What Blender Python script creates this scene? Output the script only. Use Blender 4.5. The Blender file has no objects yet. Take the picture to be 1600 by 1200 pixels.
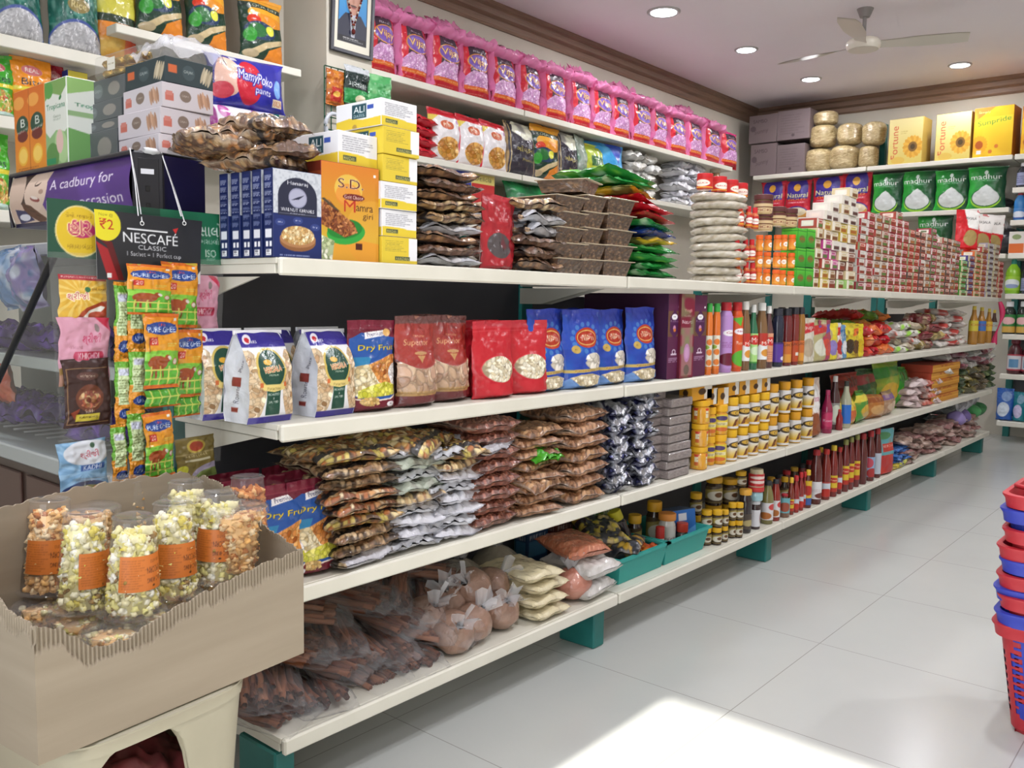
import bpy, math, random
import numpy as np
from mathutils import Matrix, Vector, Euler

SC = bpy.context.scene
COL = SC.collection
R = math.radians

# ------------------------------------------------------------------ camera
CAMP = np.array([1.40873, -0.98389, 1.03421])
FPX, YAW, PIT, ROL = 1372.04, R(40.20569), R(-5.46133), R(0.95103)
_cy, _sy = math.cos(YAW), math.sin(YAW)
FW = np.array([-_sy * math.cos(PIT), _cy * math.cos(PIT), math.sin(PIT)])
_r = np.array([_cy, _sy, 0.0])
_u = np.cross(_r, FW)
RT = _r * math.cos(ROL) + _u * math.sin(ROL)
UP = _u * math.cos(ROL) - _r * math.sin(ROL)
cam = bpy.data.cameras.new('camera')
cam.sensor_width = 36.0
cam.lens = FPX / 1600 * 36
cam.clip_start = 0.05
co = bpy.data.objects.new('camera', cam)
COL.objects.link(co)
co.matrix_world = Matrix(((RT[0], UP[0], -FW[0], CAMP[0]), (RT[1], UP[1], -FW[1], CAMP[1]),
                          (RT[2], UP[2], -FW[2], CAMP[2]), (0, 0, 0, 1)))
SC.camera = co

# ------------------------------------------------------------------ exposure, sky, sun, daylight
SC.view_settings.view_transform = 'Standard'
SC.view_settings.look = 'None'
SC.view_settings.exposure = -0.08
SC.view_settings.gamma = 1.0
SC.view_settings.use_curve_mapping = False
SC.cycles.transparent_max_bounces = 32
SC.cycles.max_bounces = 8
world = bpy.data.worlds.new('daylight_sky')
SC.world = world
world.use_nodes = True
_bg = world.node_tree.nodes['Background']
_bg.inputs[0].default_value = (0.75, 0.85, 1.0, 1)
_bg.inputs[1].default_value = 1.0


def light(name, kind, loc, energy, color=(1, 1, 1), size=None, size_y=None, target=None, shape='RECTANGLE', spread=None):
    l = bpy.data.lights.new(name, kind)
    l.energy = energy
    l.color = color
    if kind == 'AREA':
        l.shape = shape
        l.size = size
        if size_y: l.size_y = size_y
        if spread: l.spread = spread
    o = bpy.data.objects.new(name, l)
    COL.objects.link(o)
    o.location = loc
    if target is not None:
        o.rotation_euler = (Vector(target) - Vector(loc)).to_track_quat('-Z', 'Y').to_euler()
    return o


SUN = light('sun', 'SUN', (1.2, -6, 5), 14.0, (1.0, 0.95, 0.86), target=(1.2, -6 + math.cos(R(34.05)), 5 - math.sin(R(34.05))))
SUN.data.angle = R(0.6)
light('shopfront_daylight', 'AREA', (1.35, -2.72, 1.35), 43.0, (0.93, 0.97, 1.0), 2.1, 2.3, target=(1.0, 0.5, 1.1))

# ------------------------------------------------------------------ pixel <-> place helpers (reference frame 1600 x 1200)


def px(x, y, ax, val):
    """Where the line of sight through a reference pixel meets the real plane axis=val."""
    d = FW + (x - 800) / FPX * RT - (y - 600) / FPX * UP
    t = (val - CAMP[ax]) / d[ax]
    return CAMP + t * d


def yx(x, X, z):
    """Y on the line (X, *, z) that shows at reference column x."""
    y = 600.0
    for _ in range(6):
        p = px(x, y, 0, X)
        q = np.array([X, p[1], z]) - CAMP
        y = 600 - FPX * (q @ UP) / (q @ FW)
    return px(x, y, 0, X)[1]


def xy(x, Y, z):
    y = 600.0
    for _ in range(6):
        p = px(x, y, 1, Y)
        q = np.array([p[0], Y, z]) - CAMP
        y = 600 - FPX * (q @ UP) / (q @ FW)
    return px(x, y, 1, Y)[0]


def slot(x0, x1, yt, X, z):
    """centre Y, width, height of a front that spans columns x0..x1 on plane X, standing at z, top at row yt."""
    a, b = yx(x0, X, z), yx(x1, X, z)
    h = px((x0 + x1) / 2, yt, 0, X)[2] - z
    return (a + b) / 2, b - a, h


def slotb(x0, x1, yt, Y, z):
    a, b = xy(x0, Y, z), xy(x1, Y, z)
    h = px((x0 + x1) / 2, yt, 1, Y)[2] - z
    return (a + b) / 2, b - a, h


def rnd(x0, x1, yt, X, z):
    """round thing whose front touches plane X: centre X, centre Y, diameter, height"""
    D = 0.06
    for _ in range(5):
        xc = X - D / 2
        y = yx((x0 + x1) / 2, xc, z)
        dist = (np.array([xc, y, z]) - CAMP) @ FW
        D = (x1 - x0) / FPX * dist
    xc = X - D / 2
    y = yx((x0 + x1) / 2, xc, z)
    h = px((x0 + x1) / 2, yt, 0, xc)[2] - z
    return xc, y, D, h


# ------------------------------------------------------------------ colour and noise
def hx(c):
    if isinstance(c, str):
        c = c.lstrip('#')
        return np.array([int(c[i:i + 2], 16) / 255 for i in (0, 2, 4)])
    return np.array(c, float)


def lin(c):
    c = np.asarray(c, float)
    return np.where(c <= 0.04045, c / 12.92, ((np.clip(c, 0, 1) + 0.055) / 1.055) ** 2.4)


def vnoise(x, y, seed=0):
    rs = np.random.RandomState(seed)
    G = rs.rand(64, 64)
    xi, yi = np.floor(x).astype(int), np.floor(y).astype(int)
    fx, fy = x - xi, y - yi
    fx, fy = fx * fx * (3 - 2 * fx), fy * fy * (3 - 2 * fy)
    a, b = G[yi % 64, xi % 64], G[yi % 64, (xi + 1) % 64]
    c, d = G[(yi + 1) % 64, xi % 64], G[(yi + 1) % 64, (xi + 1) % 64]
    return (a * (1 - fx) + b * fx) * (1 - fy) + (c * (1 - fx) + d * fx) * fy


# ------------------------------------------------------------------ lettering outlines from the built-in font
_gl = {}


def glyph(t):
    if t in _gl: return _gl[t]
    c = bpy.data.curves.new('lettering', 'FONT')
    c.body = t
    c.resolution_u = 3
    o = bpy.data.objects.new('lettering', c)
    COL.objects.link(o)
    dg = bpy.context.evaluated_depsgraph_get()
    m = o.evaluated_get(dg).to_mesh()
    m.calc_loop_triangles()
    P = np.empty(len(m.vertices) * 3)
    m.vertices.foreach_get('co', P)
    T = np.empty(len(m.loop_triangles) * 3, int)
    m.loop_triangles.foreach_get('vertices', T)
    P = P.reshape(-1, 3)[:, :2]
    lo, hi = P.min(0), P.max(0)
    _gl[t] = ((P - (lo + hi) / 2), T.reshape(-1, 3), hi - lo)
    o.evaluated_get(dg).to_mesh_clear()
    bpy.data.objects.remove(o)
    bpy.data.curves.remove(c)
    return _gl[t]


class Art:
    """A printed face: flat colours drawn on a fine grid that becomes the colours of a real mesh."""

    def __init__(s, nu, nv, a, bg='ffffff', seed=1):
        s.nu, s.nv, s.a = nu, nv, a
        s.W, s.H = nu * 2, nv * 2
        s.I = np.ones((s.H, s.W, 3)) * hx(bg)
        s.h = np.zeros((s.H, s.W))
        s.U, s.V = np.meshgrid((np.arange(s.W) + .5) / s.W, (np.arange(s.H) + .5) / s.H)
        s.X, s.Y = s.U * a, s.V
        s.rs = np.random.RandomState(seed)

    def fill(s, m, c, al=1.0):
        c = hx(c)
        s.I[m] = s.I[m] * (1 - al) + c * al
        return s

    def rect(s, u0, v0, u1, v1, c, al=1.0):
        return s.fill((s.U >= u0) & (s.U <= u1) & (s.V >= v0) & (s.V <= v1), c, al)

    def em(s, cu, cv, ru, rv, rot=0):
        """ellipse mask; ru in width units of u, rv in v"""
        x, y = s.X - cu * s.a, s.Y - cv
        c, n = math.cos(rot), math.sin(rot)
        X, Y = x * c + y * n, -x * n + y * c
        return (X / (ru * s.a)) ** 2 + (Y / rv) ** 2 <= 1

    def ell(s, cu, cv, ru, rv, c, rot=0, al=1.0):
        return s.fill(s.em(cu, cv, ru, rv, rot), c, al)

    def pm(s, pts):
        m = np.zeros(s.U.shape, bool)
        n = len(pts)
        for i in range(n):
            (x0, y0), (x1, y1) = pts[i], pts[(i + 1) % n]
            if y0 == y1: continue
            k = ((s.V > y0) != (s.V > y1)) & (s.U < (x1 - x0) * (s.V - y0) / (y1 - y0) + x0)
            m ^= k
        return m

    def poly(s, pts, c, al=1.0):
        return s.fill(s.pm(pts), c, al)

    def grad(s, c0, c1, v0=0, v1=1, u0=0, u1=1, ax='v'):
        m = (s.U >= u0) & (s.U <= u1) & (s.V >= v0) & (s.V <= v1)
        t = ((s.V - v0) / (v1 - v0) if ax == 'v' else (s.U - u0) / (u1 - u0))[m][:, None]
        s.I[m] = hx(c0) * (1 - t) + hx(c1) * t
        return s

    def noise(s, f, c, al, seed=3, thr=.5):
        n = vnoise(s.X * f, s.Y * f, seed)
        a = np.clip((n - thr) * 4, 0, 1)[..., None] * al
        s.I = s.I * (1 - a) + hx(c) * a
        return s

    def lines(s, u0, v0, u1, v1, n, c, al=.8):
        """rows of tiny illegible print"""
        st = (v1 - v0) / n
        for i in range(n):
            v = v0 + i * st
            e = u1 - (u1 - u0) * .35 * s.rs.rand()
            m = (s.U >= u0) & (s.U <= e) & (s.V >= v) & (s.V <= v + st * .45) & (vnoise(s.X * 90, s.Y * 0 + i * 3.3, 7) > .3)
            s.fill(m, c, al)
        return s

    def text(s, t, cu, cv, h, c, w=None, rot=0, ol=None, ow=.08, sh=0, flip=False):
        P, T, b = glyph(t)
        sy = h / b[1]
        sx = w * s.a / b[0] if w else sy
        Q = P * [sx, sy]
        if flip: Q = -Q
        Q[:, 0] += Q[:, 1] * sh
        ca, sa = math.cos(rot), math.sin(rot)
        Q = np.stack([Q[:, 0] * ca - Q[:, 1] * sa, Q[:, 0] * sa + Q[:, 1] * ca], 1) + [cu * s.a, cv]
        Q = Q * [s.W / s.a, s.H]
        m = np.zeros(s.U.shape, bool)
        for a_, b_, c_ in T:
            A, B, D = Q[a_], Q[b_], Q[c_]
            x0, x1 = int(max(0, min(A[0], B[0], D[0]) - 1)), int(min(s.W, max(A[0], B[0], D[0]) + 2))
            y0, y1 = int(max(0, min(A[1], B[1], D[1]) - 1)), int(min(s.H, max(A[1], B[1], D[1]) + 2))
            if x1 <= x0 or y1 <= y0: continue
            gx, gy = np.arange(x0, x1) + .5, (np.arange(y0, y1) + .5)[:, None]
            e1 = (B[0] - A[0]) * (gy - A[1]) - (B[1] - A[1]) * (gx - A[0])
            e2 = (D[0] - B[0]) * (gy - B[1]) - (D[1] - B[1]) * (gx - B[0])
            e3 = (A[0] - D[0]) * (gy - D[1]) - (A[1] - D[1]) * (gx - D[0])
            m[y0:y1, x0:x1] |= ((e1 >= 0) & (e2 >= 0) & (e3 >= 0)) | ((e1 <= 0) & (e2 <= 0) & (e3 <= 0))
        if ol is not None:
            k = max(1, int(round(ow * h * s.H)))
            o = np.zeros_like(m)
            for dx in range(-k, k + 1):
                for dy in range(-k, k + 1):
                    if dx * dx + dy * dy <= k * k + .5: o |= np.roll(np.roll(m, dx, 1), dy, 0)
            s.fill(o, ol)
        return s.fill(m, c)

    def bits(s, m, n, rx, ry, cols, edge=.8, jit=.06, relief=1.0, rot=None):
        """scatter of nuts, chips or grains (ry, rx in v units) inside mask m"""
        idx = np.argwhere(m)
        if not len(idx): return s
        cols = [hx(c) for c in cols]
        for i in range(n):
            y, x = idx[s.rs.randint(len(idx))]
            a, b = rx * s.H * s.rs.uniform(.8, 1.2), ry * s.H * s.rs.uniform(.8, 1.2)
            r = int(max(a, b)) + 2
            sxp = s.W / (s.a * s.H)
            rw = int(r * sxp) + 2
            y0, y1, x0, x1 = max(0, y - r), min(s.H, y + r + 1), max(0, x - rw), min(s.W, x + rw + 1)
            gx, gy = (np.arange(x0, x1) - x) / sxp, (np.arange(y0, y1) - y)[:, None]
            th = s.rs.rand() * 6.28 if rot is None else rot + s.rs.randn() * .3
            ca, sa = math.cos(th), math.sin(th)
            d = ((gx * ca + gy * sa) / a) ** 2 + ((-gx * sa + gy * ca) / b) ** 2
            k = (d <= 1) & m[y0:y1, x0:x1]
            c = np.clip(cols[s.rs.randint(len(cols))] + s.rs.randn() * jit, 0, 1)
            f = np.where(d > .6, edge, 1.0)[..., None]  # darker rim: shading drawn into prints, shade painted onto real nuts and grains
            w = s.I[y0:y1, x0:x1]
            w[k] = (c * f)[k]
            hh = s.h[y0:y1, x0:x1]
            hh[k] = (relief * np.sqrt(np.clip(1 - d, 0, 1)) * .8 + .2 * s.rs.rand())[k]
        return s

    def cols(s):
        return lin(s.I.reshape(s.nv, 2, s.nu, 2, 3).mean((1, 3)))

    def hgt(s):
        return s.h.reshape(s.nv, 2, s.nu, 2).mean((1, 3))


# ------------------------------------------------------------------ mesh building
class MB:
    def __init__(s):
        s.P, s.C, s.F, s.n = [], [], [], 0

    def add(s, P, C, F, m=0):
        P = np.asarray(P, float).reshape(-1, 3)
        C = np.asarray(C, float)
        C = np.broadcast_to(C, P.shape) if C.ndim == 1 else C.reshape(-1, 3)
        F = np.asarray(F, int)
        s.P.append(P); s.C.append(C); s.F.append((F + s.n, m))
        s.n += len(P)
        return s

    def grid(s, P, C, m=0, flip=False, wrap=False):
        P = np.asarray(P, float)
        nv, nu = P.shape[:2]
        I = np.arange(nv * nu).reshape(nv, nu)
        if wrap: I = np.concatenate([I, I[:, :1]], 1)
        F = np.stack([I[:-1, :-1], I[:-1, 1:], I[1:, 1:], I[1:, :-1]], -1).reshape(-1, 4)
        if flip: F = F[:, ::-1]
        C = np.asarray(C, float)
        if C.ndim == 2 and len(C) == nv: C = np.repeat(C[:, None], nu, 1)
        return s.add(P, C, F, m)

    def box(s, x0, y0, z0, x1, y1, z1, c, b=.002, m=0, arts={}):
        """chamfered box; arts: face name -> Art drawn as seen from outside, upright"""
        c = lin(hx(c))
        lo, hi = np.array([x0, y0, z0], float), np.array([x1, y1, z1], float)
        b = min(b, (hi - lo).min() * .3)
        cor = {}
        for i in (0, 1):
            for j in (0, 1):
                for k in (0, 1):
                    p = np.array([(lo, hi)[i][0], (lo, hi)[j][1], (lo, hi)[k][2]])
                    sg = np.array([1 - 2 * i, 1 - 2 * j, 1 - 2 * k]) * b
                    for ax in range(3):
                        q = p + sg
                        q[ax] = p[ax]
                        cor[(i, j, k, ax)] = q
        frames = {'+X': [(1, 0, 0), (1, 1, 0), (1, 1, 1), (1, 0, 1)], '-X': [(0, 1, 0), (0, 0, 0), (0, 0, 1), (0, 1, 1)],
                  '-Y': [(0, 0, 0), (1, 0, 0), (1, 0, 1), (0, 0, 1)], '+Y': [(1, 1, 0), (0, 1, 0), (0, 1, 1), (1, 1, 1)],
                  '+Z': [(0, 0, 1), (1, 0, 1), (1, 1, 1), (0, 1, 1)], '-Z': [(0, 1, 0), (1, 1, 0), (1, 0, 0), (0, 0, 0)]}
        for f, q in frames.items():
            ax = 'XYZ'.index(f[1])
            A, B, D, E = [cor[t + (ax,)] for t in q]
            if f in arts:
                a = arts[f]
                u = np.linspace(0, 1, a.nu)[None, :, None]
                v = np.linspace(0, 1, a.nv)[:, None, None]
                s.grid((A * (1 - u) + B * u) * (1 - v) + (E * (1 - u) + D * u) * v, a.cols(), m)
            else:
                s.add([A, B, D, E], c, [[0, 1, 2, 3]], m)
        for ax in range(3):
            o1, o2 = [t for t in range(3) if t != ax]
            for i in (0, 1):
                for j in (0, 1):
                    def key(e, a):
                        t = [0, 0, 0]; t[ax] = e; t[o1] = i; t[o2] = j
                        return cor[tuple(t) + (a,)]
                    f = [0, 1, 2, 3] if (i == j) ^ (ax == 1) else [3, 2, 1, 0]
                    s.add([key(0, o1), key(1, o1), key(1, o2), key(0, o2)], c, [f[::-1]], m)
        for i in (0, 1):
            for j in (0, 1):
                for k in (0, 1):
                    s.add([cor[(i, j, k, 0)], cor[(i, j, k, 1)], cor[(i, j, k, 2)]], c, [[0, 1, 2] if (i + j + k) % 2 else [0, 2, 1]], m)
        return s

    def lathe(s, prof, n=20, m=0, c=None, ctr=(0, 0, 0), sq=0):
        """prof rows: (r, z[, colour]); closed at ends when r>0. sq>0 squares the section."""
        th = np.linspace(0, 2 * np.pi, n, endpoint=False)
        k = np.ones(n)
        if sq:
            k = 1 / np.maximum(np.abs(np.cos(th)), np.abs(np.sin(th)))
            k = 1 + (np.minimum(k, 1.28) - 1) * sq
        cols = [lin(hx(p[2] if len(p) > 2 else c)) for p in prof]
        if prof[0][0] > 0: prof = [(0, prof[0][1])] + list(prof); cols = [cols[0]] + cols
        if prof[-1][0] > 0: prof = list(prof) + [(0, prof[-1][1])]; cols = cols + [cols[-1]]
        P = np.array([[(p[0] * k[i] * math.cos(t) + ctr[0], p[0] * k[i] * math.sin(t) + ctr[1], p[1] + ctr[2]) for i, t in enumerate(th)] for p in prof])
        return s.grid(P, np.repeat(np.array(cols)[:, None], n, 1), m, wrap=True)

    def tube(s, path, r, c, n=6, m=0):
        path = np.asarray(path, float)
        t = np.gradient(path, axis=0)
        t /= np.linalg.norm(t, axis=1)[:, None] + 1e-9
        ref = np.array([0, 0, 1.0]) if abs(t[:, 2]).mean() < .8 else np.array([1.0, 0, 0])
        a = np.cross(t, ref); a /= np.linalg.norm(a, axis=1)[:, None] + 1e-9
        b = np.cross(t, a)
        th = np.linspace(0, 2 * np.pi, n, endpoint=False)
        rr = np.broadcast_to(np.asarray(r, float), (len(path),))[:, None, None]
        P = path[:, None] + rr * (a[:, None] * np.cos(th)[None, :, None] + b[:, None] * np.sin(th)[None, :, None])
        return s.grid(P, np.broadcast_to(lin(hx(c)), P.shape), m, wrap=True)

    def blob(s, ctr, rad, c, nu=10, nv=7, seed=0, bump=.0, m=0):
        th = np.linspace(0, 2 * np.pi, nu, endpoint=False)
        ph = np.linspace(-np.pi / 2, np.pi / 2, nv)
        rs = np.random.RandomState(seed)
        k = 1 + bump * rs.randn(nv, nu)
        k[0] = k[-1] = 1
        P = np.stack([np.cos(ph)[:, None] * np.cos(th) * k, np.cos(ph)[:, None] * np.sin(th) * k, np.sin(ph)[:, None] * np.ones(nu) * k], -1) * rad + ctr
        return s.grid(P, np.broadcast_to(lin(hx(c)), P.shape), m, wrap=True)

    def xf(s, M):
        M = np.array(M)
        s.P = [p @ M[:3, :3].T + M[:3, 3] for p in s.P]
        return s

    def mesh(s, name, mats, smooth=True, sharp=None):
        P = np.concatenate(s.P)
        C = np.concatenate(s.C)
        me = bpy.data.meshes.new(name)
        me.vertices.add(len(P))
        me.vertices.foreach_set('co', P.ravel())
        loops = np.concatenate([f.ravel() for f, _ in s.F])
        tot = np.concatenate([np.full(len(f), f.shape[1]) for f, _ in s.F])
        mi = np.concatenate([np.full(len(f), m) for f, m in s.F])
        me.loops.add(len(loops))
        me.loops.foreach_set('vertex_index', loops.astype(np.int32))
        me.polygons.add(len(tot))
        me.polygons.foreach_set('loop_start', np.concatenate([[0], np.cumsum(tot)[:-1]]).astype(np.int32))
        me.polygons.foreach_set('material_index', mi.astype(np.int32))
        me.polygons.foreach_set('use_smooth', np.full(len(tot), smooth))
        at = me.color_attributes.new('Col', 'FLOAT_COLOR', 'POINT')
        at.data.foreach_set('color', np.concatenate([C, np.ones((len(C), 1))], 1).ravel().astype(np.float32))
        me.update(calc_edges=True)
        me.validate()
        for m in (mats if isinstance(mats, (list, tuple)) else [mats]): me.materials.append(M[m])
        if smooth and sharp: me.set_sharp_from_angle(angle=R(sharp))
        return me


# ------------------------------------------------------------------ materials
M = {}


def mat(name, base=None, rough=.5, metal=0, coat=0, spec=.5, bump=None, bstr=.2, bdist=.002, alpha=1, trans=0, emit=None, estr=0, detail=3):
    m = bpy.data.materials.new(name)
    m.use_nodes = True
    nt = m.node_tree
    b = nt.nodes['Principled BSDF']
    if base is None:
        a = nt.nodes.new('ShaderNodeAttribute')
        a.attribute_name = 'Col'
        nt.links.new(a.outputs['Color'], b.inputs['Base Color'])
    else:
        b.inputs['Base Color'].default_value = (*lin(hx(base)), 1)
    b.inputs['Roughness'].default_value = rough
    b.inputs['Metallic'].default_value = metal
    b.inputs['Coat Weight'].default_value = coat
    b.inputs['Coat Roughness'].default_value = .06
    b.inputs['Specular IOR Level'].default_value = spec
    b.inputs['Alpha'].default_value = alpha
    b.inputs['Transmission Weight'].default_value = trans
    if emit:
        b.inputs['Emission Color'].default_value = (*lin(hx(emit)), 1)
        b.inputs['Emission Strength'].default_value = estr
    if bump:
        tc = nt.nodes.new('ShaderNodeTexCoord')
        n = nt.nodes.new('ShaderNodeTexNoise')
        n.inputs['Scale'].default_value = bump
        n.inputs['Detail'].default_value = detail
        n.inputs['Distortion'].default_value = .6
        bm = nt.nodes.new('ShaderNodeBump')
        bm.inputs['Strength'].default_value = bstr
        bm.inputs['Distance'].default_value = bdist
        nt.links.new(tc.outputs['Object'], n.inputs['Vector'])
        nt.links.new(n.outputs['Fac'], bm.inputs['Height'])
        nt.links.new(bm.outputs['Normal'], b.inputs['Normal'])
        if coat: nt.links.new(bm.outputs['Normal'], b.inputs['Coat Normal'])
    M[name] = m
    return m


mat('card_print', rough=.5, spec=.35)
mat('gloss_pouch', rough=.24, bump=38, bstr=.45, bdist=.006)
mat('soft_pouch', rough=.42, bump=30, bstr=.35, bdist=.005)
mat('foil', rough=.22, metal=.75, bump=55, bstr=.8, bdist=.006)
mat('film_over', rough=.5, coat=1.0, bump=45, bstr=.7, bdist=.007)
mat('paper', rough=.8, spec=.2, bump=60, bstr=.2)
mat('plastic', rough=.3)
mat('matte_plastic', rough=.5)
mat('glossy_jar', rough=.12, coat=.4)
mat('label_print', rough=.4)
mat('steel_paint', rough=.38, bump=160, bstr=.04)
mat('rough_solid', rough=.85, spec=.2)
mat('metal_wire', rough=.35, metal=.6)
mat('black_panel', rough=.25)


def film(name, tint, white, rough=.08, bump=40, bstr=.5):
    """clear plastic film: see-through with a glossy skin and a faint milky body"""
    m = bpy.data.materials.new(name)
    m.use_nodes = True
    nt = m.node_tree
    nt.nodes.remove(nt.nodes['Principled BSDF'])
    out = nt.nodes['Material Output']
    t = nt.nodes.new('ShaderNodeBsdfTransparent'); t.inputs[0].default_value = (*tint, 1)
    d = nt.nodes.new('ShaderNodeBsdfDiffuse'); d.inputs[0].default_value = (.85, .85, .88, 1)
    g = nt.nodes.new('ShaderNodeBsdfGlossy'); g.inputs[1].default_value = rough
    m1 = nt.nodes.new('ShaderNodeMixShader'); m1.inputs[0].default_value = white
    m2 = nt.nodes.new('ShaderNodeMixShader')
    fr = nt.nodes.new('ShaderNodeFresnel'); fr.inputs[0].default_value = 1.5
    tc = nt.nodes.new('ShaderNodeTexCoord')
    n = nt.nodes.new('ShaderNodeTexNoise'); n.inputs['Scale'].default_value = bump; n.inputs['Detail'].default_value = 3
    bm = nt.nodes.new('ShaderNodeBump'); bm.inputs['Strength'].default_value = bstr; bm.inputs['Distance'].default_value = .006
    L = nt.links.new
    L(tc.outputs['Object'], n.inputs['Vector']); L(n.outputs['Fac'], bm.inputs['Height'])
    L(bm.outputs[0], g.inputs['Normal']); L(bm.outputs[0], fr.inputs['Normal'])
    L(t.outputs[0], m1.inputs[1]); L(d.outputs[0], m1.inputs[2])
    k = nt.nodes.new('ShaderNodeMath'); k.operation = 'MULTIPLY'; k.inputs[1].default_value = 1.0
    L(fr.outputs[0], k.inputs[0]); 
    gb_ = nt.nodes.new('ShaderNodeNewGeometry'); iv = nt.nodes.new('ShaderNodeMath'); iv.operation = 'SUBTRACT'; iv.inputs[0].default_value = 1
    k2 = nt.nodes.new('ShaderNodeMath'); k2.operation = 'MULTIPLY'
    L(gb_.outputs['Backfacing'], iv.inputs[1]); L(k.outputs[0], k2.inputs[0]); L(iv.outputs[0], k2.inputs[1])
    L(k2.outputs[0], m2.inputs[0]); L(m1.outputs[0], m2.inputs[1]); L(g.outputs[0], m2.inputs[2])
    L(m2.outputs[0], out.inputs[0])
    M[name] = m


film('clear_film', (.985, .985, .985), .07, .10, 34, 1.0)
film('milky_film', (.95, .95, .97), .30)
film('clear_plastic', (.98, .98, .98), .05, .05, 8, .1)
film('pink_film', (.95, .45, .66), .0)
for _n in M['pink_film'].node_tree.nodes:
    if _n.type == 'BSDF_DIFFUSE': _n.inputs[0].default_value = (.92, .32, .60, 1)
    if _n.type == 'MIX_SHADER' and not _n.inputs[0].is_linked: _n.inputs[0].default_value = .62
film('cabinet_glass', (.94, .97, .96), .03, .02, 1, .0)

# ------------------------------------------------------------------ scene objects


def tag(o, label=None, cat=None, group=None, kind=None):
    for k, v in (('label', label), ('category', cat), ('group', group), ('kind', kind)):
        if v: o[k] = v
    return o


def obj(name, me, parent=None, loc=(0, 0, 0), rot=(0, 0, 0)):
    o = bpy.data.objects.new(name, me)
    COL.objects.link(o)
    o.location = loc
    o.rotation_euler = rot
    if parent: o.parent = parent
    return o


def inst(name, parts, loc, label, cat, group=None, rot=(0, 0, 0), scale=None, stuff=()):
    """parts: one mesh, or a list of (part name, mesh[, sub-parts])"""
    if not isinstance(parts, (list, tuple)):
        o = obj(name, parts, None, loc, rot)
    else:
        o = obj(name, None, None, loc, rot)
        o.empty_display_size = .05
        for p in parts:
            c = obj(p[0], p[1], o)
            if p[0] in stuff: c['kind'] = 'stuff'
            for q in (p[2] if len(p) > 2 else ()): obj(q[0], q[1], c)
    if scale: o.scale = scale
    return tag(o, label, cat, group)


ORD = ['lowest', 'second', 'third', 'fourth', 'fifth', 'sixth', 'seventh', 'eighth', 'ninth', 'tenth', 'eleventh', 'twelfth', 'thirteenth',
       'fourteenth', 'fifteenth', 'sixteenth', 'seventeenth', 'eighteenth', 'nineteenth', 'twentieth', 'twenty-first', 'twenty-second',
       'twenty-third', 'twenty-fourth', 'twenty-fifth', 'twenty-sixth', 'twenty-seventh', 'twenty-eighth', 'twenty-ninth', 'thirtieth']
NTH = ['first'] + ORD[1:]


def struct(name, me):
    return tag(obj(name, me), kind='structure')


# ------------------------------------------------------------------ packaging shapes (local frame: front +X, width along Y, up Z, base at 0)


def pouch(name, art, w, h, t, kind='pillow', seed=0, crump=.003, relief=0, back=None, m='gloss_pouch', lie=False, seal=.05, zig=0, droop=0, top=None):
    nu, nv = art.nu, art.nv
    u, v = np.meshgrid(np.linspace(0, 1, nu), np.linspace(0, 1, nv))

    if lie: seal = seal * .5

    def prof(u, v):
        s_ = (1 - np.abs(2 * u - 1) ** (4.5 if lie else 2.6)) ** (.55 if lie else .7)
        if kind == 'pillow':
            e = np.clip((v - seal) / (1 - 2 * seal), 0, 1)
            g = (4 * e * (1 - e)) ** (.24 if lie else .45)
            wf = 1 - .10 * g * min(1, t / w * 3)
        else:
            e = np.clip(v / (1 - seal), 0, 1)
            g = (1 - e ** 1.7) * np.clip(v / .05, 0, 1) ** .5
            wf = 1 - .05 * g
        n1 = vnoise(u * 4 + seed, v * 5 * h / w, seed) - .5
        n2 = vnoise(u * 11 + seed, v * 12 * h / w, seed + 1) - .5
        wob = (vnoise(v * 5, v * 0 + seed, seed + 2) - .5) * crump * 1.5
        y = (u - .5) * w * wf + wob
        z = v * h * (1 + (vnoise(u * 3, u * 0 + seed, seed + 3) - .5) * crump * 4 * v)
        if zig:
            tri = np.abs(((u * w / zig) % 1) - .5) * zig
            z = z + np.where(v > .999, tri, np.where(v < .001, -tri, 0)) * (1 if not lie else 1)
        return s_ * g, y, z, (n1 * 1.4 + n2 * .8) * crump, g

    A, y, z, n, g = prof(u, v)
    mb = MB()
    h0 = art.hgt() * relief if relief else 0
    f = np.stack([A * t / 2 + n + h0, y, z], -1)
    ub, vb = (u[::2, ::2], v[::2, ::2]) if lie else np.meshgrid(np.linspace(0, 1, 13), np.linspace(0, 1, 15))
    A2, y2, z2, n2, _ = prof(ub, vb)
    bk = np.stack([-A2 * t / 2 + n2 * .6 - .0007, y2, z2], -1)
    cc = art.cols()
    bc = lin(hx(back)) if back is not None else cc[:, [0, -1]].mean((0, 1))
    if lie:
        def L(P):
            X = h / 2 - P[..., 2]
            return np.stack([X, P[..., 1], P[..., 0] + t / 2 - droop * np.clip(X / (h / 2), 0, 1) ** 2], -1)
        f, bk = L(f), L(bk)
    mb.grid(f, cc)
    mb.grid(bk, cc[::2, ::2] if lie and back is None else np.broadcast_to(bc, bk.shape), flip=True)
    return mb.mesh(name, m)


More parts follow.
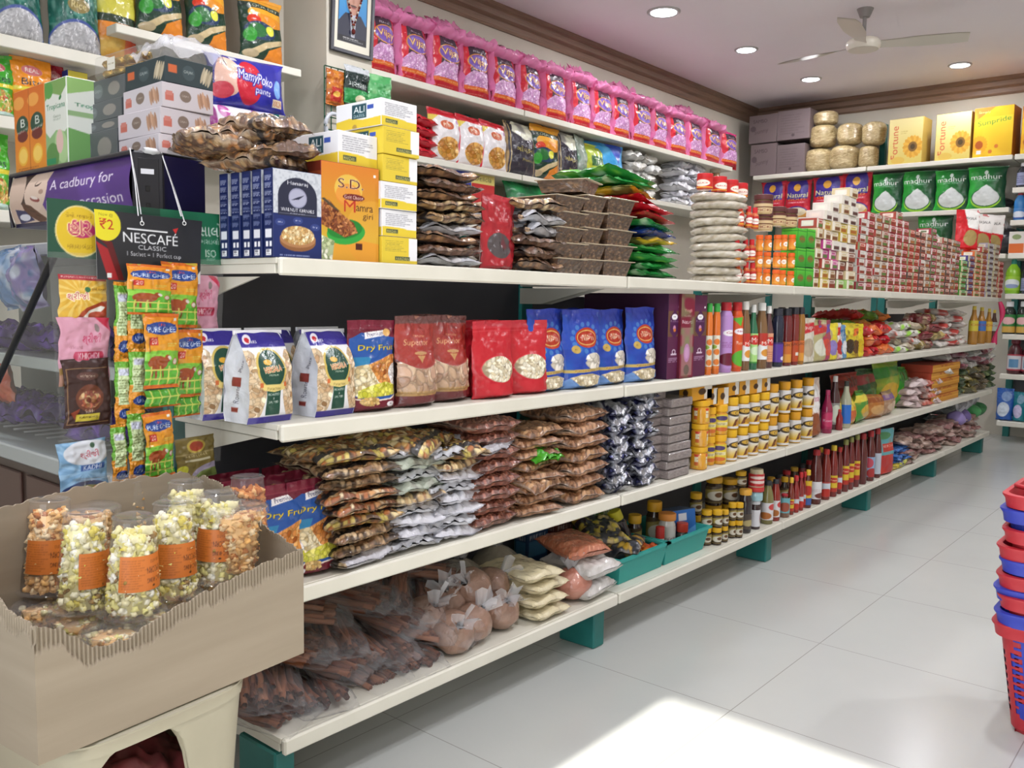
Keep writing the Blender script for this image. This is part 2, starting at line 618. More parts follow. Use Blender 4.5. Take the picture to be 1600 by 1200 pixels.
def gusset(name, art, side, w, h, d, seed=0, m='gloss_pouch', zipc='e8e8ee', crump=.003):
    """flat-bottomed bag with side gussets, folded together to a straight top"""
    nu, nv = art.nu, art.nv

    def dep(v): return d / 2 * np.where(v < .6, 1.0, np.clip((1 - v) / .4, 0, 1) ** .8) * (.86 + .14 * np.clip(v / .1, 0, 1))
    u, v = np.meshgrid(np.linspace(0, 1, nu), np.linspace(0, 1, nv))
    bul = .012 * (1 - (2 * u - 1) ** 2) * np.sin(np.pi * np.clip(v, 0, 1))
    n = (vnoise(u * 5 + seed, v * 7, seed) - .5) * crump
    wid = w * (1 - .05 * np.sin(np.pi * v))
    mb = MB()
    mb.grid(np.stack([dep(v) + bul + n, (u - .5) * wid, v * h], -1), art.cols())
    mb.grid(np.stack([-dep(v) - bul, (u - .5) * wid, v * h], -1)[::4, ::4], lin(hx('d5d5dc')), flip=True)
    us, vs = np.meshgrid(np.linspace(0, 1, side.nu), np.linspace(0, 1, side.nv))
    for sg in (-1, 1):
        x = (us * 2 - 1) * dep(vs)
        fold = (1 - np.abs(us * 2 - 1)) * np.clip((vs - .45) / .55, 0, 1) * d * .35 + .004 * vnoise(us * 5, vs * 9, seed)
        y = sg * (w * (1 - .05 * np.sin(np.pi * vs)) / 2 - fold)
        mb.grid(np.stack([x if sg < 0 else -x, y, vs * h], -1), side.cols())
    mb.box(-.003, -w / 2 - .003, h - .006, .003, w / 2 + .004, h + .003, zipc, .001)
    return mb.mesh(name, m)


def lab(art, r0, r1, z0, z1, ang, off=0.0):
    """curved label round the +X side of a jar, ang radians wide"""
    u, v = np.meshgrid(np.linspace(-ang / 2, ang / 2, art.nu) + off, np.linspace(0, 1, art.nv))
    r = r0 + (r1 - r0) * v
    return MB().grid(np.stack([r * np.cos(u), r * np.sin(u), z0 + (z1 - z0) * v], -1), art.cols()).mesh('label', 'label_print')


def jar(D, h, body, capc, art, caph=.16, neck=.86, lv=(.1, .68), ang=3.6, bodym='glossy_jar', capd=.92, n=20, off=-.75, sq=0, ribs=True, label=True):
    """jar: body with shoulder, screw cap, wrapped label"""
    r = D / 2
    hb = h * (1 - caph)
    b = MB().lathe([(r * .8, 0), (r * .96, h * .015), (r, h * .06), (r, hb * .80), (r * .97, hb * .87), (r * neck * .93, hb * .96), (r * neck * .9, hb)], n, c=body, sq=sq).mesh('body', bodym, True, 50)
    rc = r * capd
    c = MB().lathe([(rc * .97, hb - .001), (rc, hb + h * .012), (rc, h * .985), (rc * .93, h)], n, c=capc, sq=sq).mesh('cap', 'matte_plastic', True, 40)
    out = [('body', b), ('cap', c)]
    if label: out.append(('label', lab(art, r * 1.012, r * 1.012, h * lv[0], h * lv[1], ang, off)))
    return out


def bottle(D, h, prof, body, capc, art=None, lv=(.12, .5), capz=.88, capr=.4, ang=3.6, off=-.75, bodym='glossy_jar', n=18, rl=1.0, extra=None):
    """prof rows: (radius fraction, height fraction[, colour])"""
    r = D / 2
    b = MB().lathe([(p[0] * r, p[1] * h) + tuple(p[2:3]) for p in prof], n, c=body).mesh('body', bodym, True, 60)
    rc = r * capr
    c = MB().lathe([(rc, capz * h), (rc * 1.02, capz * h + .003), (rc * .98, h * .99), (rc * .85, h)], n, c=capc).mesh('cap', 'matte_plastic', True, 40)
    out = [('body', b), ('cap', c)]
    if art: out.append(('label', lab(art, r * 1.015 * rl, r * 1.015 * rl, h * lv[0], h * lv[1], ang, off)))
    if extra: out.append(extra)
    return out


def tied(name, r, h, col, seed=0, m='film_over', cols2=None, knot=True):
    """round bag of something tied at the neck, clear film gathered above"""
    n, k = 26, 16
    th = np.linspace(0, 2 * np.pi, n, endpoint=False)
    t = np.linspace(0, 1, k)
    body = MB()
    rr = r * np.sin(np.pi * np.clip(t * .96 + .02, 0, 1)) ** .62
    P = np.zeros((k, n, 3))
    for i in range(k):
        w = 1 + .10 * (vnoise(th * 1.6 + seed, th * 0 + i * .4, seed) - .5) + .03 * np.sin(th * 9 + seed) * (t[i])
        P[i] = np.stack([rr[i] * w * np.cos(th), rr[i] * w * np.sin(th), np.full(n, h * (t[i]))], -1)
    nz = vnoise(np.repeat(t[:, None], n, 1) * 14, np.repeat(th[None], k, 0) * 5, seed + 4)[..., None]
    c2 = cols2 if cols2 is not None else col
    body.grid(P, lin(hx(col)) * (1 - nz) + lin(hx(c2)) * nz, wrap=True)
    out = [('contents', body.mesh('contents', m))]
    if knot:
        kb = MB()
        for sgn in (-1, 1):
            u, v = np.meshgrid(np.linspace(-1, 1, 9), np.linspace(0, 1, 6))
            wv = .012 + v * r * .5
            kb.grid(np.stack([sgn * v * r * .35 + .01 * np.sin(u * 5 + seed), u * wv, h * .96 + v * r * .75 + .012 * np.sin(u * 7 + seed * 2)], -1), lin(hx('d8d8dc')))
        out.append(('knot', kb.mesh('knot', 'milky_film')))
    return out


# ================================================================== the room
XL, YB, ZC = -2.40, 7.05, 2.87


def nmat(name):
    m = bpy.data.materials.new(name)
    m.use_nodes = True
    M[name] = m
    return m, m.node_tree, m.node_tree.nodes['Principled BSDF']


m, nt, b = nmat('floor_tile')
L = nt.links.new
geo = nt.nodes.new('ShaderNodeNewGeometry')
sep = nt.nodes.new('ShaderNodeSeparateXYZ')
L(geo.outputs['Position'], sep.inputs[0])


def math_node(op, a, bb=None, cc=None):
    n = nt.nodes.new('ShaderNodeMath')
    n.operation = op
    for i, v in enumerate((a, bb, cc)):
        if v is None: continue
        if hasattr(v, 'links'): L(v, n.inputs[i])
        else: n.inputs[i].default_value = v
    return n.outputs[0]


def joint(o, off):
    f = math_node('FRACT', math_node('DIVIDE', math_node('ADD', o, 60 - off), .6))
    d = math_node('ABSOLUTE', math_node('SUBTRACT', f, .5))
    return math_node('GREATER_THAN', d, .4979)


jn = math_node('MAXIMUM', joint(sep.outputs[0], .455), joint(sep.outputs[1], 1.03))
noi = nt.nodes.new('ShaderNodeTexNoise')
noi.inputs['Scale'].default_value = 2.2
noi.inputs['Detail'].default_value = 5
L(geo.outputs['Position'], noi.inputs['Vector'])
ramp = nt.nodes.new('ShaderNodeValToRGB')
ramp.color_ramp.elements[0].color = (*lin(hx('b3b6b4')), 1)
ramp.color_ramp.elements[1].color = (*lin(hx('c0c2bf')), 1)
L(noi.outputs['Fac'], ramp.inputs[0])
mx = nt.nodes.new('ShaderNodeMix')
mx.data_type = 'RGBA'
L(jn, mx.inputs[0]); L(ramp.outputs[0], mx.inputs[6])
mx.inputs[7].default_value = (*lin(hx('94938f')), 1)
L(mx.outputs[2], b.inputs['Base Color'])
b.inputs['Roughness'].default_value = .22


def noisy(name, c0, c1, scale, rough, stretch=(1, 1, 1), detail=4):
    m, nt, b = nmat(name)
    tc = nt.nodes.new('ShaderNodeTexCoord')
    mp = nt.nodes.new('ShaderNodeMapping')
    mp.inputs['Scale'].default_value = stretch
    n = nt.nodes.new('ShaderNodeTexNoise')
    n.inputs['Scale'].default_value = scale
    n.inputs['Detail'].default_value = detail
    r = nt.nodes.new('ShaderNodeValToRGB')
    r.color_ramp.elements[0].color = (*lin(hx(c0)), 1)
    r.color_ramp.elements[1].color = (*lin(hx(c1)), 1)
    r.color_ramp.elements[0].position = .3
    r.color_ramp.elements[1].position = .7
    nt.links.new(tc.outputs['Object'], mp.inputs[0])
    nt.links.new(mp.outputs[0], n.inputs['Vector'])
    nt.links.new(n.outputs['Fac'], r.inputs[0])
    nt.links.new(r.outputs[0], b.inputs['Base Color'])
    b.inputs['Roughness'].default_value = rough


noisy('wall_paint', 'c6c0b2', 'cfc9bc', 3, .75)
noisy('ceiling_paint', 'ece4ea', 'f0e9ee', 1.5, .8)
noisy('wood_trim', '7a6252', '917663', 6, .45, (1, 1, 30))
noisy('wood_board', '8a7a68', 'a08f7c', 5, .5, (6, .6, 6))
noisy('shelf_cream', 'd6d3c6', 'dedbcf', 8, .38)
noisy('teal_paint', '1d6a66', '257872', 12, .42)
noisy('panel_grey', '4a4a50', '54545a', 4, .6)
noisy('cardboard', '908371', '9a8d7b', 3, .85, (1, 1, 12))
noisy('carton_grey', '776a66', '837672', 4, .85)
noisy('stool_plastic', '9f9883', 'a8a18c', 5, .42)


def quick(name, boxes, m, b=.001):
    mb = MB()
    for q in boxes: mb.box(*q, 'ffffff', b)
    return mb.mesh(name, m, False)


struct('floor', quick('floor', [(-2.6, -2.9, -.06, 3.4, 7.2, 0)], 'floor_tile', 0.0005))
struct('ceiling', quick('ceiling', [(-2.6, -2.9, ZC, 3.4, 7.2, ZC + .08)], 'ceiling_paint', .0005))
struct('wall_left', quick('wall_left', [(XL - .15, -2.9, 0, XL, 7.2, ZC)], 'wall_paint'))
struct('wall_back', quick('wall_back', [(XL, YB, 0, 3.4, YB + .15, ZC)], 'wall_paint'))
struct('wall_right', quick('wall_right', [(3.25, -2.9, 0, 3.4, YB, ZC)], 'wall_paint'))
# shopfront: a wide doorway lets the sun and the daylight in
struct('wall_front', quick('wall_front', [(XL, -2.9, 0, .30, -2.75, ZC), (2.45, -2.9, 0, 3.25, -2.75, ZC), (.30, -2.9, 2.62, 2.45, -2.75, ZC)], 'wall_paint'))
struct('wall_pillar', quick('wall_pillar', [(XL, 1.715, 0, -2.06, 1.995, ZC)], 'wall_paint'))


def trim_prof(p, q, nrm, name):
    """crown moulding from p to q, standing off the wall along nrm"""
    pr = [(0, 2.735), (.012, 2.735), (.02, 2.75), (.02, 2.785), (.045, 2.80), (.05, 2.835), (.07, 2.845), (.07, ZC), (0, ZC)]
    P = np.array([[np.array([e[0], e[1], 0]) + np.array([nrm[0] * o, nrm[1] * o, z]) for o, z in pr] for e in (p, q)])
    return struct(name, MB().grid(P, lin(hx('ffffff'))).mesh(name, 'wood_trim', False))


trim_prof((XL, 1.995), (XL, YB), (1, 0), 'trim_1')
trim_prof((XL, YB), (3.25, YB), (0, -1), 'trim_2')
trim_prof((XL, -2.7), (XL, 1.71), (1, 0), 'trim_3')


# ------------------------------------------------------------------ downlights
mat('lamp_disc', 'ffffff', emit='f4f4ff', estr=14)
ring = MB().lathe([(.055, -.004), (.078, -.012), (.085, -.004), (.085, 0), (.055, 0)], 28, c='bdb9b9').mesh('trim_ring', 'matte_plastic', True, 40)
disc = MB().lathe([(.066, -.009), (.066, -.006)], 28, c='ffffff').mesh('diffuser', 'lamp_disc', False)
LAMPS = [(-1.609, 4.015, 'round ceiling downlight close above the pink rice bags', 1.25), (-1.564, 5.099, 'ceiling downlight between the fan blade and the pink rice bags', 1),
         (-1.517, 6.187, 'ceiling downlight above the cartons in the far corner', 1), (-.462, 6.438, 'ceiling downlight above the yellow sunflower oil cartons', 1)]
for x, y, lb, s in LAMPS:
    inst('ceiling_downlight', [('trim_ring', ring), ('diffuser', disc)], (x, y, ZC), lb, 'ceiling light', 'ceiling downlights', scale=(s, s, 1))
    light('downlight_lamp', 'AREA', (x, y, ZC - .02), 9, (.97, .97, 1.0), .13 * s, shape='DISK')
for x, y in [(-.3, 3.3), (-1.2, 1.5), (.9, 1.6), (.8, 4.4), (1.2, -.4), (-.4, -.3), (2.2, 3.0)]:
    inst('ceiling_downlight', [('trim_ring', ring), ('diffuser', disc)], (x, y, ZC), 'round ceiling downlight outside the view, over the aisle', 'ceiling light', 'ceiling downlights out of view')
    light('downlight_lamp', 'AREA', (x, y, ZC - .02), 23, (.97, .97, 1.0), .13, shape='DISK')

# ------------------------------------------------------------------ ceiling fan
fx, fy = px(1352, 14, 2, ZC)[:2]
fz = px(1351, 70, 1, fy)[2]
mot = MB().lathe([(.02, -.028), (.09, -.03), (.10, -.015), (.105, .01), (.09, .03), (.04, .04)], 28, c='d8d2c4').mesh('motor', 'plastic', True, 50)
rod = MB().lathe([(.012, .03), (.012, ZC - fz - .05), (.03, ZC - fz - .05), (.05, ZC - fz)], 18, c='8f8a88').mesh('down_rod', 'plastic', True, 50)
parts = [('motor', mot), ('down_rod', rod)]
tips = [(1240, 95), (1500, 58), (1316, 18)]
for tx, ty in tips:
    p = px(tx, ty, 2, fz)
    a = math.atan2(p[1] - fy, p[0] - fx)
    u, v = np.meshgrid(np.linspace(0, 1, 14), np.linspace(-1, 1, 5))
    rr = .09 + u * .50
    wd = (.035 + .03 * np.clip(u * 3 - .3, 0, 1)) * (1 - .25 * np.clip(u - .85, 0, 1) * 6)
    X, Y, Z = rr, v * wd, -.012 * v - .004
    P = np.stack([X * math.cos(a) - Y * math.sin(a), X * math.sin(a) + Y * math.cos(a), Z], -1)
    mb = MB().grid(P, lin(hx('cfc8bc')))
    Q = P.copy(); Q[..., 2] += .004
    mb.grid(Q, lin(hx('cfc8bc')), flip=True)
    parts.append(('blade', mb.mesh('blade', 'plastic')))
inst('ceiling_fan', parts, (fx, fy, fz), 'cream three-bladed ceiling fan on a short grey rod', 'fan')

# ------------------------------------------------------------------ gondola shelving, five bays
ZA, ZB, ZCc, ZD = 1.108, .788, .460, .157
BW = 1.2


def sboard(x0, x1, y0, y1, lip=.034, tail=True):
    mb = MB()
    mb.box(x1 - .014, y0, -lip, x1, y1, 0, 'ffffff', .004)
    mb.box(x0, y0, -.012, x1 - .0142, y1, -.0006, 'ffffff', .001)
    mb.box(x0, y0 + .0005, -lip * .9, x1 - .02, y0 + .008, -.0125, 'ffffff', .001)
    mb.box(x0, y1 - .008, -lip * .9, x1 - .02, y1 - .0005, -.0125, 'ffffff', .001)
    return mb.mesh('shelf', 'shelf_cream', False)


def bracket(y):
    mb = MB()
    P = np.array([[(-.385, y, -.036), (-.10, y, -.036)], [(-.385, y, -.085), (-.30, y, -.085)]])
    Q = P + [0, .006, 0]
    mb.grid(P, lin(hx('ffffff')), flip=True).grid(Q, lin(hx('ffffff')))
    mb.grid(np.stack([P[1], Q[1]]), lin(hx('ffffff')), flip=True)
    mb.grid(np.array([[P[0, 1], P[1, 1]], [Q[0, 1], Q[1, 1]]]), lin(hx('ffffff')))
    return mb.mesh('bracket', 'shelf_cream', False)


SB = sboard(-.40, 0, .004, BW - .004)
BR0, BR1 = bracket(.02), bracket(BW - .03)
BAYL = ['first shelving bay beside the popcorn carton, its end open', 'second shelving bay, with the blue cashew pouches at its start', 'third shelving bay, behind the ketchup bottles',
        'fourth shelving bay, under the start of the spice box wall', 'last shelving bay, reaching the back of the shop']
for i in range(5):
    e = obj('shelving_bay', None, None, (0, i * BW, 0))
    tag(e, BAYL[i], 'shelf unit', 'gondola shelving bays')
    for z in (ZA, ZB, ZCc, ZD):
        s_ = obj('shelf', SB, e, (0, 0, z))
        obj('bracket', BR0, s_)
        obj('bracket', BR1, s_)
    top = (1.092, 1.05, .985, .985, .985)[i]
    obj('back_panel', quick('back_panel', [(-.425, .0, .13, -.415, BW - .001, top)], 'panel_grey'), e)
    obj('upright', quick('upright', [(-.445, .0005, .0, -.402, .056, 1.09)], 'teal_paint'), e)
    if i == 0: obj('leg', quick('leg', [(-.16, .0005, 0, -.03, .05, ZD - .0365)], 'teal_paint', .004), e)
    obj('leg', quick('leg', [(-.16, BW - .085, 0, -.03, BW - .03, ZD - .0365)], 'teal_paint', .004), e)
    if i == 4:
        obj('upright', quick('upright', [(-.445, BW - .06, .0, -.402, BW - .002, 1.09)], 'teal_paint'), e)


# ------------------------------------------------------------------ wall shelves
def wallboard(label, x0, x1, y0, y1, z, lip=.035, m='shelf_cream', under=None, group='wall shelves'):
    mb = MB()
    mb.box(x0, y0, z - lip, x1, y1, z, 'ffffff', .003)
    parts = [('board', mb.mesh('board', m, False))]
    o = inst('wall_shelf', parts, (0, 0, 0), label, 'shelf', group)
    return o


WX = -2.10
E1 = 2.19
for y0, y1, lb in [(2.0, 3.24, 'wall shelf under the first five pink rice bags'), (3.25, 4.43, 'wall shelf under the middle pink rice bags'),
                   (4.44, 5.30, 'wall shelf under the pink rice bags past the third joint'), (5.31, 6.03, 'short wall shelf under the last pink rice bags')]:
    wallboard(lb, XL, WX, y0, y1, E1, .036)
for y0, y1, lb in [(2.0, 3.23, 'wall shelf under the red and white chips bags'), (3.24, 4.43, 'wall shelf under the black flour bags'), (4.44, 6.03, 'far wall shelf under the small white packets')]:
    wallboard(lb, XL, WX, y0, y1, 1.80, .034)
wallboard('wall shelf behind the brown packets, holding small boxes', XL, WX, 2.0, 4.6, 1.47, .034)
wallboard('high wall shelf under the green rice bags', XL, WX, -.9, .70, 1.955, .045)
wallboard('high wall shelf under the spice bags, above the nappy pack', XL, WX, .72, 1.60, 2.093, .035)
wallboard('wall shelf holding the orange snack pouch', XL, WX, -.9, .70, 1.667, .045)
wallboard('wall shelf holding the nappy packs', XL, WX, .72, 1.60, 1.70, .035)
wallboard('low wall shelf behind the juice cartons', XL, WX, -.9, .70, 1.33, .045)
posts = MB()
for y, z1, lb in [(2.98, 2.15, 'teal wall upright by the black flour bags'), (4.90, 2.15, 'teal wall upright by the white packets'), (1.60, 2.2, 'teal wall upright beside the pillar')]:
    inst('wall_upright', quick('wall_upright', [(XL, y, 1.2, XL + .05, y + .05, z1)], 'teal_paint'), (0, 0, 0), lb, 'upright', 'teal wall uprights')

# back of the shop
BY = 6.62


def backboard(label, x0, x1, z, lip=.036):
    mb = MB().box(x0, BY, z - lip, x1, YB, z, 'ffffff', .003)
    return inst('wall_shelf', [('board', mb.mesh('board', 'shelf_cream', False))], (0, 0, 0), label, 'shelf', 'back wall shelves')


xa, xb = xy(1355, BY, 2.19), -.10
backboard('top back shelf under the grey cartons and noodle bags', -2.19, xa - .012, 2.193)
backboard('top back shelf under the yellow oil cartons', xa, xb - .0, 2.193)
backboard('back shelf under the red and purple flour bags', -2.19, xa - .012, 1.80)
backboard('back shelf under the green sugar bags', xa, xb - .0, 1.80)
backboard('low back shelf under the single green sugar bag', -2.19, xb, 1.45)
for k, z in enumerate((2.193, 1.945, 1.701, 1.451, 1.145, .836, .53, .165)):
    backboard(['top shelf of the end unit', 'end unit shelf with the dark bottles', 'end unit shelf with the blue bottle', 'end unit shelf with the orange and white boxes', 'end unit shelf with the lime green bottle',
               'end unit shelf with the white-capped dark bottles', 'end unit shelf with the red-labelled jars', 'bottom shelf of the end unit with detergents'][k] + ' at the back', -.085, 1.1, z, .04)
for x, lb in [(-2.19, 'corner teal upright beside the grey cartons'), (xa - .03, 'teal upright between flour and sugar bags'), (-.11, 'tall teal upright of the end unit')]:
    inst('shelf_upright', quick('shelf_upright', [(x, YB - .06, 0, x + .045, YB - .002, 2.6)], 'teal_paint'), (0, 0, 0), lb, 'upright', 'back wall uprights')
inst('end_unit_panel', quick('end_unit_panel', [(-.06, YB - .02, .1, 1.1, YB - .004, 2.1)], 'panel_grey'), (0, 0, 0), 'dark grey back panel of the end unit', 'panel')


# ================================================================== goods: top of the gondola (shelf A)
KETCH = [(.9, 0), (1, .02), (1, .55), (.95, .63), (.72, .77), (.52, .87), (.5, .9)]
WIDE = [(.9, 0), (1, .03), (1, .33), (.92, .37), (.92, .42), (1, .46), (1, .74), (.88, .83), (.68, .88)]
JUICE = [(.9, 0), (1, .03), (1, .33), (.92, .37), (.92, .42), (1, .46), (1, .68), (.82, .79), (.45, .87), (.42, .9)]
SLIM = [(.92, 0), (1, .02), (1, .55), (.9, .63), (.5, .78), (.42, .9)]
rng = random.Random(4)


def brown_mix(nu, nv, w, h, seed, cols=('a77a50', '7b5136', 'c8a67c', '5c3d2a', '93653f'), bg='5a402f', panel=None, band=True, n=520, s=.035, mg='84705c'):
    a = Art(nu, nv, w / h, mg, seed)
    m = (a.U > .012) & (a.U < .988) & (a.V > .018) & (a.V < .982)
    a.fill(m, bg)
    a.bits(m, n, s, s * .6, cols)
    if band:
        a.fill((a.V > .10) & (a.V < .17 + .015 * np.sign(np.sin(a.U * 70))), '262020')
    if panel: a.rect(.04, .0, .96, .12, panel).rect(.04, .18, .96, .72, panel).noise(7, '8a8078', .35, seed, .6)
    return a


def stack(desc, meshes, n, x0, x1, yt, X, z, where, cat, group, kind, jit=.006, rj=.06, T=None, dip=0, order=None, xj=.01):
    """n lying packets, one on another, front ends on plane X"""
    Y, w, h = slot(x0, x1, yt, X, z)
    dz = h / n
    out = []
    for i in range(n):
        me = meshes[(order[i] if order else i) % len(meshes)]
        hx_ = max(v for v in (b[0] for b in me.bound_box)) if hasattr(me, 'bound_box') else me['half']
        sz = dz / me['T'] * 1.02
        o = inst(kind, me, (X - hx_ - rng.uniform(0, xj), Y + rng.uniform(-jit, jit), z + i * dz), '%s, %s in the stack %s' % (desc, ORD[i], where), cat, group,
                 (rng.uniform(-.03, .03), rng.uniform(-.02, .02) + dip, rng.uniform(-rj, rj)), scale=(1, 1, sz))
        out.append(o)
    return out


def lie(name, art, w, h, t, **k):
    me = pouch(name, art, w, h, t, lie=True, **k)
    me['half'] = h / 2
    me['T'] = t
    return me


# walnut boxes
def walnut():
    a = Art(96, 130, .74, 'c4c8d0', 2).noise(40, '9aa0ac', .5, 5)
    a.rect(0, 0, 1, .5, '1c2a63')
    a.ell(.5, .70, .40, .22, '24273c').rect(.1, .48, .9, .68, '24273c').rect(.12, .50, .88, .505, '8d8fa0')
    a.ell(.5, .69, .19, .115, '8f90aa').ell(.5, .69, .17, .10, 'a5a6bd')
    a.poly([(.36, .66), (.5, .70), (.64, .73), (.52, .675)], '24273c')
    a.text('Hanaraj', .5, .85, .055, 'e8e8f0', w=.42)
    a.text('WALNUT KERNELS', .5, .55, .04, 'f4f4fa', w=.68).text('PREMIUM QUALITY', .5, .508, .016, 'c8c8d6', w=.3)
    for u, v in ((.14, .40), (.5, .43), (.86, .37)): a.ell(u, v, .10, .04, '32407c').text('Rich in', u, v, .018, 'e8e8f4')
    a.ell(.5, .19, .37, .115, '8b5c38').ell(.5, .22, .37, .10, 'a97850')
    m = a.em(.5, .26, .34, .11)
    a.fill(m, '8a6538').bits(m, 260, .028, .018, ['e0c494', 'c9a264', 'b98c52', 'efd9ae'])
    return a.lines(.1, .02, .95, .05, 1, 'aab4dd')


def walnut_spine():
    a = Art(24, 130, .2, '1b2656', 3)
    a.rect(.1, .8, .9, .97, '232f66')
    for i in range(7): a.lines(.12, .36 + i * .085, .92, .42 + i * .085, 4, 'b8bfe0')
    a.rect(.15, .22, .85, .32, 'e3e4ee').rect(.2, .12, .45, .18, 'f0f0f6').rect(.6, .12, .85, .18, 'f0f0f6').rect(.2, .02, .8, .09, 'eeeef4').lines(.25, .03, .75, .085, 5, '333344')
    return a


Y, w, h = slot(427, 503, 267, -.02, ZA)
aw, asp = walnut(), walnut_spine()
wb = MB().box(-.030, -w / 2, 0, 0, w / 2, h, '1b2656', .001, arts={'+X': aw, '-Y': asp}).mesh('walnut_box', 'card_print', False)
for i in range(5):
    inst('walnut_box', wb, (-.02 - .0365 * i, Y - .001 * (i % 2) - .004 * (i == 4), ZA),
         ['navy and grey walnut box standing foremost at the shelf end', 'navy walnut box directly behind the foremost walnut box', 'navy walnut box in the middle of its row of five', 'navy walnut box fourth from the shelf edge',
          'navy walnut box rearmost of the row, behind the green card'][i], 'box', 'walnut kernel boxes')

# orange box with scooped contents
Y2, w2, h2 = slot(502, 592, 257, -.02, ZA)
a = Art(110, 140, w2 / h2, 'd98a2e', 4)
a.grad('c8912a', 'd07a28', .5, 1).grad('c9b83a', 'c8912a', 0, .5)
a.ell(.9, .3, .5, .35, 'd9a33c', al=.5).ell(.45, .10, .9, .12, 'e08a2c', al=.6)
a.ell(.46, .74, .24, .155, 'd9b24a').ell(.46, .68, .22, .12, 'd98434', al=.7)
a.text('S.D.', .5, .80, .095, '5a1a14', w=.44, ol='f2e6d2', ow=.045)
a.ell(.55, .665, .19, .035, '6a1a1a').rect(.40, .637, .7, .693, '6a1a1a').text('Gold Choice', .55, .665, .036, 'f6efe2', w=.32)
a.text('M', .48, .57, .12, 'b3331e', w=.2).text('amra', .74, .555, .055, '3a1c14', w=.30).text('giri', .80, .47, .075, '3a1c14', w=.18)
a.ell(.42, .29, .33, .12, '2f9a3c', rot=.12).ell(.40, .33, .30, .10, '1f7a2c', rot=.12)
m = a.pm([(0, .58), (.12, .62), (.3, .5), (.55, .4), (.62, .3), (.4, .24), (0, .36)])
a.fill(m, '5a2a16').bits(m, 300, .03, .013, ['8a4a28', 'a4622f', '6d3318', 'c07e48'])
a.poly([(0, .62), (.05, .63), (.33, .5), (.2, .53)], '4a4030')
m = a.pm([(0, 0), (.18, 0), (.22, .2), (0, .25)])
a.fill(m, 'a8b48a').bits(m, 40, .03, .02, ['c3cda0', '8a9a6a', 'e6e8d2'])
a.rect(.58, .12, .7, .19, '4a1c12').rect(.90, .90, .94, .93, 'f0f0e4')
sp = Art(30, 140, .3, '8a3c1c', 5).rect(0, .9, 1, 1, '6a2414').lines(.1, .3, .9, .8, 12, 'e6c9a0')
inst('dry_fruit_box', MB().box(-.06, -w2 / 2, 0, 0, w2 / 2, h2, '8a2c1c', .001, arts={'+X': a, '-Y': sp}).mesh('dry_fruit_box', 'card_print', False), (-.02, Y2, ZA),
     'orange and green box with big initials between walnut and date boxes', 'box')


# date boxes
def datefront(yel):
    a = Art(70, 44, 1.66, 'd9bf3a' if yel else 'e2e2e6', 6 + yel)
    if yel: a.rect(.75, .12, 1, 1, 'e6e6ea').lines(.08, .45, .7, .9, 7, '9a8a3a')
    else: a.rect(0, 0, 1, .3, 'dcc238').ell(.2, .3, .5, .06, 'dcc238').lines(.1, .42, .9, .9, 7, '8a8a94')
    a.rect(.36 if yel else .12, .12, .78 if yel else .45, .27, '3c4a3c').text('FARDAN', .57 if yel else .285, .19, .10, 'e8d878', w=.36 if yel else .28)
    return a


def dateside(yel):
    a = Art(80, 44, 2.2, 'd9bf3a' if yel else 'dfe0e4', 8 + yel)
    if not yel: a.poly([(0, 0), (1, 0), (1, .34), (.6, .30), (.3, .42), (0, .34)], 'd9bd38')
    a.rect(.36, .36, .68, .9, '1f4650').text('ALI', .52, .70, .24, 'f0f4f4', w=.24).text('DATES', .52, .46, .11, 'd8e2e2', w=.24).rect(.70, .66, .84, .82, '3a54a8')
    return a.ell(.42, .06, .05, .10, 'a88a40')


Yd, wd, hd = slot(597, 652, 157, -.012, ZA)
hd = hd / 6
dd = -.012 - xy(527, Yd - wd / 2, ZA + hd * 5.5)
dm = [MB().box(-dd, -wd / 2, 0, 0, wd / 2, hd - .001, 'd4ba38' if y else 'dedee2', .001, arts={'+X': datefront(y), '-Y': dateside(y)}).mesh('date_box', 'card_print', False) for y in (0, 1)]
for i, (k, lb) in enumerate([(1, 'yellow date box at the very bottom of the date box tower'), (0, 'white and yellow date box, second from the bottom of the tower'), (0, 'white and yellow date box, third from the bottom of the tower'),
                             (1, 'yellow date box in the middle of the tower, below another yellow one'), (1, 'upper yellow date box just under the top of the tower'), (0, 'white and yellow date box crowning the tower')]):
    inst('date_box', dm[k], (-.012 - .004 * (i % 2), Yd + (.0, .002, -.003, .004, .003, 0)[i], ZA + i * hd), lb, 'box', 'date boxes', rot=(0, 0, (.0, .02, -.02, .03, -.02, 0)[i]))
zt = ZA + h2
Y3, w3, h3 = slot(528, 590, 209, -.03, zt)
inst('date_box', MB().box(-dd, -w3 / 2, 0, 0, w3 / 2, h3, 'dedee2', .001, arts={'+X': datefront(0), '-Y': dateside(0)}).mesh('date_box', 'card_print', False), (-.03, Y3, zt + .0008),
     'white and yellow date box lying on the orange box', 'box', 'date boxes', rot=(0, 0, .02))

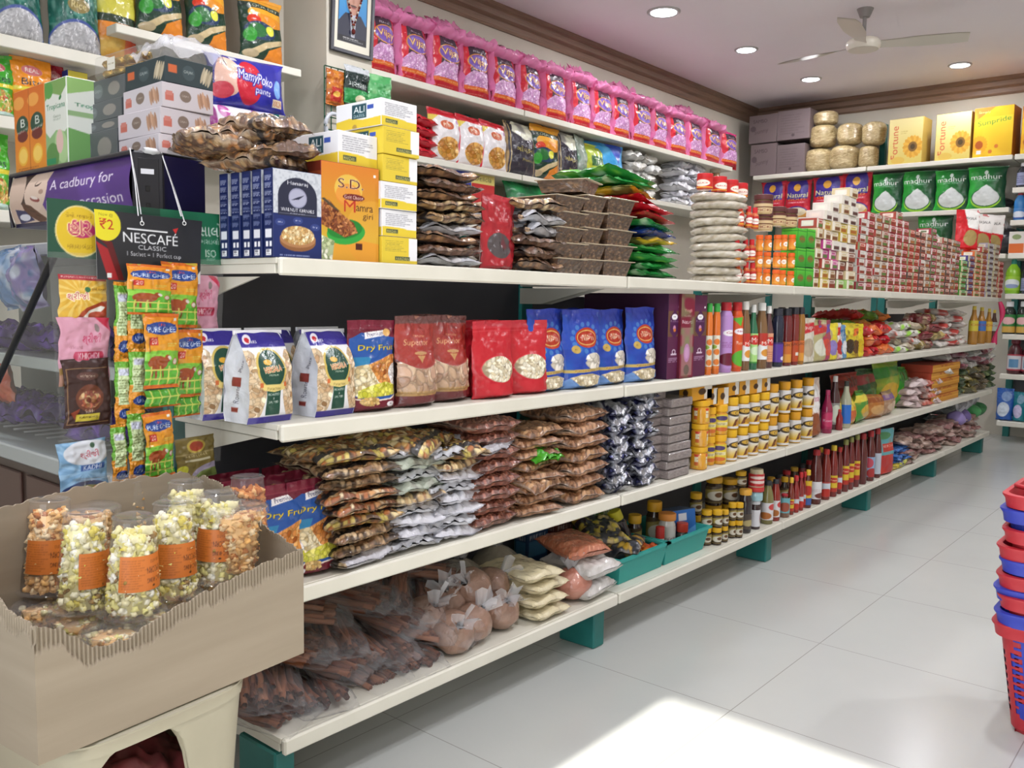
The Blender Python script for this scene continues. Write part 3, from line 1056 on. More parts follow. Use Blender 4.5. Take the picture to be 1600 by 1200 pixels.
# brown snack packets on the walnut boxes
sn = [lie('snack_packet', brown_mix(90, 110, .17, .24, s_, ('8a6848', '5f4230', 'ab8c68', '9a7a52', 'b07a48'), mg='8e7a66', s=.05, n=360), .17, .26, .035, m='film_over', seed=s_, crump=.012, zig=.008, relief=.003) for s_ in (1, 2, 3)]
zt = ZA + h
for i, (x, y, dz, rz, rx, lb) in enumerate([(-.13, .05, .0, .35, .0, 'brown mix packet lying lowest on the walnut boxes'), (-.12, .075, .024, -.25, .10, 'brown mix packet second up on the walnut boxes, nearly over the edge'),
                                            (-.15, .03, .048, .5, -.05, 'brown mix packet third up on the walnut boxes'), (-.14, .05, .072, .1, .05, 'topmost brown mix packet over the walnut boxes'),
                                            (-.16, -.02, .030, 1.2, -.12, 'brown mix packet with orange bits leaning by the white biscuit boxes')]):
    inst('snack_packet', sn[i % 3], (x, y, zt + .002 + dz), lb, 'snack packet', 'brown mix packets on the walnut boxes', rot=(rx, .03, rz), scale=(.68, .85, .95))

# stacks of brown packets beside the tower, red pouch between them
bp = [lie('snack_packet', brown_mix(80, 100, .19, .2, 10 + s_, p_[0], panel=p_[1], mg='77665a', s=.05, n=340), .20, .22, .030, m='film_over', seed=20 + s_, crump=.012, zig=.008, relief=.003)
      for s_, p_ in enumerate([(('8a5f40', '6a4430', 'b98f66'), None), (('b08a5a', '8e6a44', 'd2b88a'), None), (('6a4836', '4e3426', '8a6a50'), None), (('a98058', '7a5238', 'c8a880'), 'b9bbc2')])]
stack('brown snack packet', bp, 9, 654, 762, 262, -.012, ZA, 'beside the date box tower', 'snack packet', 'brown packets beside the date boxes', 'snack_packet', order=[3, 2, 0, 3, 1, 1, 0, 2, 0], rj=.12)
stack('dark brown snack packet', bp, 6, 815, 885, 312, -.012, ZA, 'between the red pouch and the trays', 'snack packet', 'brown packets by the red pouch', 'snack_packet', order=[0, 2, 2, 3, 3, 1], rj=.2)
Y, w, h = slot(757, 820, 305, -.015, ZA)
a = Art(60, 110, w / h, 'a5242e', 3).rect(0, .93, 1, 1, 'b83a44').ell(.42, .33, .32, .17, '514a4c').noise(9, '8a1a26', .4, 2)
inst('stand_pouch', pouch('stand_pouch', a, w, h, .05, 'stand', 5, .006), (-.045, Y, ZA), 'tall red pouch with a grey oval standing between brown packet stacks', 'pouch', rot=(0, .03, .15))

# punnets of dark figs
a1 = Art(40, 26, 1.5, '5a4438', 5)
a1.bits(a1.U > -1, 130, .10, .07, ['6b5040', '54402f', '7a5c44', '4a362a', '8a6a4c'])
a2 = Art(30, 26, 1.2, '5a4438', 6)
a2.bits(a2.U > -1, 90, .10, .07, ['6b5040', '54402f', '7a5c44', '4a362a', '8a6a4c'])


def tray(w, d, h):
    mb = MB()
    hb = h - .003
    for f, art in ((0, a1), (1, a2)):
        u = np.linspace(-1, 1, art.nu)[None, :] * np.ones((art.nv, 1))
        v = np.linspace(0, 1, art.nv)[:, None] * np.ones((1, art.nu))
        k = .84 + .16 * v
        for sg in (1, -1):
            if f == 0: P = np.stack([sg * d / 2 * k, sg * u * w / 2 * k, v * hb], -1)
            else: P = np.stack([-sg * u * d / 2 * k, sg * w / 2 * k, v * hb], -1)
            mb.grid(P, art.cols())
    body = mb.mesh('tub', 'film_over', False)
    lid = MB().box(-d / 2 - .006, -w / 2 - .006, hb, d / 2 + .01, w / 2 + .006, h - .0005, 'b3a48c', .0008).mesh('lid', 'plastic', False)
    return [('tub', body), ('lid', lid)]


zt = 0
for c, (x0, x1, yt) in enumerate([(868, 915, 306), (912, 947, 306), (948, 992, 310)]):
    Y, w, h = slot(x0, x1, yt, -.02, ZA)
    T = tray(w * .93, .14, h / 5)
    for i in range(5):
        inst('fruit_tub', T, (-.095 + rng.uniform(-.004, .004), Y + rng.uniform(-.003, .003), ZA + i * h / 5), 'tub of dark dried fruit, %s up in the %s column by the green packets' % (ORD[i], ['nearer', 'middle', 'outer'][c]), 'food tub', 'tubs of dark dried fruit', rot=(0, 0, rng.uniform(-.05, .05)))
inst('fruit_tub', tray(.13, .14, .035), (-.10, Y - .16, ZA + h + .001), 'wide tub of dried fruit lying across the tops of the tub columns', 'food tub', 'tubs of dark dried fruit', rot=(0, 0, .3))


# coloured snack bags stacked by the tubs
def snackbag(c, c2, c3, seed, txt='SALTED'):
    a = Art(60, 70, .9, c, seed).noise(5, c2, .9, seed, .45).noise(9, c3, .8, seed + 3, .62)
    a.rect(0, 0, 1, .05, c).rect(.25, .45, .75, .62, 'f2efe0', .8).text(txt, .5, .53, .1, '222222', w=.4)
    return lie('snack_bag', a, .22, .26, .035, m='gloss_pouch', seed=seed, crump=.014)


gb = [snackbag('1d7a35', '2f9a48', 'cfe0c0', 1), snackbag('b01c28', 'c8303a', 'd9a030', 2), snackbag('223a8a', '3a4a60', 'e8e8ee', 3), snackbag('c8a424', '5a5a30', 'e6e0a0', 4), snackbag('2c8a3a', '8ac04a', 'e4efe0', 5)]
nm = ['green', 'red', 'navy blue', 'yellow', 'leaf green']
od = [0, 0, 4, 0, 3, 2, 0, 1, 1, 1, 3, 0, 4]
Y, w, h = slot(992, 1072, 268, -.02, ZA)
for i, k in enumerate(od):
    inst('snack_bag', gb[k], (-.15 - rng.uniform(0, .015) - .004 * i * (i > 8), Y - .012 * (i - 6) * (i > 6) * .8 + rng.uniform(-.015, .015), ZA + i * h / 13), '%s snack bag, %s up in the mixed pile beside the papad packs' % (nm[k], ORD[i]), 'snack bag', 'mixed snack bags beside the papads',
         rot=(rng.uniform(-.05, .05) - .01 * i, -.03, rng.uniform(-.25, .25)), scale=(1, 1.0, h / 13 / .035 * 1.05))

# papad packs: round, in crinkled film
xpp, Y, w, _h = rnd(1078, 1163, 292, -.012, ZA)
h = px(1120, 294, 0, -.03)[2] - ZA
pm = []
for s_ in range(3):
    n, mb = 40, MB()
    th = np.linspace(0, 2 * np.pi, n, endpoint=False)
    prof = [(.0, 0), (.85, 0), (1.0, .2), (1.06, .45), (1.0, .75), (.85, 1), (0, 1)]
    P = np.array([[((r_ + .16 * (vnoise(np.array([t * 6.0 + s_ * 9]), np.array([j * 1.3]), s_)[0] - .5) * (r_ > .5)) * np.array([math.cos(t), math.sin(t), 0]) * w / 2.1 + [0, 0, z_ * .03]) for t in th] for j, (r_, z_) in enumerate(prof)])
    nz = np.random.RandomState(s_).rand(len(prof), n, 1)
    mb.grid(P, lin(hx('a6997f')) * (1 - nz) + lin(hx('cfc9bd')) * nz, wrap=True)
    me = mb.mesh('papad_pack', 'film_over')
    pm.append(me)
for i in range(11):
    inst('papad_pack', pm[i % 3], (xpp + rng.uniform(-.008, .008), Y + rng.uniform(-.008, .008) - .001 * i, ZA + i * h / 11), 'round papad pack in crinkled film, %s up in the stack' % ORD[i], 'papad pack', 'stacked papad packs', rot=(0, rng.uniform(-.04, .04), rng.uniform(0, 6)), scale=(1, 1, h / 11 / .03 * 1.03))
zt = ZA + h
sauce_art = Art(40, 40, 1.2, 'c62a24', 3).ell(.5, .5, .3, .35, 'f0e6da').text('SAUCE', .5, .5, .16, 'b02018', w=.45).rect(0, 0, 1, .12, 'e6a030')
J = jar(.055, .055, 'b8402a', 'c81e26', sauce_art, caph=.34, capd=1.0, n=16)
for i, x in enumerate((1097, 1117, 1137, 1156)):
    inst('sauce_jar', J, (xpp + (.02, .025, .02, .01)[i], yx(x + 4, xpp + .02, zt), zt + .001), 'small red-lidded jar on top of the papads, %s from the snack bags' % NTH[i], 'jar', 'red-lidded jars on the papads', rot=(0, 0, rng.uniform(-1, 1)))

# red-capped bottles, orange jars, green boxes beyond the papads
redart = Art(30, 40, 1.0, 'b82420', 4).ell(.5, .55, .33, .25, 'f2ece4').text('Kissan', .5, .55, .14, 'b02018', w=.5).rect(0, .05, 1, .2, 'd8902c')
for row, (yb, yt) in enumerate(((446, 408), (407, 372), (355, 318))):
    zz = px(1160, yb, 0, -.03)[2] if row else ZA
    for c, (x0, x1) in enumerate(((1145, 1158), (1158, 1170), (1168, 1181))):
        xx = x0 + (0, -1, 4)[row]
        xc, Y, D, _ = rnd(xx, xx + 13, yt, -.015, zz)
        h = px(xx + 6, yt, 0, xc)[2] - zz
        if row == 0 and c == 0: RB = bottle(D, h * 1.0, [(.9, 0), (1, .03), (1, .6), (.8, .68), (.55, .76)], 'c05a2a', 'c81c24', redart, (.06, .58), .74, .62)
        inst('sauce_bottle', RB, (xc, Y, ZA + row * (h + .0) if row < 2 else zz), 'red-capped sauce bottle, %s row up, %s from the papads' % (ORD[row], NTH[c]), 'bottle', 'red-capped sauce bottles', rot=(0, 0, rng.uniform(-.3, .3)))
orart = Art(34, 40, 1.0, 'e08a28', 5).grad('e8a83c', 'df6f22', 0, 1).ell(.62, .5, .22, .26, 'f4efe6').lines(.5, .4, .75, .6, 3, 'b05020')
oj = None
for c, (x0, x1) in enumerate(((1178, 1190), (1188, 1206), (1204, 1219), (1214, 1229), (1226, 1243))):
    for row, (yb, yt) in enumerate(((450, 418), (412, 388), (386, 358))):
        xc, Y, D, h = rnd(x0, x1, (418, 386, 354)[row] + (4 if c > 2 else 0), -.012, ZA)
        dz = (px(x0, 418, 0, xc)[2] - ZA)
        if oj is None: oj = jar(D * 1.0, dz * .99, 'e0882a', 'e8641c', orart, caph=.24, capd=.95, n=16)
        inst('orange_jar', oj, (xc, Y, ZA + row * dz), 'orange jar with orange lid, %s row up, %s from the red bottles' % (ORD[row], NTH[c]), 'jar', 'orange jars', rot=(0, 0, rng.uniform(-.5, .8)))
pk = Art(36, 30, 1.2, 'cdb68a', 6).rect(0, .4, 1, .5, '6a3a20').rect(0, .75, 1, 1, '5a2a24').text('PICKLE', .5, .2, .2, '6a2018', w=.6)
pj = jar(.07, .075, 'c2a878', '5e3030', pk, caph=.25, capd=1.02)
for i, (x, y) in enumerate(((1192, 362), (1192, 336), (1213, 354), (1231, 356))):
    p = px(x, y, 0, -.06)
    inst('pickle_jar', pj, (-.06, p[1], p[2]), 'cream pickle jar with maroon lid %s' % ['standing on the orange jars', 'topmost, on the other cream pickle jar', 'further along on the orange jars', 'by the green boxes'][i], 'jar', 'maroon-lidded pickle jars')
ga = Art(26, 34, .8, '4aa82e', 7).grad('2f8f2a', '62c83c', 0, 1).ell(.5, .45, .35, .2, '6a7a30').text('HERBAL', .5, .46, .1, 'c83a20', w=.6).rect(0, .85, 1, .9, '2a7a28')
gbm = None
for c, (x0, x1) in enumerate(((1243, 1257), (1257, 1271))):
    for row in range(3):
        Y, w, h = slot(x0, x1, 356, -.012, ZA)
        if gbm is None: gbm = MB().box(-.07, -w * .48, 0, 0, w * .48, h / 3 - .001, '2f8f2a', .002, arts={'+X': ga, '-Y': ga}).mesh('green_box', 'card_print', False)
        inst('green_box', gbm, (-.012, Y, ZA + row * h / 3), 'bright green box, %s up in the %s green column' % (ORD[row], ['nearer', 'farther'][c]), 'box', 'bright green boxes')


# the wall of spice boxes
def spice(c, c2, seed, w=.10, h=.037):
    a = Art(26, 14, 2.4, c, seed)
    a.rect(0, 0, .28, 1, c2).rect(.3, .55, .95, .85, 'e9e2da').rect(.34, .12, .9, .45, ['7a4a2c', '8a3a28', '5a7a3a', 'a8642c', '5a3a34'][seed % 5])
    a.rect(.36, .62, .85, .78, c)
    s_ = Art(16, 14, 1.4, c, seed + 9).rect(.2, .2, .8, .8, 'e6dfd6').rect(.3, .35, .7, .65, c2)
    return MB().box(-.08, -w / 2, 0, 0, w / 2, h - .0008, c, .0012, arts={'+X': a, '-Y': s_}).mesh('spice_box', 'card_print', False)


SPC = [('a8323a', 'd8d2cc', 'red'), ('b8402e', '8a9a72', 'red and green'), ('9a4a3c', 'c8c0b0', 'brick red'), ('8a6a58', 'd0c8bc', 'brown'), ('a85a44', '4a4a44', 'rust'), ('b5a892', 'a83a34', 'beige'), ('c8c4bc', 'a02a30', 'white and red'), ('943040', '6a7a5a', 'dark red')]
n_sp = 0
hrow = .0365
edges = np.linspace(yx(1338, -.012, ZA), yx(1497, -.012, ZA), 18)
tops = [334] * 4 + [330] * 2 + [345] + [358] * 2 + [356] * 3 + [372] * 3 + [376] * 3
sm = {}
for c in range(17):
    w = edges[c + 1] - edges[c]
    Yc = (edges[c] + edges[c + 1]) / 2
    xi = 1338 + c * 9.35
    k = int(round((px(xi + 4, tops[c], 0, -.012)[2] - ZA) / hrow))
    kind = [6, 0, 3, 2, 0, 0, 0, 1, 1, 4, 3, 7, 5, 2, 4, 3, 7][c]
    for r_ in range(k):
        kk = kind if (c * 7 + r_ * 3) % 5 else (kind + 1 + (r_ % 3)) % 8
        if (kk, round(w, 2)) not in sm: sm[(kk, round(w, 2))] = spice(SPC[kk][0], SPC[kk][1], kk, round(w, 2) - .003, hrow)
        inst('spice_box', sm[(kk, round(w, 2))], (-.012 - rng.uniform(0, .006), Yc, ZA + r_ * hrow), '%s spice box, %s row up, %s column of the spice box wall' % (SPC[kk][2], ORD[r_], NTH[c]), 'spice box', 'wall of spice boxes')
        n_sp += 1
ecol = [('4a9a3a', 'green', 410), ('4a3a7a', 'purple', 395), ('c8622c', 'orange', 392), ('9a3a34', 'maroon', 384), ('a8a8b4', 'grey', 376), ('b8ab98', 'beige', 382), ('c03234', 'bright red', 405)]
eed = np.linspace(yx(1499, -.012, ZA), yx(1566, -.012, ZA), 8)
for c, (cl, nm_, yt) in enumerate(ecol):
    w = eed[c + 1] - eed[c]
    k = int(round((px(1500 + c * 9, yt, 0, -.012)[2] - ZA) / hrow))
    me = spice(cl, 'd8d0a8', c, w * .97, hrow)
    for r_ in range(k):
        inst('spice_box', me, (-.012 - rng.uniform(0, .008), (eed[c] + eed[c + 1]) / 2, ZA + r_ * hrow), '%s spice box, %s row up, at the far end of the box wall' % (nm_, ORD[r_]), 'spice box', 'coloured spice boxes at the end')
# smaller mixed cartons between the green boxes and the spice wall
mixc = [('d6c49a', 'cream'), ('8a5a48', 'brown'), ('c84a94', 'pink'), ('c8b040', 'yellow'), ('dcd6cc', 'white'), ('b89a70', 'tan'), ('9ac070', 'pale green'), ('a8483c', 'russet')]
lay = [(1272, 1282, [0, 1, 5, 0, 5, 0, 7]), (1283, 1296, [3, 3, 7, 2, 2, 5, 3, 4]), (1296, 1309, [1, 5, 2, 2, 4, 0, 0, 4, 4]), (1309, 1322, [6, 1, 1, 0, 4, 3, 3, 4, 0, 4]), (1322, 1336, [6, 0, 1, 1, 4, 5, 3, 4, 4, 4, 0])]
for c, (x0, x1, seq) in enumerate(lay):
    Y, w, _ = slot(x0, x1, 400, -.012, ZA)
    for r_, k in enumerate(seq):
        key = ('m', k, c)
        if key not in sm: sm[key] = spice(mixc[k][0], 'efe8da', k, w * .95, .041)
        inst('small_carton', sm[key], (-.012 - rng.uniform(0, .012), Y + rng.uniform(-.004, .004), ZA + r_ * .041), '%s small carton, %s row up, %s pile beyond the green boxes' % (mixc[k][1], ORD[r_], NTH[c]), 'carton', 'small mixed cartons', rot=(0, 0, rng.uniform(-.06, .06)))
# packs standing on the end of the wall
ra = Art(40, 60, .6, 'c8202a', 5).poly([(.35, 1), (1, 1), (1, .5), (.5, .55)], 'efece8').text('MASALA', .62, .78, .07, '444444', w=.45).ell(.6, .3, .3, .2, 'a8905a')
zt = px(1530, 386, 0, -.10)[2] - .04
for i, (x0, x1, yt) in enumerate(((1507, 1527, 326), (1522, 1545, 333), (1538, 1560, 334))):
    Y, w, h = slot(x0, x1, yt, -.06, zt)
    inst('masala_pack', pouch('masala_pack', ra, w * .48, h, .05, 'stand', i, .006), (-.09, Y, zt), 'red and white masala pack %s on the spice boxes' % ['tilted nearest the sugar bag', 'in the middle of three', 'with a white panel, beyond the others'][i], 'pouch', 'red and white packs on the spice boxes', rot=(0, .05 * i, -.8))


# ================================================================== goods: shelf B
def scrib(a, u, v, h, c, t='Roasted', rot=0): return a.text(t, u, v, h, c, rot=rot)


# pistachio bags
a = Art(104, 150, .66, 'e6e6ea', 4)
m = a.em(0, .40, .34, .42) | a.em(1.02, .40, .30, .42)
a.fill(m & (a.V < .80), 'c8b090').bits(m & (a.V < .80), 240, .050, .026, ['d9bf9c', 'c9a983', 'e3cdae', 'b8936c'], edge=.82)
a.rect(0, 0, 1, .075, '35298a').rect(0, .83, 1, 1, '33288a')
a.ell(.16, .915, .10, .045, 'e8e4f0', rot=.6).ell(.16, .905, .05, .03, 'c03038').text('nuts', .27, .89, .035, 'f0eef8')
a.rect(.34, .09, .66, .42, '1f4a3a').text('ROASTED', .5, .32, .026, 'e8efe8', w=.26).text('&', .5, .275, .024, 'e8efe8').text('SALTED', .5, .235, .026, 'e8efe8', w=.22)
a.ell(.48, .60, .33, .225, 'c9b05a').ell(.48, .60, .29, .20, '1d4638')
a.text('VERSALA', .48, .595, .062, 'b03428', w=.40, rot=.10, ol='e8dfae', ow=.12).ell(.40, .67, .09, .03, 'd8a83a').text('PREMIUM', .49, .53, .018, 'e6ecd8', w=.2)
a.poly([(.22, .43), (.80, .43), (.76, .37), (.5, .345), (.27, .37)], 'dcc67a').text('Pistachios', .5, .385, .03, '6a5a2a', w=.3).rect(.20, .40, .27, .45, 'c86a3a').rect(.74, .40, .81, .45, 'c86a3a')
sd = Art(40, 120, .3, 'd9dbe2', 5).text('Pistachios', .5, .66, .30, '6a6a78', rot=1.5).text('Roasted', .5, .30, .28, '6a6a78', rot=1.5) if False else Art(40, 120, .3, 'd6d9e2', 5)
sd.text('Pista', .55, .62, .05, '5a5a6a', rot=1.45).text('Roasted', .5, .33, .05, '5a5a6a', rot=1.45).rect(.3, .40, .62, .50, '8a3a34').rect(.3, .12, .55, .17, '8a3a34')
Y, w, h = slot(388, 459, 519, -.045, ZB)
gp = gusset('pistachio_bag', a, sd, w, h, .085, 3)
for X, y, dz, lb in [(-.09, Y, 0, 'pistachio bag standing foremost at the end of its shelf'), (-.085, slot(494, 557, 525, -.04, ZB)[0], 0, 'pistachio bag beside the maroon dry fruit pouch'), (-.19, Y - .03, .002, 'pistachio bag behind the foremost one, showing its white side'),
                     (-.195, Y + .095, .002, 'pistachio bag set back between the two front bags'), (-.19, Y + .22, .002, 'pistachio bag hidden behind the bag by the maroon pouch')]:
    inst('pistachio_bag', gp, (X, y, ZB), lb, 'nut bag', 'blue and white pistachio bags', rot=(0, 0, .03 if X > -.1 else -.04))


# maroon dry fruit pouches (also on shelf C)
def dryfruit():
    a = Art(100, 150, .62, '6a1c30', 6)
    a.rect(0, .90, 1, 1, '7a2438').rect(0, .905, 1, .91, '8a3a4a')
    a.poly([(.03, .80), (.25, .86), (.6, .84), (1, .80), (1, .15), (.5, .10), (.03, .18)], '24509a')
    a.grad('2f6ab8', '1c3c8a', .5, .8, .03, 1) if False else a.poly([(.03, .60), (.4, .60), (.3, .50), (.03, .48)], '2a7aa8')
    a.poly([(.3, .79), (.74, .83), (.78, .89), (.32, .86)], 'ece8ea').text('Premium', .54, .845, .042, '2a2a5a', w=.36, rot=.10).ell(.80, .86, .08, .04, 'e0b068', rot=.5)
    a.text('Dry Fruit', .56, .69, .075, 'e0c838', w=.78, sh=.1, ol='3a3a2a', ow=.03)
    m = a.em(.28, .34, .40, .18) & (a.V > .18)
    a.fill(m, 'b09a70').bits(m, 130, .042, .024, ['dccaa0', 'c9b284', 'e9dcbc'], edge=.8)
    m = a.pm([(.3, .52), (.55, .56), (.85, .62), (1, .62), (1, .40), (.7, .26), (.45, .33)])
    a.fill(m, 'a0682c').bits(m, 130, .045, .024, ['d9934a', 'c67f3c', 'e3a860', 'b86f30'], edge=.8, rot=.9)
    m = a.em(.95, .38, .22, .15)
    a.fill(m, 'b8b4b4').bits(m, 60, .04, .02, ['ece9ea', 'dcd6d8', 'f6f4f4'], edge=.82)
    m = a.pm([(.1, .16), (.9, .18), (.95, .27), (.6, .33), (.35, .30), (.1, .24)])
    a.fill(m, 'a8a22c').bits(m, 80, .035, .028, ['d6d04a', 'c2c03a', 'e6de74'], edge=.82)
    a.poly([(0, .15), (.3, .12), (.7, .13), (1, .18), (1, 0), (0, 0)], '6a1c2c').poly([(0, .165), (.3, .135), (.7, .145), (1, .195), (1, .18), (.7, .13), (.3, .12), (0, .15)], 'e8dcd0')
    m = a.em(.3, .12, .18, .05)
    a.bits(m, 40, .03, .018, ['d9b878', 'c9a05a'])
    return a.ell(.72, .08, .10, .03, 'e6e2e8').text('500g', .72, .08, .02, '4a2a3a')


DF = dryfruit()
Y, w, h = slot(557, 632, 501, -.03, ZB)
dfp = pouch('dry_fruit_pouch', DF, w, h, .07, 'stand', 4, .004, relief=.0015, back='5a1626')
inst('dry_fruit_pouch', dfp, (-.065, Y, ZB), 'maroon and blue dry fruit pouch on the middle shelf, beside the walnut pouches', 'pouch', 'dry fruit pouches', rot=(0, 0, .04))

# clear-windowed walnut pouches
a = Art(90, 130, .68, '5a1a20', 7)
a.ell(.5, .72, .62, .30, 'a02a20').ell(.5, .66, .50, .27, '9a241c').rect(0, .91, 1, 1, '6a3a38')
a.text('Superior', .45, .70, .085, 'd8a878', w=.62, sh=.2).text('Hanuman', .55, .78, .03, 'd8a878', w=.3).ell(.5, .59, .16, .02, 'c09060').poly([(.40, .56), (.5, .48), (.6, .56)], 'c0905a')
m = (a.V < .50) & (a.V > .16) & ~a.em(.5, .72, .62, .30)
a.fill(m, '9a8474').bits(m, 60, .085, .07, ['c2a183', 'b8937a', 'a8866a', 'd0b496'], edge=.86, relief=1.2)
a.rect(0, .13, 1, .18, 'a8824a').rect(0, 0, 1, .13, '5e161c')
for i, (x0, x1, yt, X, lb) in enumerate([(628, 692, 494, -.035, 'clear pouch of whole walnuts with red top, beside the dry fruit pouch'), (686, 736, 494, -.055, 'clear pouch of whole walnuts beside the red cashew pouches')]):
    Y, w, h = slot(x0, x1, yt, X, ZB)
    if i == 0: wp = pouch('walnut_pouch', a, w, h, .08, 'stand', 8, .004, relief=.005, m='film_over')
    inst('walnut_pouch', wp, (X - .03, Y, ZB), lb, 'pouch', 'whole walnut pouches', rot=(0, 0, .0 if i else .06))
inst('walnut_pouch', wp, (-.20, Y + .06, ZB), 'whole walnut pouch half hidden behind the other two', 'pouch', 'whole walnut pouches', rot=(0, 0, -.1))

# red cashew pouches with a clear oval window
a = Art(90, 140, .62, 'b8202c', 8)
a.rect(0, .86, 1, .868, 'cc4a54').rect(0, .90, 1, 1, 'c03440').noise(6, 'c8303c', .35, 4)
m = a.em(.5, .38, .38, .165)
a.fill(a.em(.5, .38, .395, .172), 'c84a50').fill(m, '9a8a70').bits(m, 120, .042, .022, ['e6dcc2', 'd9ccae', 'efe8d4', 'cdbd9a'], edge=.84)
for i, (x0, x1, yt, X, lb) in enumerate([(752, 815, 502, -.022, 'red cashew pouch with oval window, foremost'), (813, 860, 502, -.03, 'red cashew pouch with oval window, next to the blue pouches'),
                                         (738, 790, 492, -.075, 'red cashew pouch behind the foremost, next to the walnut pouches')]):
    Y, w, h = slot(x0, x1, yt, X, ZB)
    if i == 0: rp = pouch('cashew_pouch', a, w, h, .075, 'stand', 9, .004, relief=.002)
    inst('cashew_pouch', rp, (X - .035, Y, ZB), lb, 'pouch', 'red cashew pouches', rot=(0, 0, (.02, -.12, .05)[i]))

# blue makhana pouches
a = Art(96, 140, .62, '1f3fa0', 9)
a.grad('2448ac', '2a3a9e', .5, 1).noise(4, '1a66c0', .5, 5, .5).rect(0, .93, 1, 1, '2c3fa8')
for i in range(14): a.ell(.55 + .36 * math.cos(i * .45), .64 + .17 * math.sin(i * .45), .05, .03, '4f86c4', al=.7)
a.ell(.56, .64, .30, .125, 'b03a22').ell(.56, .64, .26, .095, 'd9b060').ell(.56, .64, .24, .083, 'a8321f').text('REAL', .56, .665, .03, 'e8d9b0', w=.2).text('TRIPTI', .56, .625, .045, 'efe4c4', w=.34)
a.ell(.24, .50, .10, .05, 'bfa054').text('BEST', .24, .50, .018, '6a5020')
m = a.em(.66, .345, .26, .105)
a.bits(m, 34, .07, .055, ['dcd3c4', 'e9e2d6', 'cfc4b2'], edge=.84)
a.poly([(0, .245), (1, .265), (1, .225), (0, .205)], 'bfa65e').text('Premium Cashew', .42, .234, .02, '8a4a1a', w=.5)
a.rect(0, 0, 1, .1, '5f86c0').poly([(0, .10), (.1, .15), (.2, .04), (0, 0)], '6a92cc').poly([(1, .10), (.88, .16), (.8, .04), (1, 0)], '6a92cc')
m = a.pm([(.08, .15), (.3, .185), (.6, .19), (.88, .15), (.76, .05), (.5, .02), (.25, .05)])
a.fill(m, 'c2b184').fill(a.pm([(.12, .145), (.32, .17), (.6, .175), (.85, .145), (.74, .055), (.5, .03), (.27, .055)]), 'a8987a')
a.bits(m & (a.V < .165), 80, .032, .02, ['d8c9aa', 'c6b592', 'e2d6bc'], edge=.84)
for i, (x0, x1, yt, X, lb) in enumerate([(836, 893, 483, -.035, 'blue cashew pouch beside the red pouches'), (890, 950, 481, -.02, 'blue cashew pouch foremost of the blue ones, before the shelf joint'),
                                         (940, 987, 481, -.035, 'blue cashew pouch behind the foremost blue one, over the shelf joint'), (978, 1044, 474, -.025, 'blue cashew pouch beside the purple incense boxes')]):
    Y, w, h = slot(x0, x1, yt, X, ZB)
    if i == 0: bpz = pouch('blue_pouch', a, w * 1.04, h, .075, 'stand', 11, .005, relief=.002)
    inst('blue_pouch', bpz, (X - .035, Y, ZB), lb, 'pouch', 'blue cashew pouches', rot=(0, 0, (.04, -.05, .06, .0)[i]), scale=(1, 1, (1, 1, 1, 1.03)[i]))
inst('blue_pouch', bpz, (-.22, Y - .16, ZB), 'blue cashew pouch standing in the second row, in shade', 'pouch', 'blue cashew pouches', rot=(0, 0, .1))

# incense boxes
def incense(k):
    if k == 0:
        a = Art(34, 130, .22, '5a2246', 3).rect(0, .50, 1, .80, '6a4a34').poly([(.5, .82), (.85, .72), (.85, .56), (.5, .48), (.15, .56), (.15, .72)], '4a1a4a')
        a.ell(.5, .73, .22, .035, 'ecebf0').text('my', .5, .73, .02, '222222').text('Freedom', .5, .68, .014, 'e8e0ea', w=.6).ell(.5, .60, .10, .03, 'c88ab0').ell(.52, .575, .1, .02, 'c8742c')
        return a.ell(.5, .32, .14, .03, 'd8c8d8').ell(.5, .32, .09, .02, '5a2246').rect(.28, .28, .72, .30, 'd8c8d8').lines(.1, .20, .95, .26, 3, 'b89ab8').rect(.78, .84, .88, .86, 'f0f0f0')
    a = Art(34, 130, .22, '7a1c34', 4).text('Yogi', .5, .80, .04, 'e6c0c8', w=.55, ol='b03048', ow=.2).text('Katha', .5, .74, .02, 'e0c0c8', w=.5).text('Natural', .5, .67, .045, 'ece6ea', w=.75)
    a.rect(.1, .03, .9, .60, '9a6a6a').noise(9, '7a8a5a', .7, 3).ell(.5, .30, .22, .11, 'b884b0').ell(.5, .30, .14, .07, 'c898c0').ell(.5, .10, .2, .06, '6a5a50')
    return a


for i, (x0, x1, yt, k, lb) in enumerate([(1041, 1061, 459, 0, 'purple incense box beside the blue pouch'), (1061, 1082, 459, 1, 'maroon incense box between the two purple ones'), (1081, 1101, 461, 0, 'purple incense box beside the orange drink bottles')]):
    Y, w, h = slot(x0, x1, yt, -.025 + .01 * k, ZB)
    inst('incense_box', MB().box(-.33, -w / 2, 0, 0, w / 2, h, '3a1636' if not k else '5a1428', .001, arts={'+X': incense(k)}).mesh('incense_box', 'card_print', False), (-.025 + .01 * k, Y, ZB), lb, 'box', 'incense boxes')

# drinks
lil = Art(40, 90, .5, 'b58ac8', 4).ell(.62, .68, .3, .06, 'f0eef4').text('Guj', .62, .68, .05, 'a02030', w=.35).lines(.3, .40, .9, .52, 4, '8a4a8a').ell(.6, .18, .45, .12, '6a1c34')
ora = Art(40, 90, .5, 'd05022', 5).ell(.62, .70, .3, .06, 'f0eef4').text('Guj', .62, .70, .05, 'a02030', w=.35).text('Rose', .62, .48, .06, 'f0e0d0', w=.4).ell(.75, .18, .5, .16, '5ab032').poly([(.2, .95), (.6, .8), (.7, .98)], '5ab032')
mir = Art(40, 60, .8, 'e6e8ea', 6).poly([(0, 1), (1, 1), (1, .82), (.45, .66), (.2, .4), (.05, .1), (0, .1)], 'b83428').ell(.6, .62, .24, .10, 'd03a2a').text('Mr', .6, .62, .12, 'f4efe8', w=.3).ell(.66, .26, .22, .14, 'd8933a')
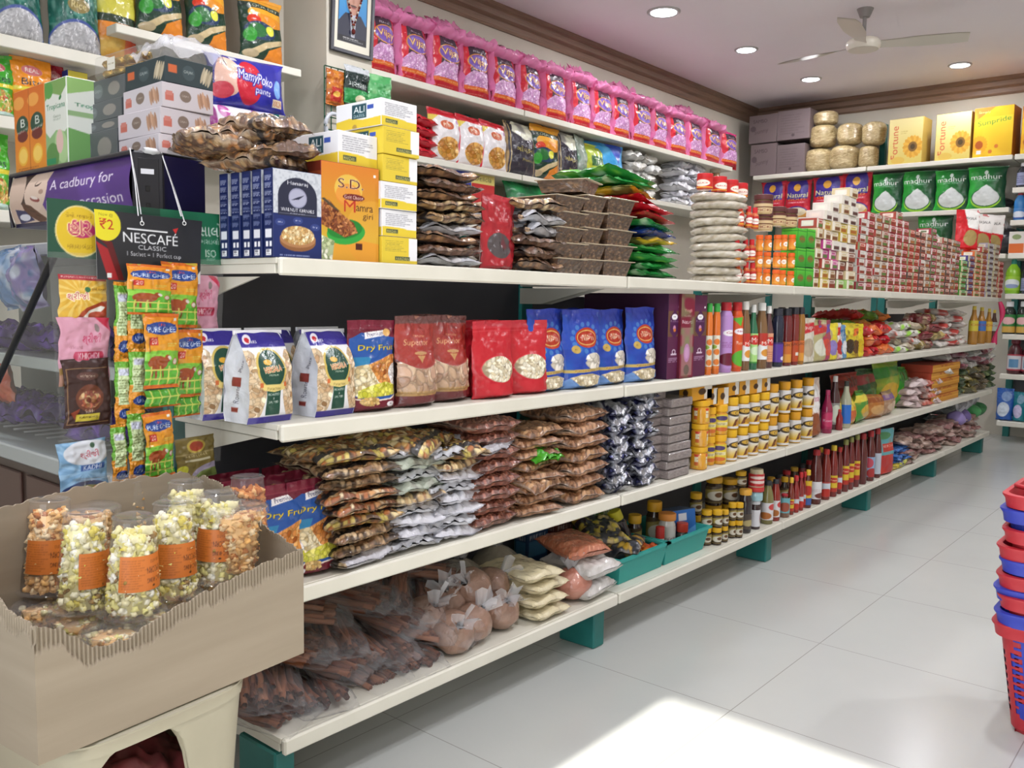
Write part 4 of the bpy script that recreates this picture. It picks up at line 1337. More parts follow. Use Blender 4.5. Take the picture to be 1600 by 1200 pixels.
grn = Art(40, 60, .8, 'a8d880', 7).ell(.55, .78, .42, .16, 'c8322c').text('Mr', .55, .78, .16, 'f6efe8', w=.4).ell(.6, .42, .3, .14, 'cfe8c0').rect(0, 0, 1, .06, '3a8a3a')
pea = Art(40, 60, .8, 'd89a78', 8).ell(.6, .72, .4, .15, 'c8322c').text('Mr', .6, .72, .16, 'f6efe8', w=.4).lines(.2, .1, .9, .4, 4, 'b06a50')
pur = Art(40, 50, .9, '5a3a9a', 9).rect(0, .9, 1, 1, '3a2a6a').ell(.7, .2, .12, .1, 'e8e8f0')
jam = Art(40, 50, .9, 'c86a2c', 10).rect(0, 0, 1, .4, 'd8963a').text('JUICE', .5, .82, .16, '3a2010', w=.7)
jam2 = Art(40, 50, .9, 'b84a22', 11).rect(.5, .3, 1, .45, 'ddd6cc').text('JUICE', .5, .82, .16, '3a1a10', w=.7)
otw = Art(40, 60, .8, 'dcd8c8', 12)
for v in (.2, .5, .8): otw.ell(.5, v, .22, .09, 'd8782c')
otw.ell(.3, .65, .2, .06, '8aa83a').rect(0, 0, 1, .08, 'd8782c')
BT = [('orange drink bottle with green cap, inner of the pair beside the incense box', 1099, 1111, 474, WIDE, 'd8702a', '2f9a3a', otw, (.08, .55), 'plain'), ('orange drink bottle with green cap, outer of the pair', 1110, 1123, 474, WIDE, 'd8702a', '2f9a3a', otw, (.08, .55), 'plain'),
      ('lilac squash bottle with red cap', 1120, 1142, 472, WIDE, 'b58ac8', 'b82430', lil, (.06, .80), 'wrap'), ('orange and green squash bottle with red cap', 1138, 1158, 472, WIDE, 'd05022', 'c02424', ora, (.06, .80), 'wrap'),
      ('brown syrup bottle with white cap beside the orange squash', 1152, 1170, 471, KETCH, '7a5a3a', 'e8e6e2', mir, (.14, .54), 'plain'), ('small green syrup bottle with white cap', 1166, 1182, 476, SLIM, '2a6a4a', 'e4e4e0', grn, (.1, .56), 'plain'),
      ('brown syrup bottle with white cap behind the small green bottle', 1176, 1197, 473, KETCH, '7a5a3a', 'e8e6e2', mir, (.14, .54), 'plain'), ('small peach-labelled syrup bottle with white cap', 1190, 1206, 478, SLIM, '5a3a3a', 'e4e4e0', pea, (.1, .56), 'plain'),
      ('dark blue grape juice bottle with purple label', 1202, 1222, 482, WIDE, '20263a', '2a2c38', pur, (.08, .42), 'plain'), ('dark red juice bottle with orange label', 1218, 1235, 482, WIDE, '6a2428', '26262e', jam, (.06, .42), 'plain'),
      ('red juice bottle with rust label', 1232, 1246, 480, WIDE, '7a2a26', '26262e', jam2, (.06, .42), 'plain'), ('amber juice bottle last of the juices', 1242, 1255, 480, WIDE, '9a6a2a', '26262e', jam, (.06, .42), 'plain')]
for lb, x0, x1, yt, pr, bc, cc, ar, lv, kd in BT:
    xc, Y, D, h = rnd(x0, x1, yt, -.02, ZB)
    inst('drink_bottle', bottle(D, h, pr, bc, cc, ar, lv, .88, .74 if pr is WIDE else .6 if pr is KETCH else .48, bodym='glossy_jar'), (xc, Y, ZB), lb, 'bottle', 'drink bottles')
for i, x in enumerate((1128, 1146, 1164, 1190, 1210, 1226)):
    xc, Y, D, h = rnd(x, x + 16, 480, -.14, ZB)
    inst('drink_bottle', bottle(D, h, WIDE, ['b06a3a', '8a4a6a', '6a4a34', '4a5a44', '2a2c3a', '5a2a28'][i], ['c0392b', 'b82430', 'e0e0dc', 'dcdcd8', '26262e', '26262e'][i], capr=.72), (xc, Y, ZB), 'drink bottle in the second row, %s from the incense boxes' % NTH[i], 'bottle', 'second row of drink bottles')


# small packs
def flatpack(c, c2, c3, seed, t=None, a_=.6):
    a = Art(40, 56, a_, c, seed).ell(.5, .35, .36, .2, c2).poly([(0, .62), (1, .72), (1, .9), (0, .84)], c3).noise(8, c2, .5, seed, .6)
    if t: a.text(t, .5, .76, .09, 'f4f0e8', w=.7)
    return a


FP = [('white and red pack with pink flower beside the juices', 1253, 1278, 497, 'd8d2c4', 'b8a890', 'c82430', 'soup'), ('olive and white pack behind the red-topped one', 1274, 1296, 500, 'b0a878', 'd8d8c8', 'c03030', None), ('purple and red slanted pack', 1284, 1304, 500, 'a03a5a', 'c84a3a', '6a4aa8', None),
      ('yellow and violet pack beside the purple one', 1297, 1311, 505, 'd8c832', '8a7ab8', 'e0d040', None), ('white and red slim pack', 1310, 1319, 505, 'd8d4d0', 'b02a30', 'd03030', None), ('blue and white slim pack', 1318, 1327, 508, '5a88b0', 'd8d8dc', '3a6a9a', None),
      ('yellow pack with dark bottle picture', 1325, 1337, 505, 'cdb82c', '3a2a1a', 'd8c83a', None), ('yellow pack with brown stripes', 1335, 1344, 508, 'cdb42c', '5a3a1a', 'd86a2a', None), ('bright yellow pack beside the red soft packs', 1342, 1352, 506, 'd8c42a', 'c8a81c', 'e0d028', None)]
for i, (lb, x0, x1, yt, c, c2, c3, t) in enumerate(FP):
    Y, w, h = slot(x0, x1, yt, -.02, ZB)
    inst('mix_pack', pouch('mix_pack', flatpack(c, c2, c3, i, t), w, h, .045, 'stand', i, .005), (-.045, Y, ZB), lb, 'pack', 'upright packs beside the juices', rot=(0, 0, rng.uniform(-.25, .1)))


def heap(desc, kind, cat, group, cols, x0, x1, y0, y1, X, z, nx, nr, w, h, t, m='gloss_pouch', where='', seed=1, rz=.5, X2=None):
    """a loose heap of small packs lying in rows: nx along the shelf, nr layers"""
    ms = []
    for k, (c, c2) in enumerate(cols):
        a = Art(34, 40, w / h, c, seed + k).noise(5, c2, .9, seed + k, .5).noise(11, 'e8e4da', .5, seed + k + 5, .7)
        ms.append(lie(kind, a, w, h, t, m=m, seed=seed + k, crump=.012))
    out = []
    ya, yb = yx(x0, X, z), yx(x1, X, z)
    hh = px((x0 + x1) / 2, y0, 0, X)[2] - z
    q = 0
    for r_ in range(nr):
        for i in range(nx):
            y = ya + (yb - ya) * (i + .5 + rng.uniform(-.15, .15) + (.25 if r_ % 2 else 0)) / nx
            k = (q * 5 + r_) % len(ms)
            o = inst(kind, ms[k], (X - h / 2 - rng.uniform(0, .03), y, z + r_ * hh / nr), '%s, %s layer, %s along %s' % (desc[k] if isinstance(desc, (list, tuple)) else desc, ORD[r_], NTH[i], where), cat, group,
                     (rng.uniform(-.12, .12), rng.uniform(-.06, .08), rng.uniform(-rz, rz)), scale=(1, 1, hh / nr / t * 1.08))
            q += 1
    return out


heap(['red soft pack', 'red and orange soft pack', 'scarlet soft pack'], 'soft_pack', 'pack', 'red soft packs on the middle shelf', [('b8242a', 'c83a2a'), ('c84a24', 'd87a3a'), ('c01e2c', '9a1a22')], 1350, 1400, 510, 560, -.02, ZB, 3, 3, .16, .16, .04, where='in the heap', seed=3)
heap(['green long pack', 'red long pack', 'orange long pack'], 'long_pack', 'pack', 'long packs on top of the red heap', [('5a8a2c', '7aa84a'), ('b02a28', 'c8483a'), ('c8702c', 'd89a4a')], 1335, 1395, 488, 520, -.10, ZB + .125, 3, 2, .11, .24, .04, where='over the red soft packs', seed=9)
heap(['white and lime pack', 'white and red pack', 'pale brown pack'], 'noodle_pack', 'pack', 'white and lime packs past the red heap', [('cfccc4', '8ac83a'), ('d0ccc8', 'c04a3a'), ('b8a890', 'd8d0c0')], 1400, 1440, 505, 550, -.02, ZB, 2, 4, .16, .15, .045, where='past the red heap', seed=14)
heap(['olive bag', 'maroon and beige bag'], 'spice_bag', 'bag', 'olive and maroon bags', [('8a7a48', 'c0a868'), ('7a3034', 'b09a80')], 1442, 1470, 492, 545, -.03, ZB, 2, 4, .16, .15, .05, where='beside the white bags', seed=18)
heap(['white flour bag', 'white bag with red corner'], 'flour_bag', 'bag', 'white flour bags on the middle shelf', [('cfc8c2', 'd8d4d0'), ('cdc6c0', 'b83a34')], 1472, 1512, 486, 545, -.03, ZB, 2, 6, .2, .18, .045, where='before the amber bottles', seed=22, rz=.2)
for i, (x0, x1) in enumerate(((1512, 1526), (1524, 1538), (1537, 1548), (1546, 1556))):
    xc, Y, D, h = rnd(x0, x1, 478 + i * 2, -.02, ZB)
    inst('oil_bottle', bottle(D, h, SLIM, 'a8762c' if i < 3 else '5a3a30', 'c8b040', Art(24, 30, .8, ['c8b83a', '3a6ab0', 'd8b03a', 'b8c8c0'][i]).text('OIL', .5, .6, .2, 'a02a20', w=.6), (.35, .62), .9, .4), (xc, Y, ZB),
         'amber oil bottle, %s of four at the shelf end' % NTH[i], 'bottle', 'amber oil bottles')
mb = MB()
t = np.linspace(0, 1, 14)
mb.tube(np.stack([.006 + .02 * np.sin(t * 5), 6.004 + .01 * np.sin(t * 9), ZA - .03 - t * .30], 1), .012 + .008 * np.sin(t * 8), 'c02a5a', 7)
inst('pink_bag', mb.mesh('pink_bag', 'gloss_pouch'), (0, 0, 0), 'twisted pink plastic bag hanging at the far shelf end', 'bag')


# ================================================================== goods: shelf C
Y, w, h = slot(421, 490, 741, -.03, ZCc)
for i, (x0, x1, X, lb) in enumerate([(421, 490, -.03, 'maroon and blue dry fruit pouch half hidden by the popcorn carton'), (484, 530, -.03, 'maroon and blue dry fruit pouch next to the stack of nut mix packets')]):
    Y, w, h = slot(x0, x1, 741, X, ZCc)
    inst('dry_fruit_pouch', dfp, (X - .04, Y, ZCc), lb, 'pouch', 'dry fruit pouches', rot=(0, 0, (0, .05)[i]))
    if i == 0: Y0 = Y
for i in range(4):
    inst('dry_fruit_pouch', dfp, (-.13 - .08 * (i // 2), Y0 - .02 + .13 * (i % 2), ZCc), 'maroon dry fruit pouch in the shaded row behind, %s from the shelf end' % NTH[i], 'pouch', 'dry fruit pouches', rot=(0, 0, .1 * i - .1), scale=(1, 1, 1.04))

# clear packets of mixed nuts, and others, in stacks along the shelf
np_ = [lie('nut_packet', brown_mix(96, 110, .2, .22, 40 + s_, c, bg=b_, n=360, s=.045, mg=mg, band=bd, panel=pn), .20, .22, .034, m='film_over', seed=40 + s_, crump=.012, zig=.009, relief=.003)
       for s_, (c, b_, mg, bd, pn) in enumerate([(('c08a4c', 'd9b070', 'e6d2a0', 'a8642c', 'c8b45a'), '5a4230', '9a8264', True, None), (('a8825a', 'c2a078', '8a6444', 'd8bc94'), '4a3828', '8a765e', True, None),
                                               (('b06a3c', 'd29a62', 'e0c8a0', '8a5030'), '4a3424', '8a745c', True, None), (('c8b494', 'dccaa8', 'a88a64'), '5a4634', '8a765e', True, 'c4c4cc')])]
stack('nut mix packet', np_, 9, 527, 628, 706, -.006, ZCc, 'beside the dry fruit pouches', 'nut packet', 'nut mix packets on the lower shelf', 'nut_packet', order=[3, 1, 1, 0, 2, 2, 1, 1, 0], rj=.14)
wp_ = [lie('white_packet', brown_mix(80, 90, .17, .2, 60 + s_, c, bg='5a4a3e', n=240, s=.045, mg='b4b4ba', band=False, panel=pn), .17, .20, .03, m='film_over', seed=60 + s_, crump=.014, zig=.008, relief=.002)
       for s_, (c, pn) in enumerate([(('c8c8cc', 'b8b8be', 'd4d4d8'), 'c9cad0'), (('a8b09a', 'bcc4ae', '98a088'), 'b8c0b0'), (('c8a878', '9a6a40', 'd9c090'), None), (('cfcfd6', 'bcbcc6'), 'd2d2da')])]
stack('pale seed packet', wp_, 9, 632, 688, 700, -.010, ZCc, 'beside the nut mix packets', 'seed packet', 'pale packets on the lower shelf', 'white_packet', order=[0, 3, 3, 0, 2, 1, 0, 1, 0], rj=.15)
stack('silvery white packet', wp_, 8, 690, 752, 702, -.006, ZCc, 'beside the red peanuts', 'seed packet', 'silvery packets on the lower shelf', 'white_packet', order=[3, 0, 3, 3, 0, 3, 2, 0], rj=.18)
for i, (x, yy, rz) in enumerate(((615, 690, .5), (668, 700, -.3), (725, 690, .35))):
    p = px(x, yy, 0, -.12)
    inst('nut_packet', np_[(0, 0, 3)[i]], (-.12, p[1], p[2] - .01), ['large nut mix packet lying topmost above the stack by the pouches', 'yellowish nut mix packet topmost between the stacks', 'white panelled packet tipped on top of the silvery stack'][i], 'nut packet', 'nut mix packets on the lower shelf', rot=(.05, .12, rz))
pn_ = [lie('peanut_packet', brown_mix(90, 100, .17, .2, 80 + s_, c, bg=b_, n=420, s=.030 if s_ == 0 else .05, mg='a08a7c', band=False), .175, .20, .036, m='film_over', seed=80 + s_, crump=.008, relief=.0035)
       for s_, (c, b_) in enumerate([(('9a5a44', 'ac6c54', '8a4c3a', 'b87c62'), '6a3c30'), (('b0805c', 'a2714e', 'bf916c', '8f6244'), '6e4a36'), (('a87850', '946644', 'b88a60', 'c89c70'), '66462f')])]
stack('red peanut packet', pn_, 8, 744, 812, 656, -.006, ZCc, 'beside the silvery packets', 'peanut packet', 'red peanut packets', 'peanut_packet', order=[0] * 8, rj=.07)
stack('peanut packet', pn_, 8, 814, 884, 668, -.006, ZCc, 'beside the red peanuts', 'peanut packet', 'brown peanut packets', 'peanut_packet', order=[1, 1, 2, 1, 2, 1, 1, 2], rj=.3, jit=.015)
stack('light brown peanut packet', pn_, 7, 886, 958, 642, -.006, ZCc, 'before the foil packets', 'peanut packet', 'light brown peanut packets', 'peanut_packet', order=[2, 1, 1, 2, 1, 1, 1], rj=.1)
p = px(838, 700, 0, -.05)
gsn = Art(50, 60, .8, '4aa828', 3).ell(.5, .75, .45, .2, 'd8d0b8').ell(.45, .85, .3, .12, 'b02a28').noise(6, '3a8a20', .6, 4)
inst('green_packet', lie('green_packet', gsn, .13, .16, .02, seed=3, crump=.016), (-.08, p[1], p[2] - .014), 'bright green snack packet tucked among the peanut packets', 'snack packet', rot=(.05, .25, .1))
inst('peanut_packet', pn_[2], (-.095, px(840, 735, 0, -.02)[1], px(840, 735, 0, -.02)[2] - .03), 'tilted peanut packet with whole brown peanuts hanging over the front', 'peanut packet', 'brown peanut packets', rot=(0, .35, .25))

fo = []
for s_ in range(3):
    a = Art(60, 70, .9, 'b4b6be', 90 + s_).noise(7, '2a2c54', 1, 90 + s_, .5).noise(13, 'e4e6ec', .7, 95 + s_, .58)
    fo.append(lie('foil_packet', a, .12, .2, .032, m='foil', seed=90 + s_, crump=.018, zig=.006))
stack('silver and navy foil packet', fo, 9, 952, 992, 636, -.006, ZCc, 'nearer the peanuts', 'foil packet', 'foil packets', 'foil_packet', rj=.2, jit=.008)
stack('silver and navy foil packet', fo, 10, 990, 1038, 614, -.012, ZCc, 'nearer the wrapped blocks', 'foil packet', 'foil packets', 'foil_packet', rj=.2, jit=.008, order=[2, 1, 0, 1, 2, 0, 2, 0, 1, 1])
ba = Art(30, 16, 1.8, '857a78', 4).noise(6, '9a8e8a', .8, 5).noise(12, '6a5e5e', .7, 6, .55)
for c, (x0, x1, yt, n) in enumerate(((1020, 1052, 613, 10), (1044, 1080, 622, 9))):
    Y, w, h = slot(x0, x1, yt, -.012, ZCc)
    me = MB().box(-.09, -w * .46, 0, 0, w * .46, h / n - .001, '7a706e', .004, arts={'+X': ba, '-Y': ba}).mesh('wrapped_block', 'film_over', False)
    for i in range(n):
        inst('wrapped_block', me, (-.012 - rng.uniform(0, .008) - .03 * (c == 0), Y + rng.uniform(-.003, .003), ZCc + i * h / n), 'greyish brown wrapped block, %s up in the column %s' % (ORD[i], ['by the foil packets', 'by the honey jars'][c]), 'block', 'wrapped jaggery blocks', rot=(0, 0, rng.uniform(-.05, .05)))

# honey and spread jars
hon = Art(40, 46, .95, 'd8b040', 5).rect(0, .3, 1, .8, 'ddd2b0').rect(0, .82, 1, 1, 'c8402c').ell(.3, .3, .2, .14, 'c8642c').text('Honey', .55, .62, .12, '8a3020', w=.5)
hon2 = Art(40, 46, .95, 'd8c03a', 6).ell(.5, .78, .26, .13, '4a3a6a').rect(.2, .38, .8, .55, 'e6dcae').lines(.25, .4, .75, .53, 3, '5a4a2a').ell(.5, .15, .3, .12, 'c8682c')
gol = Art(44, 60, .75, 'd9d6d4', 7).grad('d8a81e', 'dcdcdc', .1, .55)
gol.ell(.62, .68, .34, .15, '3a2c1a').ell(.62, .70, .25, .09, 'c9a03a').text('C', .62, .69, .14, '2a1e10', ol='d8b04a', ow=.15)
gol.poly([(.45, .1), (.6, .15), (.72, .46), (.56, .40)], '6a3a20').ell(.2, .62, .10, .06, '3a3a34').ell(.8, .25, .2, .12, 'b8842a')
HJ = HB = None
for c, (x0, x1) in enumerate(((1079, 1104), (1098, 1116), (1112, 1134))):
    n = 3 if c == 0 else 2
    yt = (626, 636, 632)[c]
    for r_ in range(n):
        xc, Y, D, h = rnd(x0, x1, yt, -.012 - .02 * (c == 1), ZCc)
        me = jar(D, h / n * .995, 'd89a2c', 'e8b01c', (hon, hon2, hon2)[c], caph=.22, capd=.98, n=18, sq=.5 if c == 0 else 0) if r_ == 0 else me
        inst('honey_jar', me, (xc, Y, ZCc + r_ * h / n), 'yellow-lidded honey jar, %s up, %s column from the wrapped blocks' % (ORD[r_], NTH[c]), 'jar', 'yellow-lidded honey jars', rot=(0, 0, rng.uniform(-.4, .3)))
gj = None
for c, (x0, x1, yt) in enumerate([(1128, 1151, 621), (1146, 1167, 618), (1163, 1183, 616), (1179, 1199, 613), (1192, 1213, 600), (1210, 1233, 596), (1230, 1250, 593), (1247, 1270, 590)]):
    xc, Y, D, h = rnd(x0, x1, yt, -.012, ZCc)
    if c in (0, 4): gj = jar(D, h / 2 * .995, 'd8a422', 'e6b41c' if c < 4 else 'd89a1c', gol, caph=.22, capd=.9, lv=(.04, .74), n=18)
    for r_ in range(2):
        inst('spread_jar', gj, (xc, Y, ZCc + r_ * h / 2), 'gold and white spread jar, %s row, %s from the honey jars' % (['lower', 'upper'][r_], NTH[c]), 'jar', 'gold and white spread jars', rot=(0, 0, rng.uniform(-.35, .35)), scale=None)
oba = Art(30, 30, 1, 'e0a02a', 3).rect(.6, 0, 1, 1, 'e8e4dc').ell(.5, .5, .18, .2, '4a3018')
obs = Art(30, 30, 1, 'e0a02a', 3).ell(.5, .45, .2, .2, '4a3018')
for i, (x0, x1, yb, yt) in enumerate([(1081, 1112, 627, 601), (1104, 1121, 634, 608), (1119, 1138, 634, 607), (1138, 1155, 619, 597), (1154, 1171, 618, 596), (1171, 1190, 616, 594), (1190, 1203, 612, 592)]):
    p0, p1 = px(x0, yb, 0, -.03), px(x1, yb, 0, -.03)
    hh = px(x0, yt, 0, -.03)[2] - p0[2]
    ww = p1[1] - p0[1]
    inst('spread_box', MB().box(-.05, -ww / 2, 0, 0, ww / 2, abs(hh), 'd89a28', .001, arts={'+X': oba, '-Y': obs}).mesh('spread_box', 'card_print', False), (-.03, (p0[1] + p1[1]) / 2, p0[2]), 'small orange and white box on the jar tops, %s from the wrapped blocks' % NTH[i], 'box', 'orange and white boxes on the jars')
# mixed bottles and bags further along
wh = Art(44, 60, .75, 'd8c4b8', 8).ell(.5, .65, .4, .25, 'e8e4e2').text('Kissan', .5, .65, .09, 'b83a6a', w=.6).ell(.4, .22, .45, .2, '8a4a28')
Y, w, h = slot(1268, 1287, 592, -.02, ZCc)
inst('spread_pouch', pouch('spread_pouch', wh, w, h, .06, 'stand', 4, .004), (-.05, Y, ZCc), 'tall pale pouch with brown corner beside the spread jars', 'pouch')
mag = Art(34, 50, .7, '9a1c4a', 9).ell(.5, .55, .4, .4, 'b8305c').text('Rooh', .5, .5, .14, 'ddc8d0', w=.6)
MIX = [('magenta syrup bottle beside the tall pale pouch', 1282, 1299, 610, SLIM, '8a1c44', '9a2450', mag, 0), ('dark syrup bottle with white cap beside the magenta one', 1293, 1310, 588, SLIM, '4a2a2c', 'e0dcd8', Art(24, 40, .6, '8a8a84', 3).ell(.5, .5, .3, .4, 'c8d0c0'), 1),
       ('clear vinegar bottle with blue label', 1311, 1328, 596, SLIM, 'a8a890', '3a3a34', Art(24, 40, .6, '2a6ac0', 3), 2), ('small red sauce bottle between the dark and clear ones', 1305, 1316, 640, SLIM, '8a1c20', 'b02020', None, 3)]
for lb, x0, x1, yt, pr, bc, cc, ar, q in MIX:
    xc, Y, D, h = rnd(x0, x1, yt, -.02 - .02 * (q == 1), ZCc)
    inst('syrup_bottle', bottle(D, h, pr, bc, cc, ar, (.1, .5), .86, .42), (xc, Y, ZCc), lb, 'bottle', 'syrup bottles on the lower shelf')
CH = [('yellow and orange chips bag leaning at the shelf edge', 1324, 1352, 624, 'd8b03a', 'c8622c', 'd8c84a', -.015), ('green and yellow chips bag', 1348, 1370, 612, '4a8a34', 'c8a03a', 'd8c84a', -.015), ('brown snack bag past the green chips bag', 1368, 1392, 618, 'a86a30', 'c89a60', '8a4a24', -.015),
      ('brown and violet snack bag', 1388, 1412, 612, '9a7a60', 'c0a890', '7a5a8a', -.02), ('red snack bag in the row behind', 1322, 1352, 585, 'a02a20', 'c84a2c', '7a2a20', -.13), ('dark green snack bag in the row behind', 1352, 1385, 578, '2a5a34', '4a8a4a', 'a83a3a', -.13),
      ('tall yellow and green bag behind the brown ones', 1386, 1412, 562, '8aa834', 'd8b03a', '3a8a34', -.10), ('tall bright green bag', 1408, 1432, 575, '3a9a34', '8ac83a', '2a7a2c', -.08)]
for i, (lb, x0, x1, yt, c, c2, c3, X) in enumerate(CH):
    Y, w, h = slot(x0, x1, yt, X, ZCc)
    h = min(h, .27)
    inst('chips_bag', pouch('chips_bag', flatpack(c, c2, c3, i + 30, None, w / h), w, h, .08, 'pillow', i, .008), (X - .05, Y, ZCc), lb, 'chips bag', 'chips bags on the lower shelf', rot=(rng.uniform(-.08, .08), -.10, rng.uniform(-.25, .15)))
heap(['pinkish clear packet', 'white and red packet'], 'vermicelli_packet', 'packet', 'pinkish packets on the lower shelf', [('c0a8a8', 'd8c8c8'), ('b8a09a', 'b84a3a')], 1430, 1470, 596, 632, -.015, ZCc, 3, 4, .18, .16, .035, m='film_over', where='past the green bags', seed=31)
ob = Art(40, 20, 1.6, 'c88a2c', 4).rect(0, .4, 1, .55, 'd8a040').text('TEA', .5, .75, .25, 'a83a20', w=.5)
Y, w, h = slot(1454, 1497, 568, -.03, ZCc)
me = MB().box(-.18, -w / 2, 0, 0, w / 2, h / 5 - .001, 'a8442c', .001, arts={'+X': ob}).mesh('tea_box', 'card_print', False)
for i in range(5): inst('tea_box', me, (-.03 - .005 * (i % 2), Y, ZCc + i * h / 5), 'flat orange tea box, %s up in the stack' % ORD[i], 'box', 'stacked orange tea boxes')
heap(['dark green packet', 'olive and black packet', 'gold packet'], 'spice_packet', 'packet', 'dark packets at the shelf end', [('3a4a34', '7a8a5a'), ('5a5040', '8a7a4a'), ('8a7a3a', '4a4a3a')], 1498, 1560, 575, 620, -.015, ZCc, 4, 4, .16, .16, .035, where='at the far end of the shelf', seed=36)
heap(['white sugar bag', 'white and maroon bag'], 'sugar_bag', 'bag', 'white bags above the dark packets', [('cfd0cc', 'dcdcd8'), ('b8a0a4', '8a3a48')], 1475, 1560, 542, 574, -.02, ZCc + .165, 4, 4, .18, .16, .035, where='on the dark packets', seed=38, rz=.2)

# ================================================================== goods: shelf D, the lowest
def stickbag(seed):
    rs = np.random.RandomState(seed)
    mb = MB()
    for i in range(30):
        y, z = rs.uniform(-.055, .055), rs.uniform(.006, .036)
        a = rs.uniform(-.12, .12)
        L_ = rs.uniform(.085, .12)
        t = np.linspace(-1, 1, 7)
        c = ['7a4a34', '8a563c', '6a3c2c', '96644a', '70442f'][i % 5]
        mb.tube(np.stack([t * L_, y + a * t * L_ + .004 * np.sin(t * 3 + i), z + .003 * np.sin(t * 2 + i)], 1), .0065, c, 6)
    st = mb.mesh('sticks', 'rough_solid')
    fl = Art(14, 16, .8, 'd0d0d4', seed)
    u, v = np.meshgrid(np.linspace(-1, 1, 20), np.linspace(-1, 1, 26))
    g = np.clip((1 - np.abs(u) ** 4) * (1 - np.abs(v) ** 8), 0, 1) ** .5
    n = vnoise(u * 6 + 7 + seed, v * 8 + 9, seed) - .5
    fb = MB()
    fb.grid(np.stack([v * .155, u * .072 * (1 - .12 * np.abs(v) ** 3), .02 + g * .026 + n * .02], -1), lin(hx('d8d8dc')))
    fb.grid(np.stack([v * .155, u * .072 * (1 - .12 * np.abs(v) ** 3), .018 - g * .016], -1), lin(hx('d8d8dc')), flip=True)
    return [('sticks', st), ('film_bag', fb.mesh('film_bag', 'clear_film'))]


sbs = [stickbag(s_) for s_ in range(3)]
q = 0
RZ = [(-.165, .03, 0, .3), (-.15, .16, 0, -.25), (-.17, .30, 0, .15), (-.16, .43, 0, -.1), (-.165, .55, 0, .3), (-.15, .06, .045, -.5), (-.17, .20, .047, .4), (-.16, .35, .045, -.15), (-.17, .47, .045, .5), (-.18, .60, .04, -.3),
      (-.20, .10, .092, .6), (-.19, .25, .094, -.4), (-.2, .40, .092, .2), (-.21, .54, .088, -.6), (-.25, .18, .14, .9), (-.24, .33, .14, .4), (-.23, .46, .136, -.7), (-.27, .60, .13, .8), (-.29, .28, .185, 1.2), (-.3, .45, .18, 1.0)]
for i, (x, y, z, rz) in enumerate(RZ):
    lay_ = ['bottom', 'second', 'third', 'upper', 'top'][min(4, int(z / .044))]
    inst('stick_bag', sbs[i % 3], (x, y, ZD + .002 + z), 'clear bag of brown sticks on the lowest shelf, %s layer, %s along the heap' % (lay_, NTH[i % 5 if i < 18 else i - 18]), 'stick bag', 'clear bags of brown sticks', rot=(rng.uniform(-.1, .1), rng.uniform(-.06, .16), rz))

bk = [tied('tied_bag', .055, .10, '80604f', s_, 'film_over', '9a7866') for s_ in (1, 2, 3)]
for i, (x, y, X, rx, ry, lb) in enumerate([(708, 1004, -.065, .3, .9, 'lowest at the shelf front by the brown sticks'), (738, 980, -.075, -.3, .5, 'second at the front, next along'), (781, 963, -.085, .2, .8, 'darker one beside the cream flour bags'),
                                      (735, 918, -.12, .9, .5, 'resting on top with loose white knot'), (768, 914, -.14, -.8, .6, 'higher at the rear beside the knot'), (700, 940, -.15, .5, .3, 'rear one near the sticks'), (668, 962, -.13, .1, .7, 'half under the sticks')]):
    p = px(x, y, 0, X)
    M3 = Euler((rx, ry, 0)).to_matrix()
    c_ = Vector((X, p[1], max(ZD + .052, p[2]))) - M3 @ Vector((0, 0, .05))
    inst('tied_bag', bk[i % 3], c_, 'round tied bag of brown grain, ' + lb, 'tied bag', 'tied bags of brown grain', rot=(rx, ry, 0))

cr = Art(50, 60, .8, 'cfc3a0', 4).noise(5, 'd8cdae', .8, 5).noise(14, 'c2b48e', .6, 6, .6)
crm = lie('flour_bag', cr, .155, .19, .05, m='film_over', seed=4, crump=.008)
Y, w, h = slot(792, 884, 884, -.07, ZD)
for i in range(4):
    inst('flour_bag', crm, (-.108 - .004 * i, Y + (.004, -.004, .006, -.012)[i], ZD + i * h / 4), 'cream bag of flour, %s of four stacked on the lowest shelf' % ORD[i], 'bag', 'cream flour bags', rot=(0, 0, (.02, -.04, .06, -.12)[i]), scale=(1, 1, h / 4 / .05 * 1.02))
p = px(896, 940, 0, -.07)
inst('tied_bag', tied('lentil_bag', .058, .10, 'a8604c', 7, 'film_over', 'c48a78'), (-.075, yx(897, -.075, ZD), ZD), 'orange lentil bag tied at the neck beside the cream flour', 'tied bag', rot=(0, -.15, 1.2))
ww = Art(50, 60, .8, 'b8b4b0', 6).noise(8, 'cfccca', .9, 7).noise(16, 'a09a94', .6, 8, .6)
wm = lie('sugar_bag', ww, .16, .2, .06, m='film_over', seed=7, crump=.01)
Y, w, h = slot(892, 985, 882, -.012, ZD)
for i in range(2): inst('sugar_bag', wm, (-.11 + .012 * i, Y + .01 * i, ZD + i * .06), '%s clear bag of coarse white sugar beside the teal trays' % ['lower', 'upper'][i], 'bag', 'clear bags of white sugar', rot=(0, 0, (.05, -.1)[i]))
ol = Art(50, 60, .8, 'b06444', 8).bits(Art(50, 60, .8).U > -1, 700, .014, .012, ['c27a58', 'a85c3e', 'b86c4a', 'cc8a66'])
inst('lentil_bag', lie('lentil_bag', ol, .16, .18, .05, m='film_over', seed=9, crump=.007, relief=.001), (-.115, Y - .015, ZD + .125), 'flat bag of orange lentils on the white sugar bags', 'bag', rot=(.02, .06, -.3))
for i, (X, y, c) in enumerate(((-.28, .80, '8a8478'), (-.30, .98, '9a9284'))):
    inst('tied_bag', tied('grain_bag', .08, .14, c, 20 + i, 'film_over', 'a8a090'), (X, y, ZD), 'greyish tied bag in the dark behind the %s' % ['cream flour', 'orange lentils'][i], 'tied bag', 'tied bags in the dark', rot=(0, 0, i))

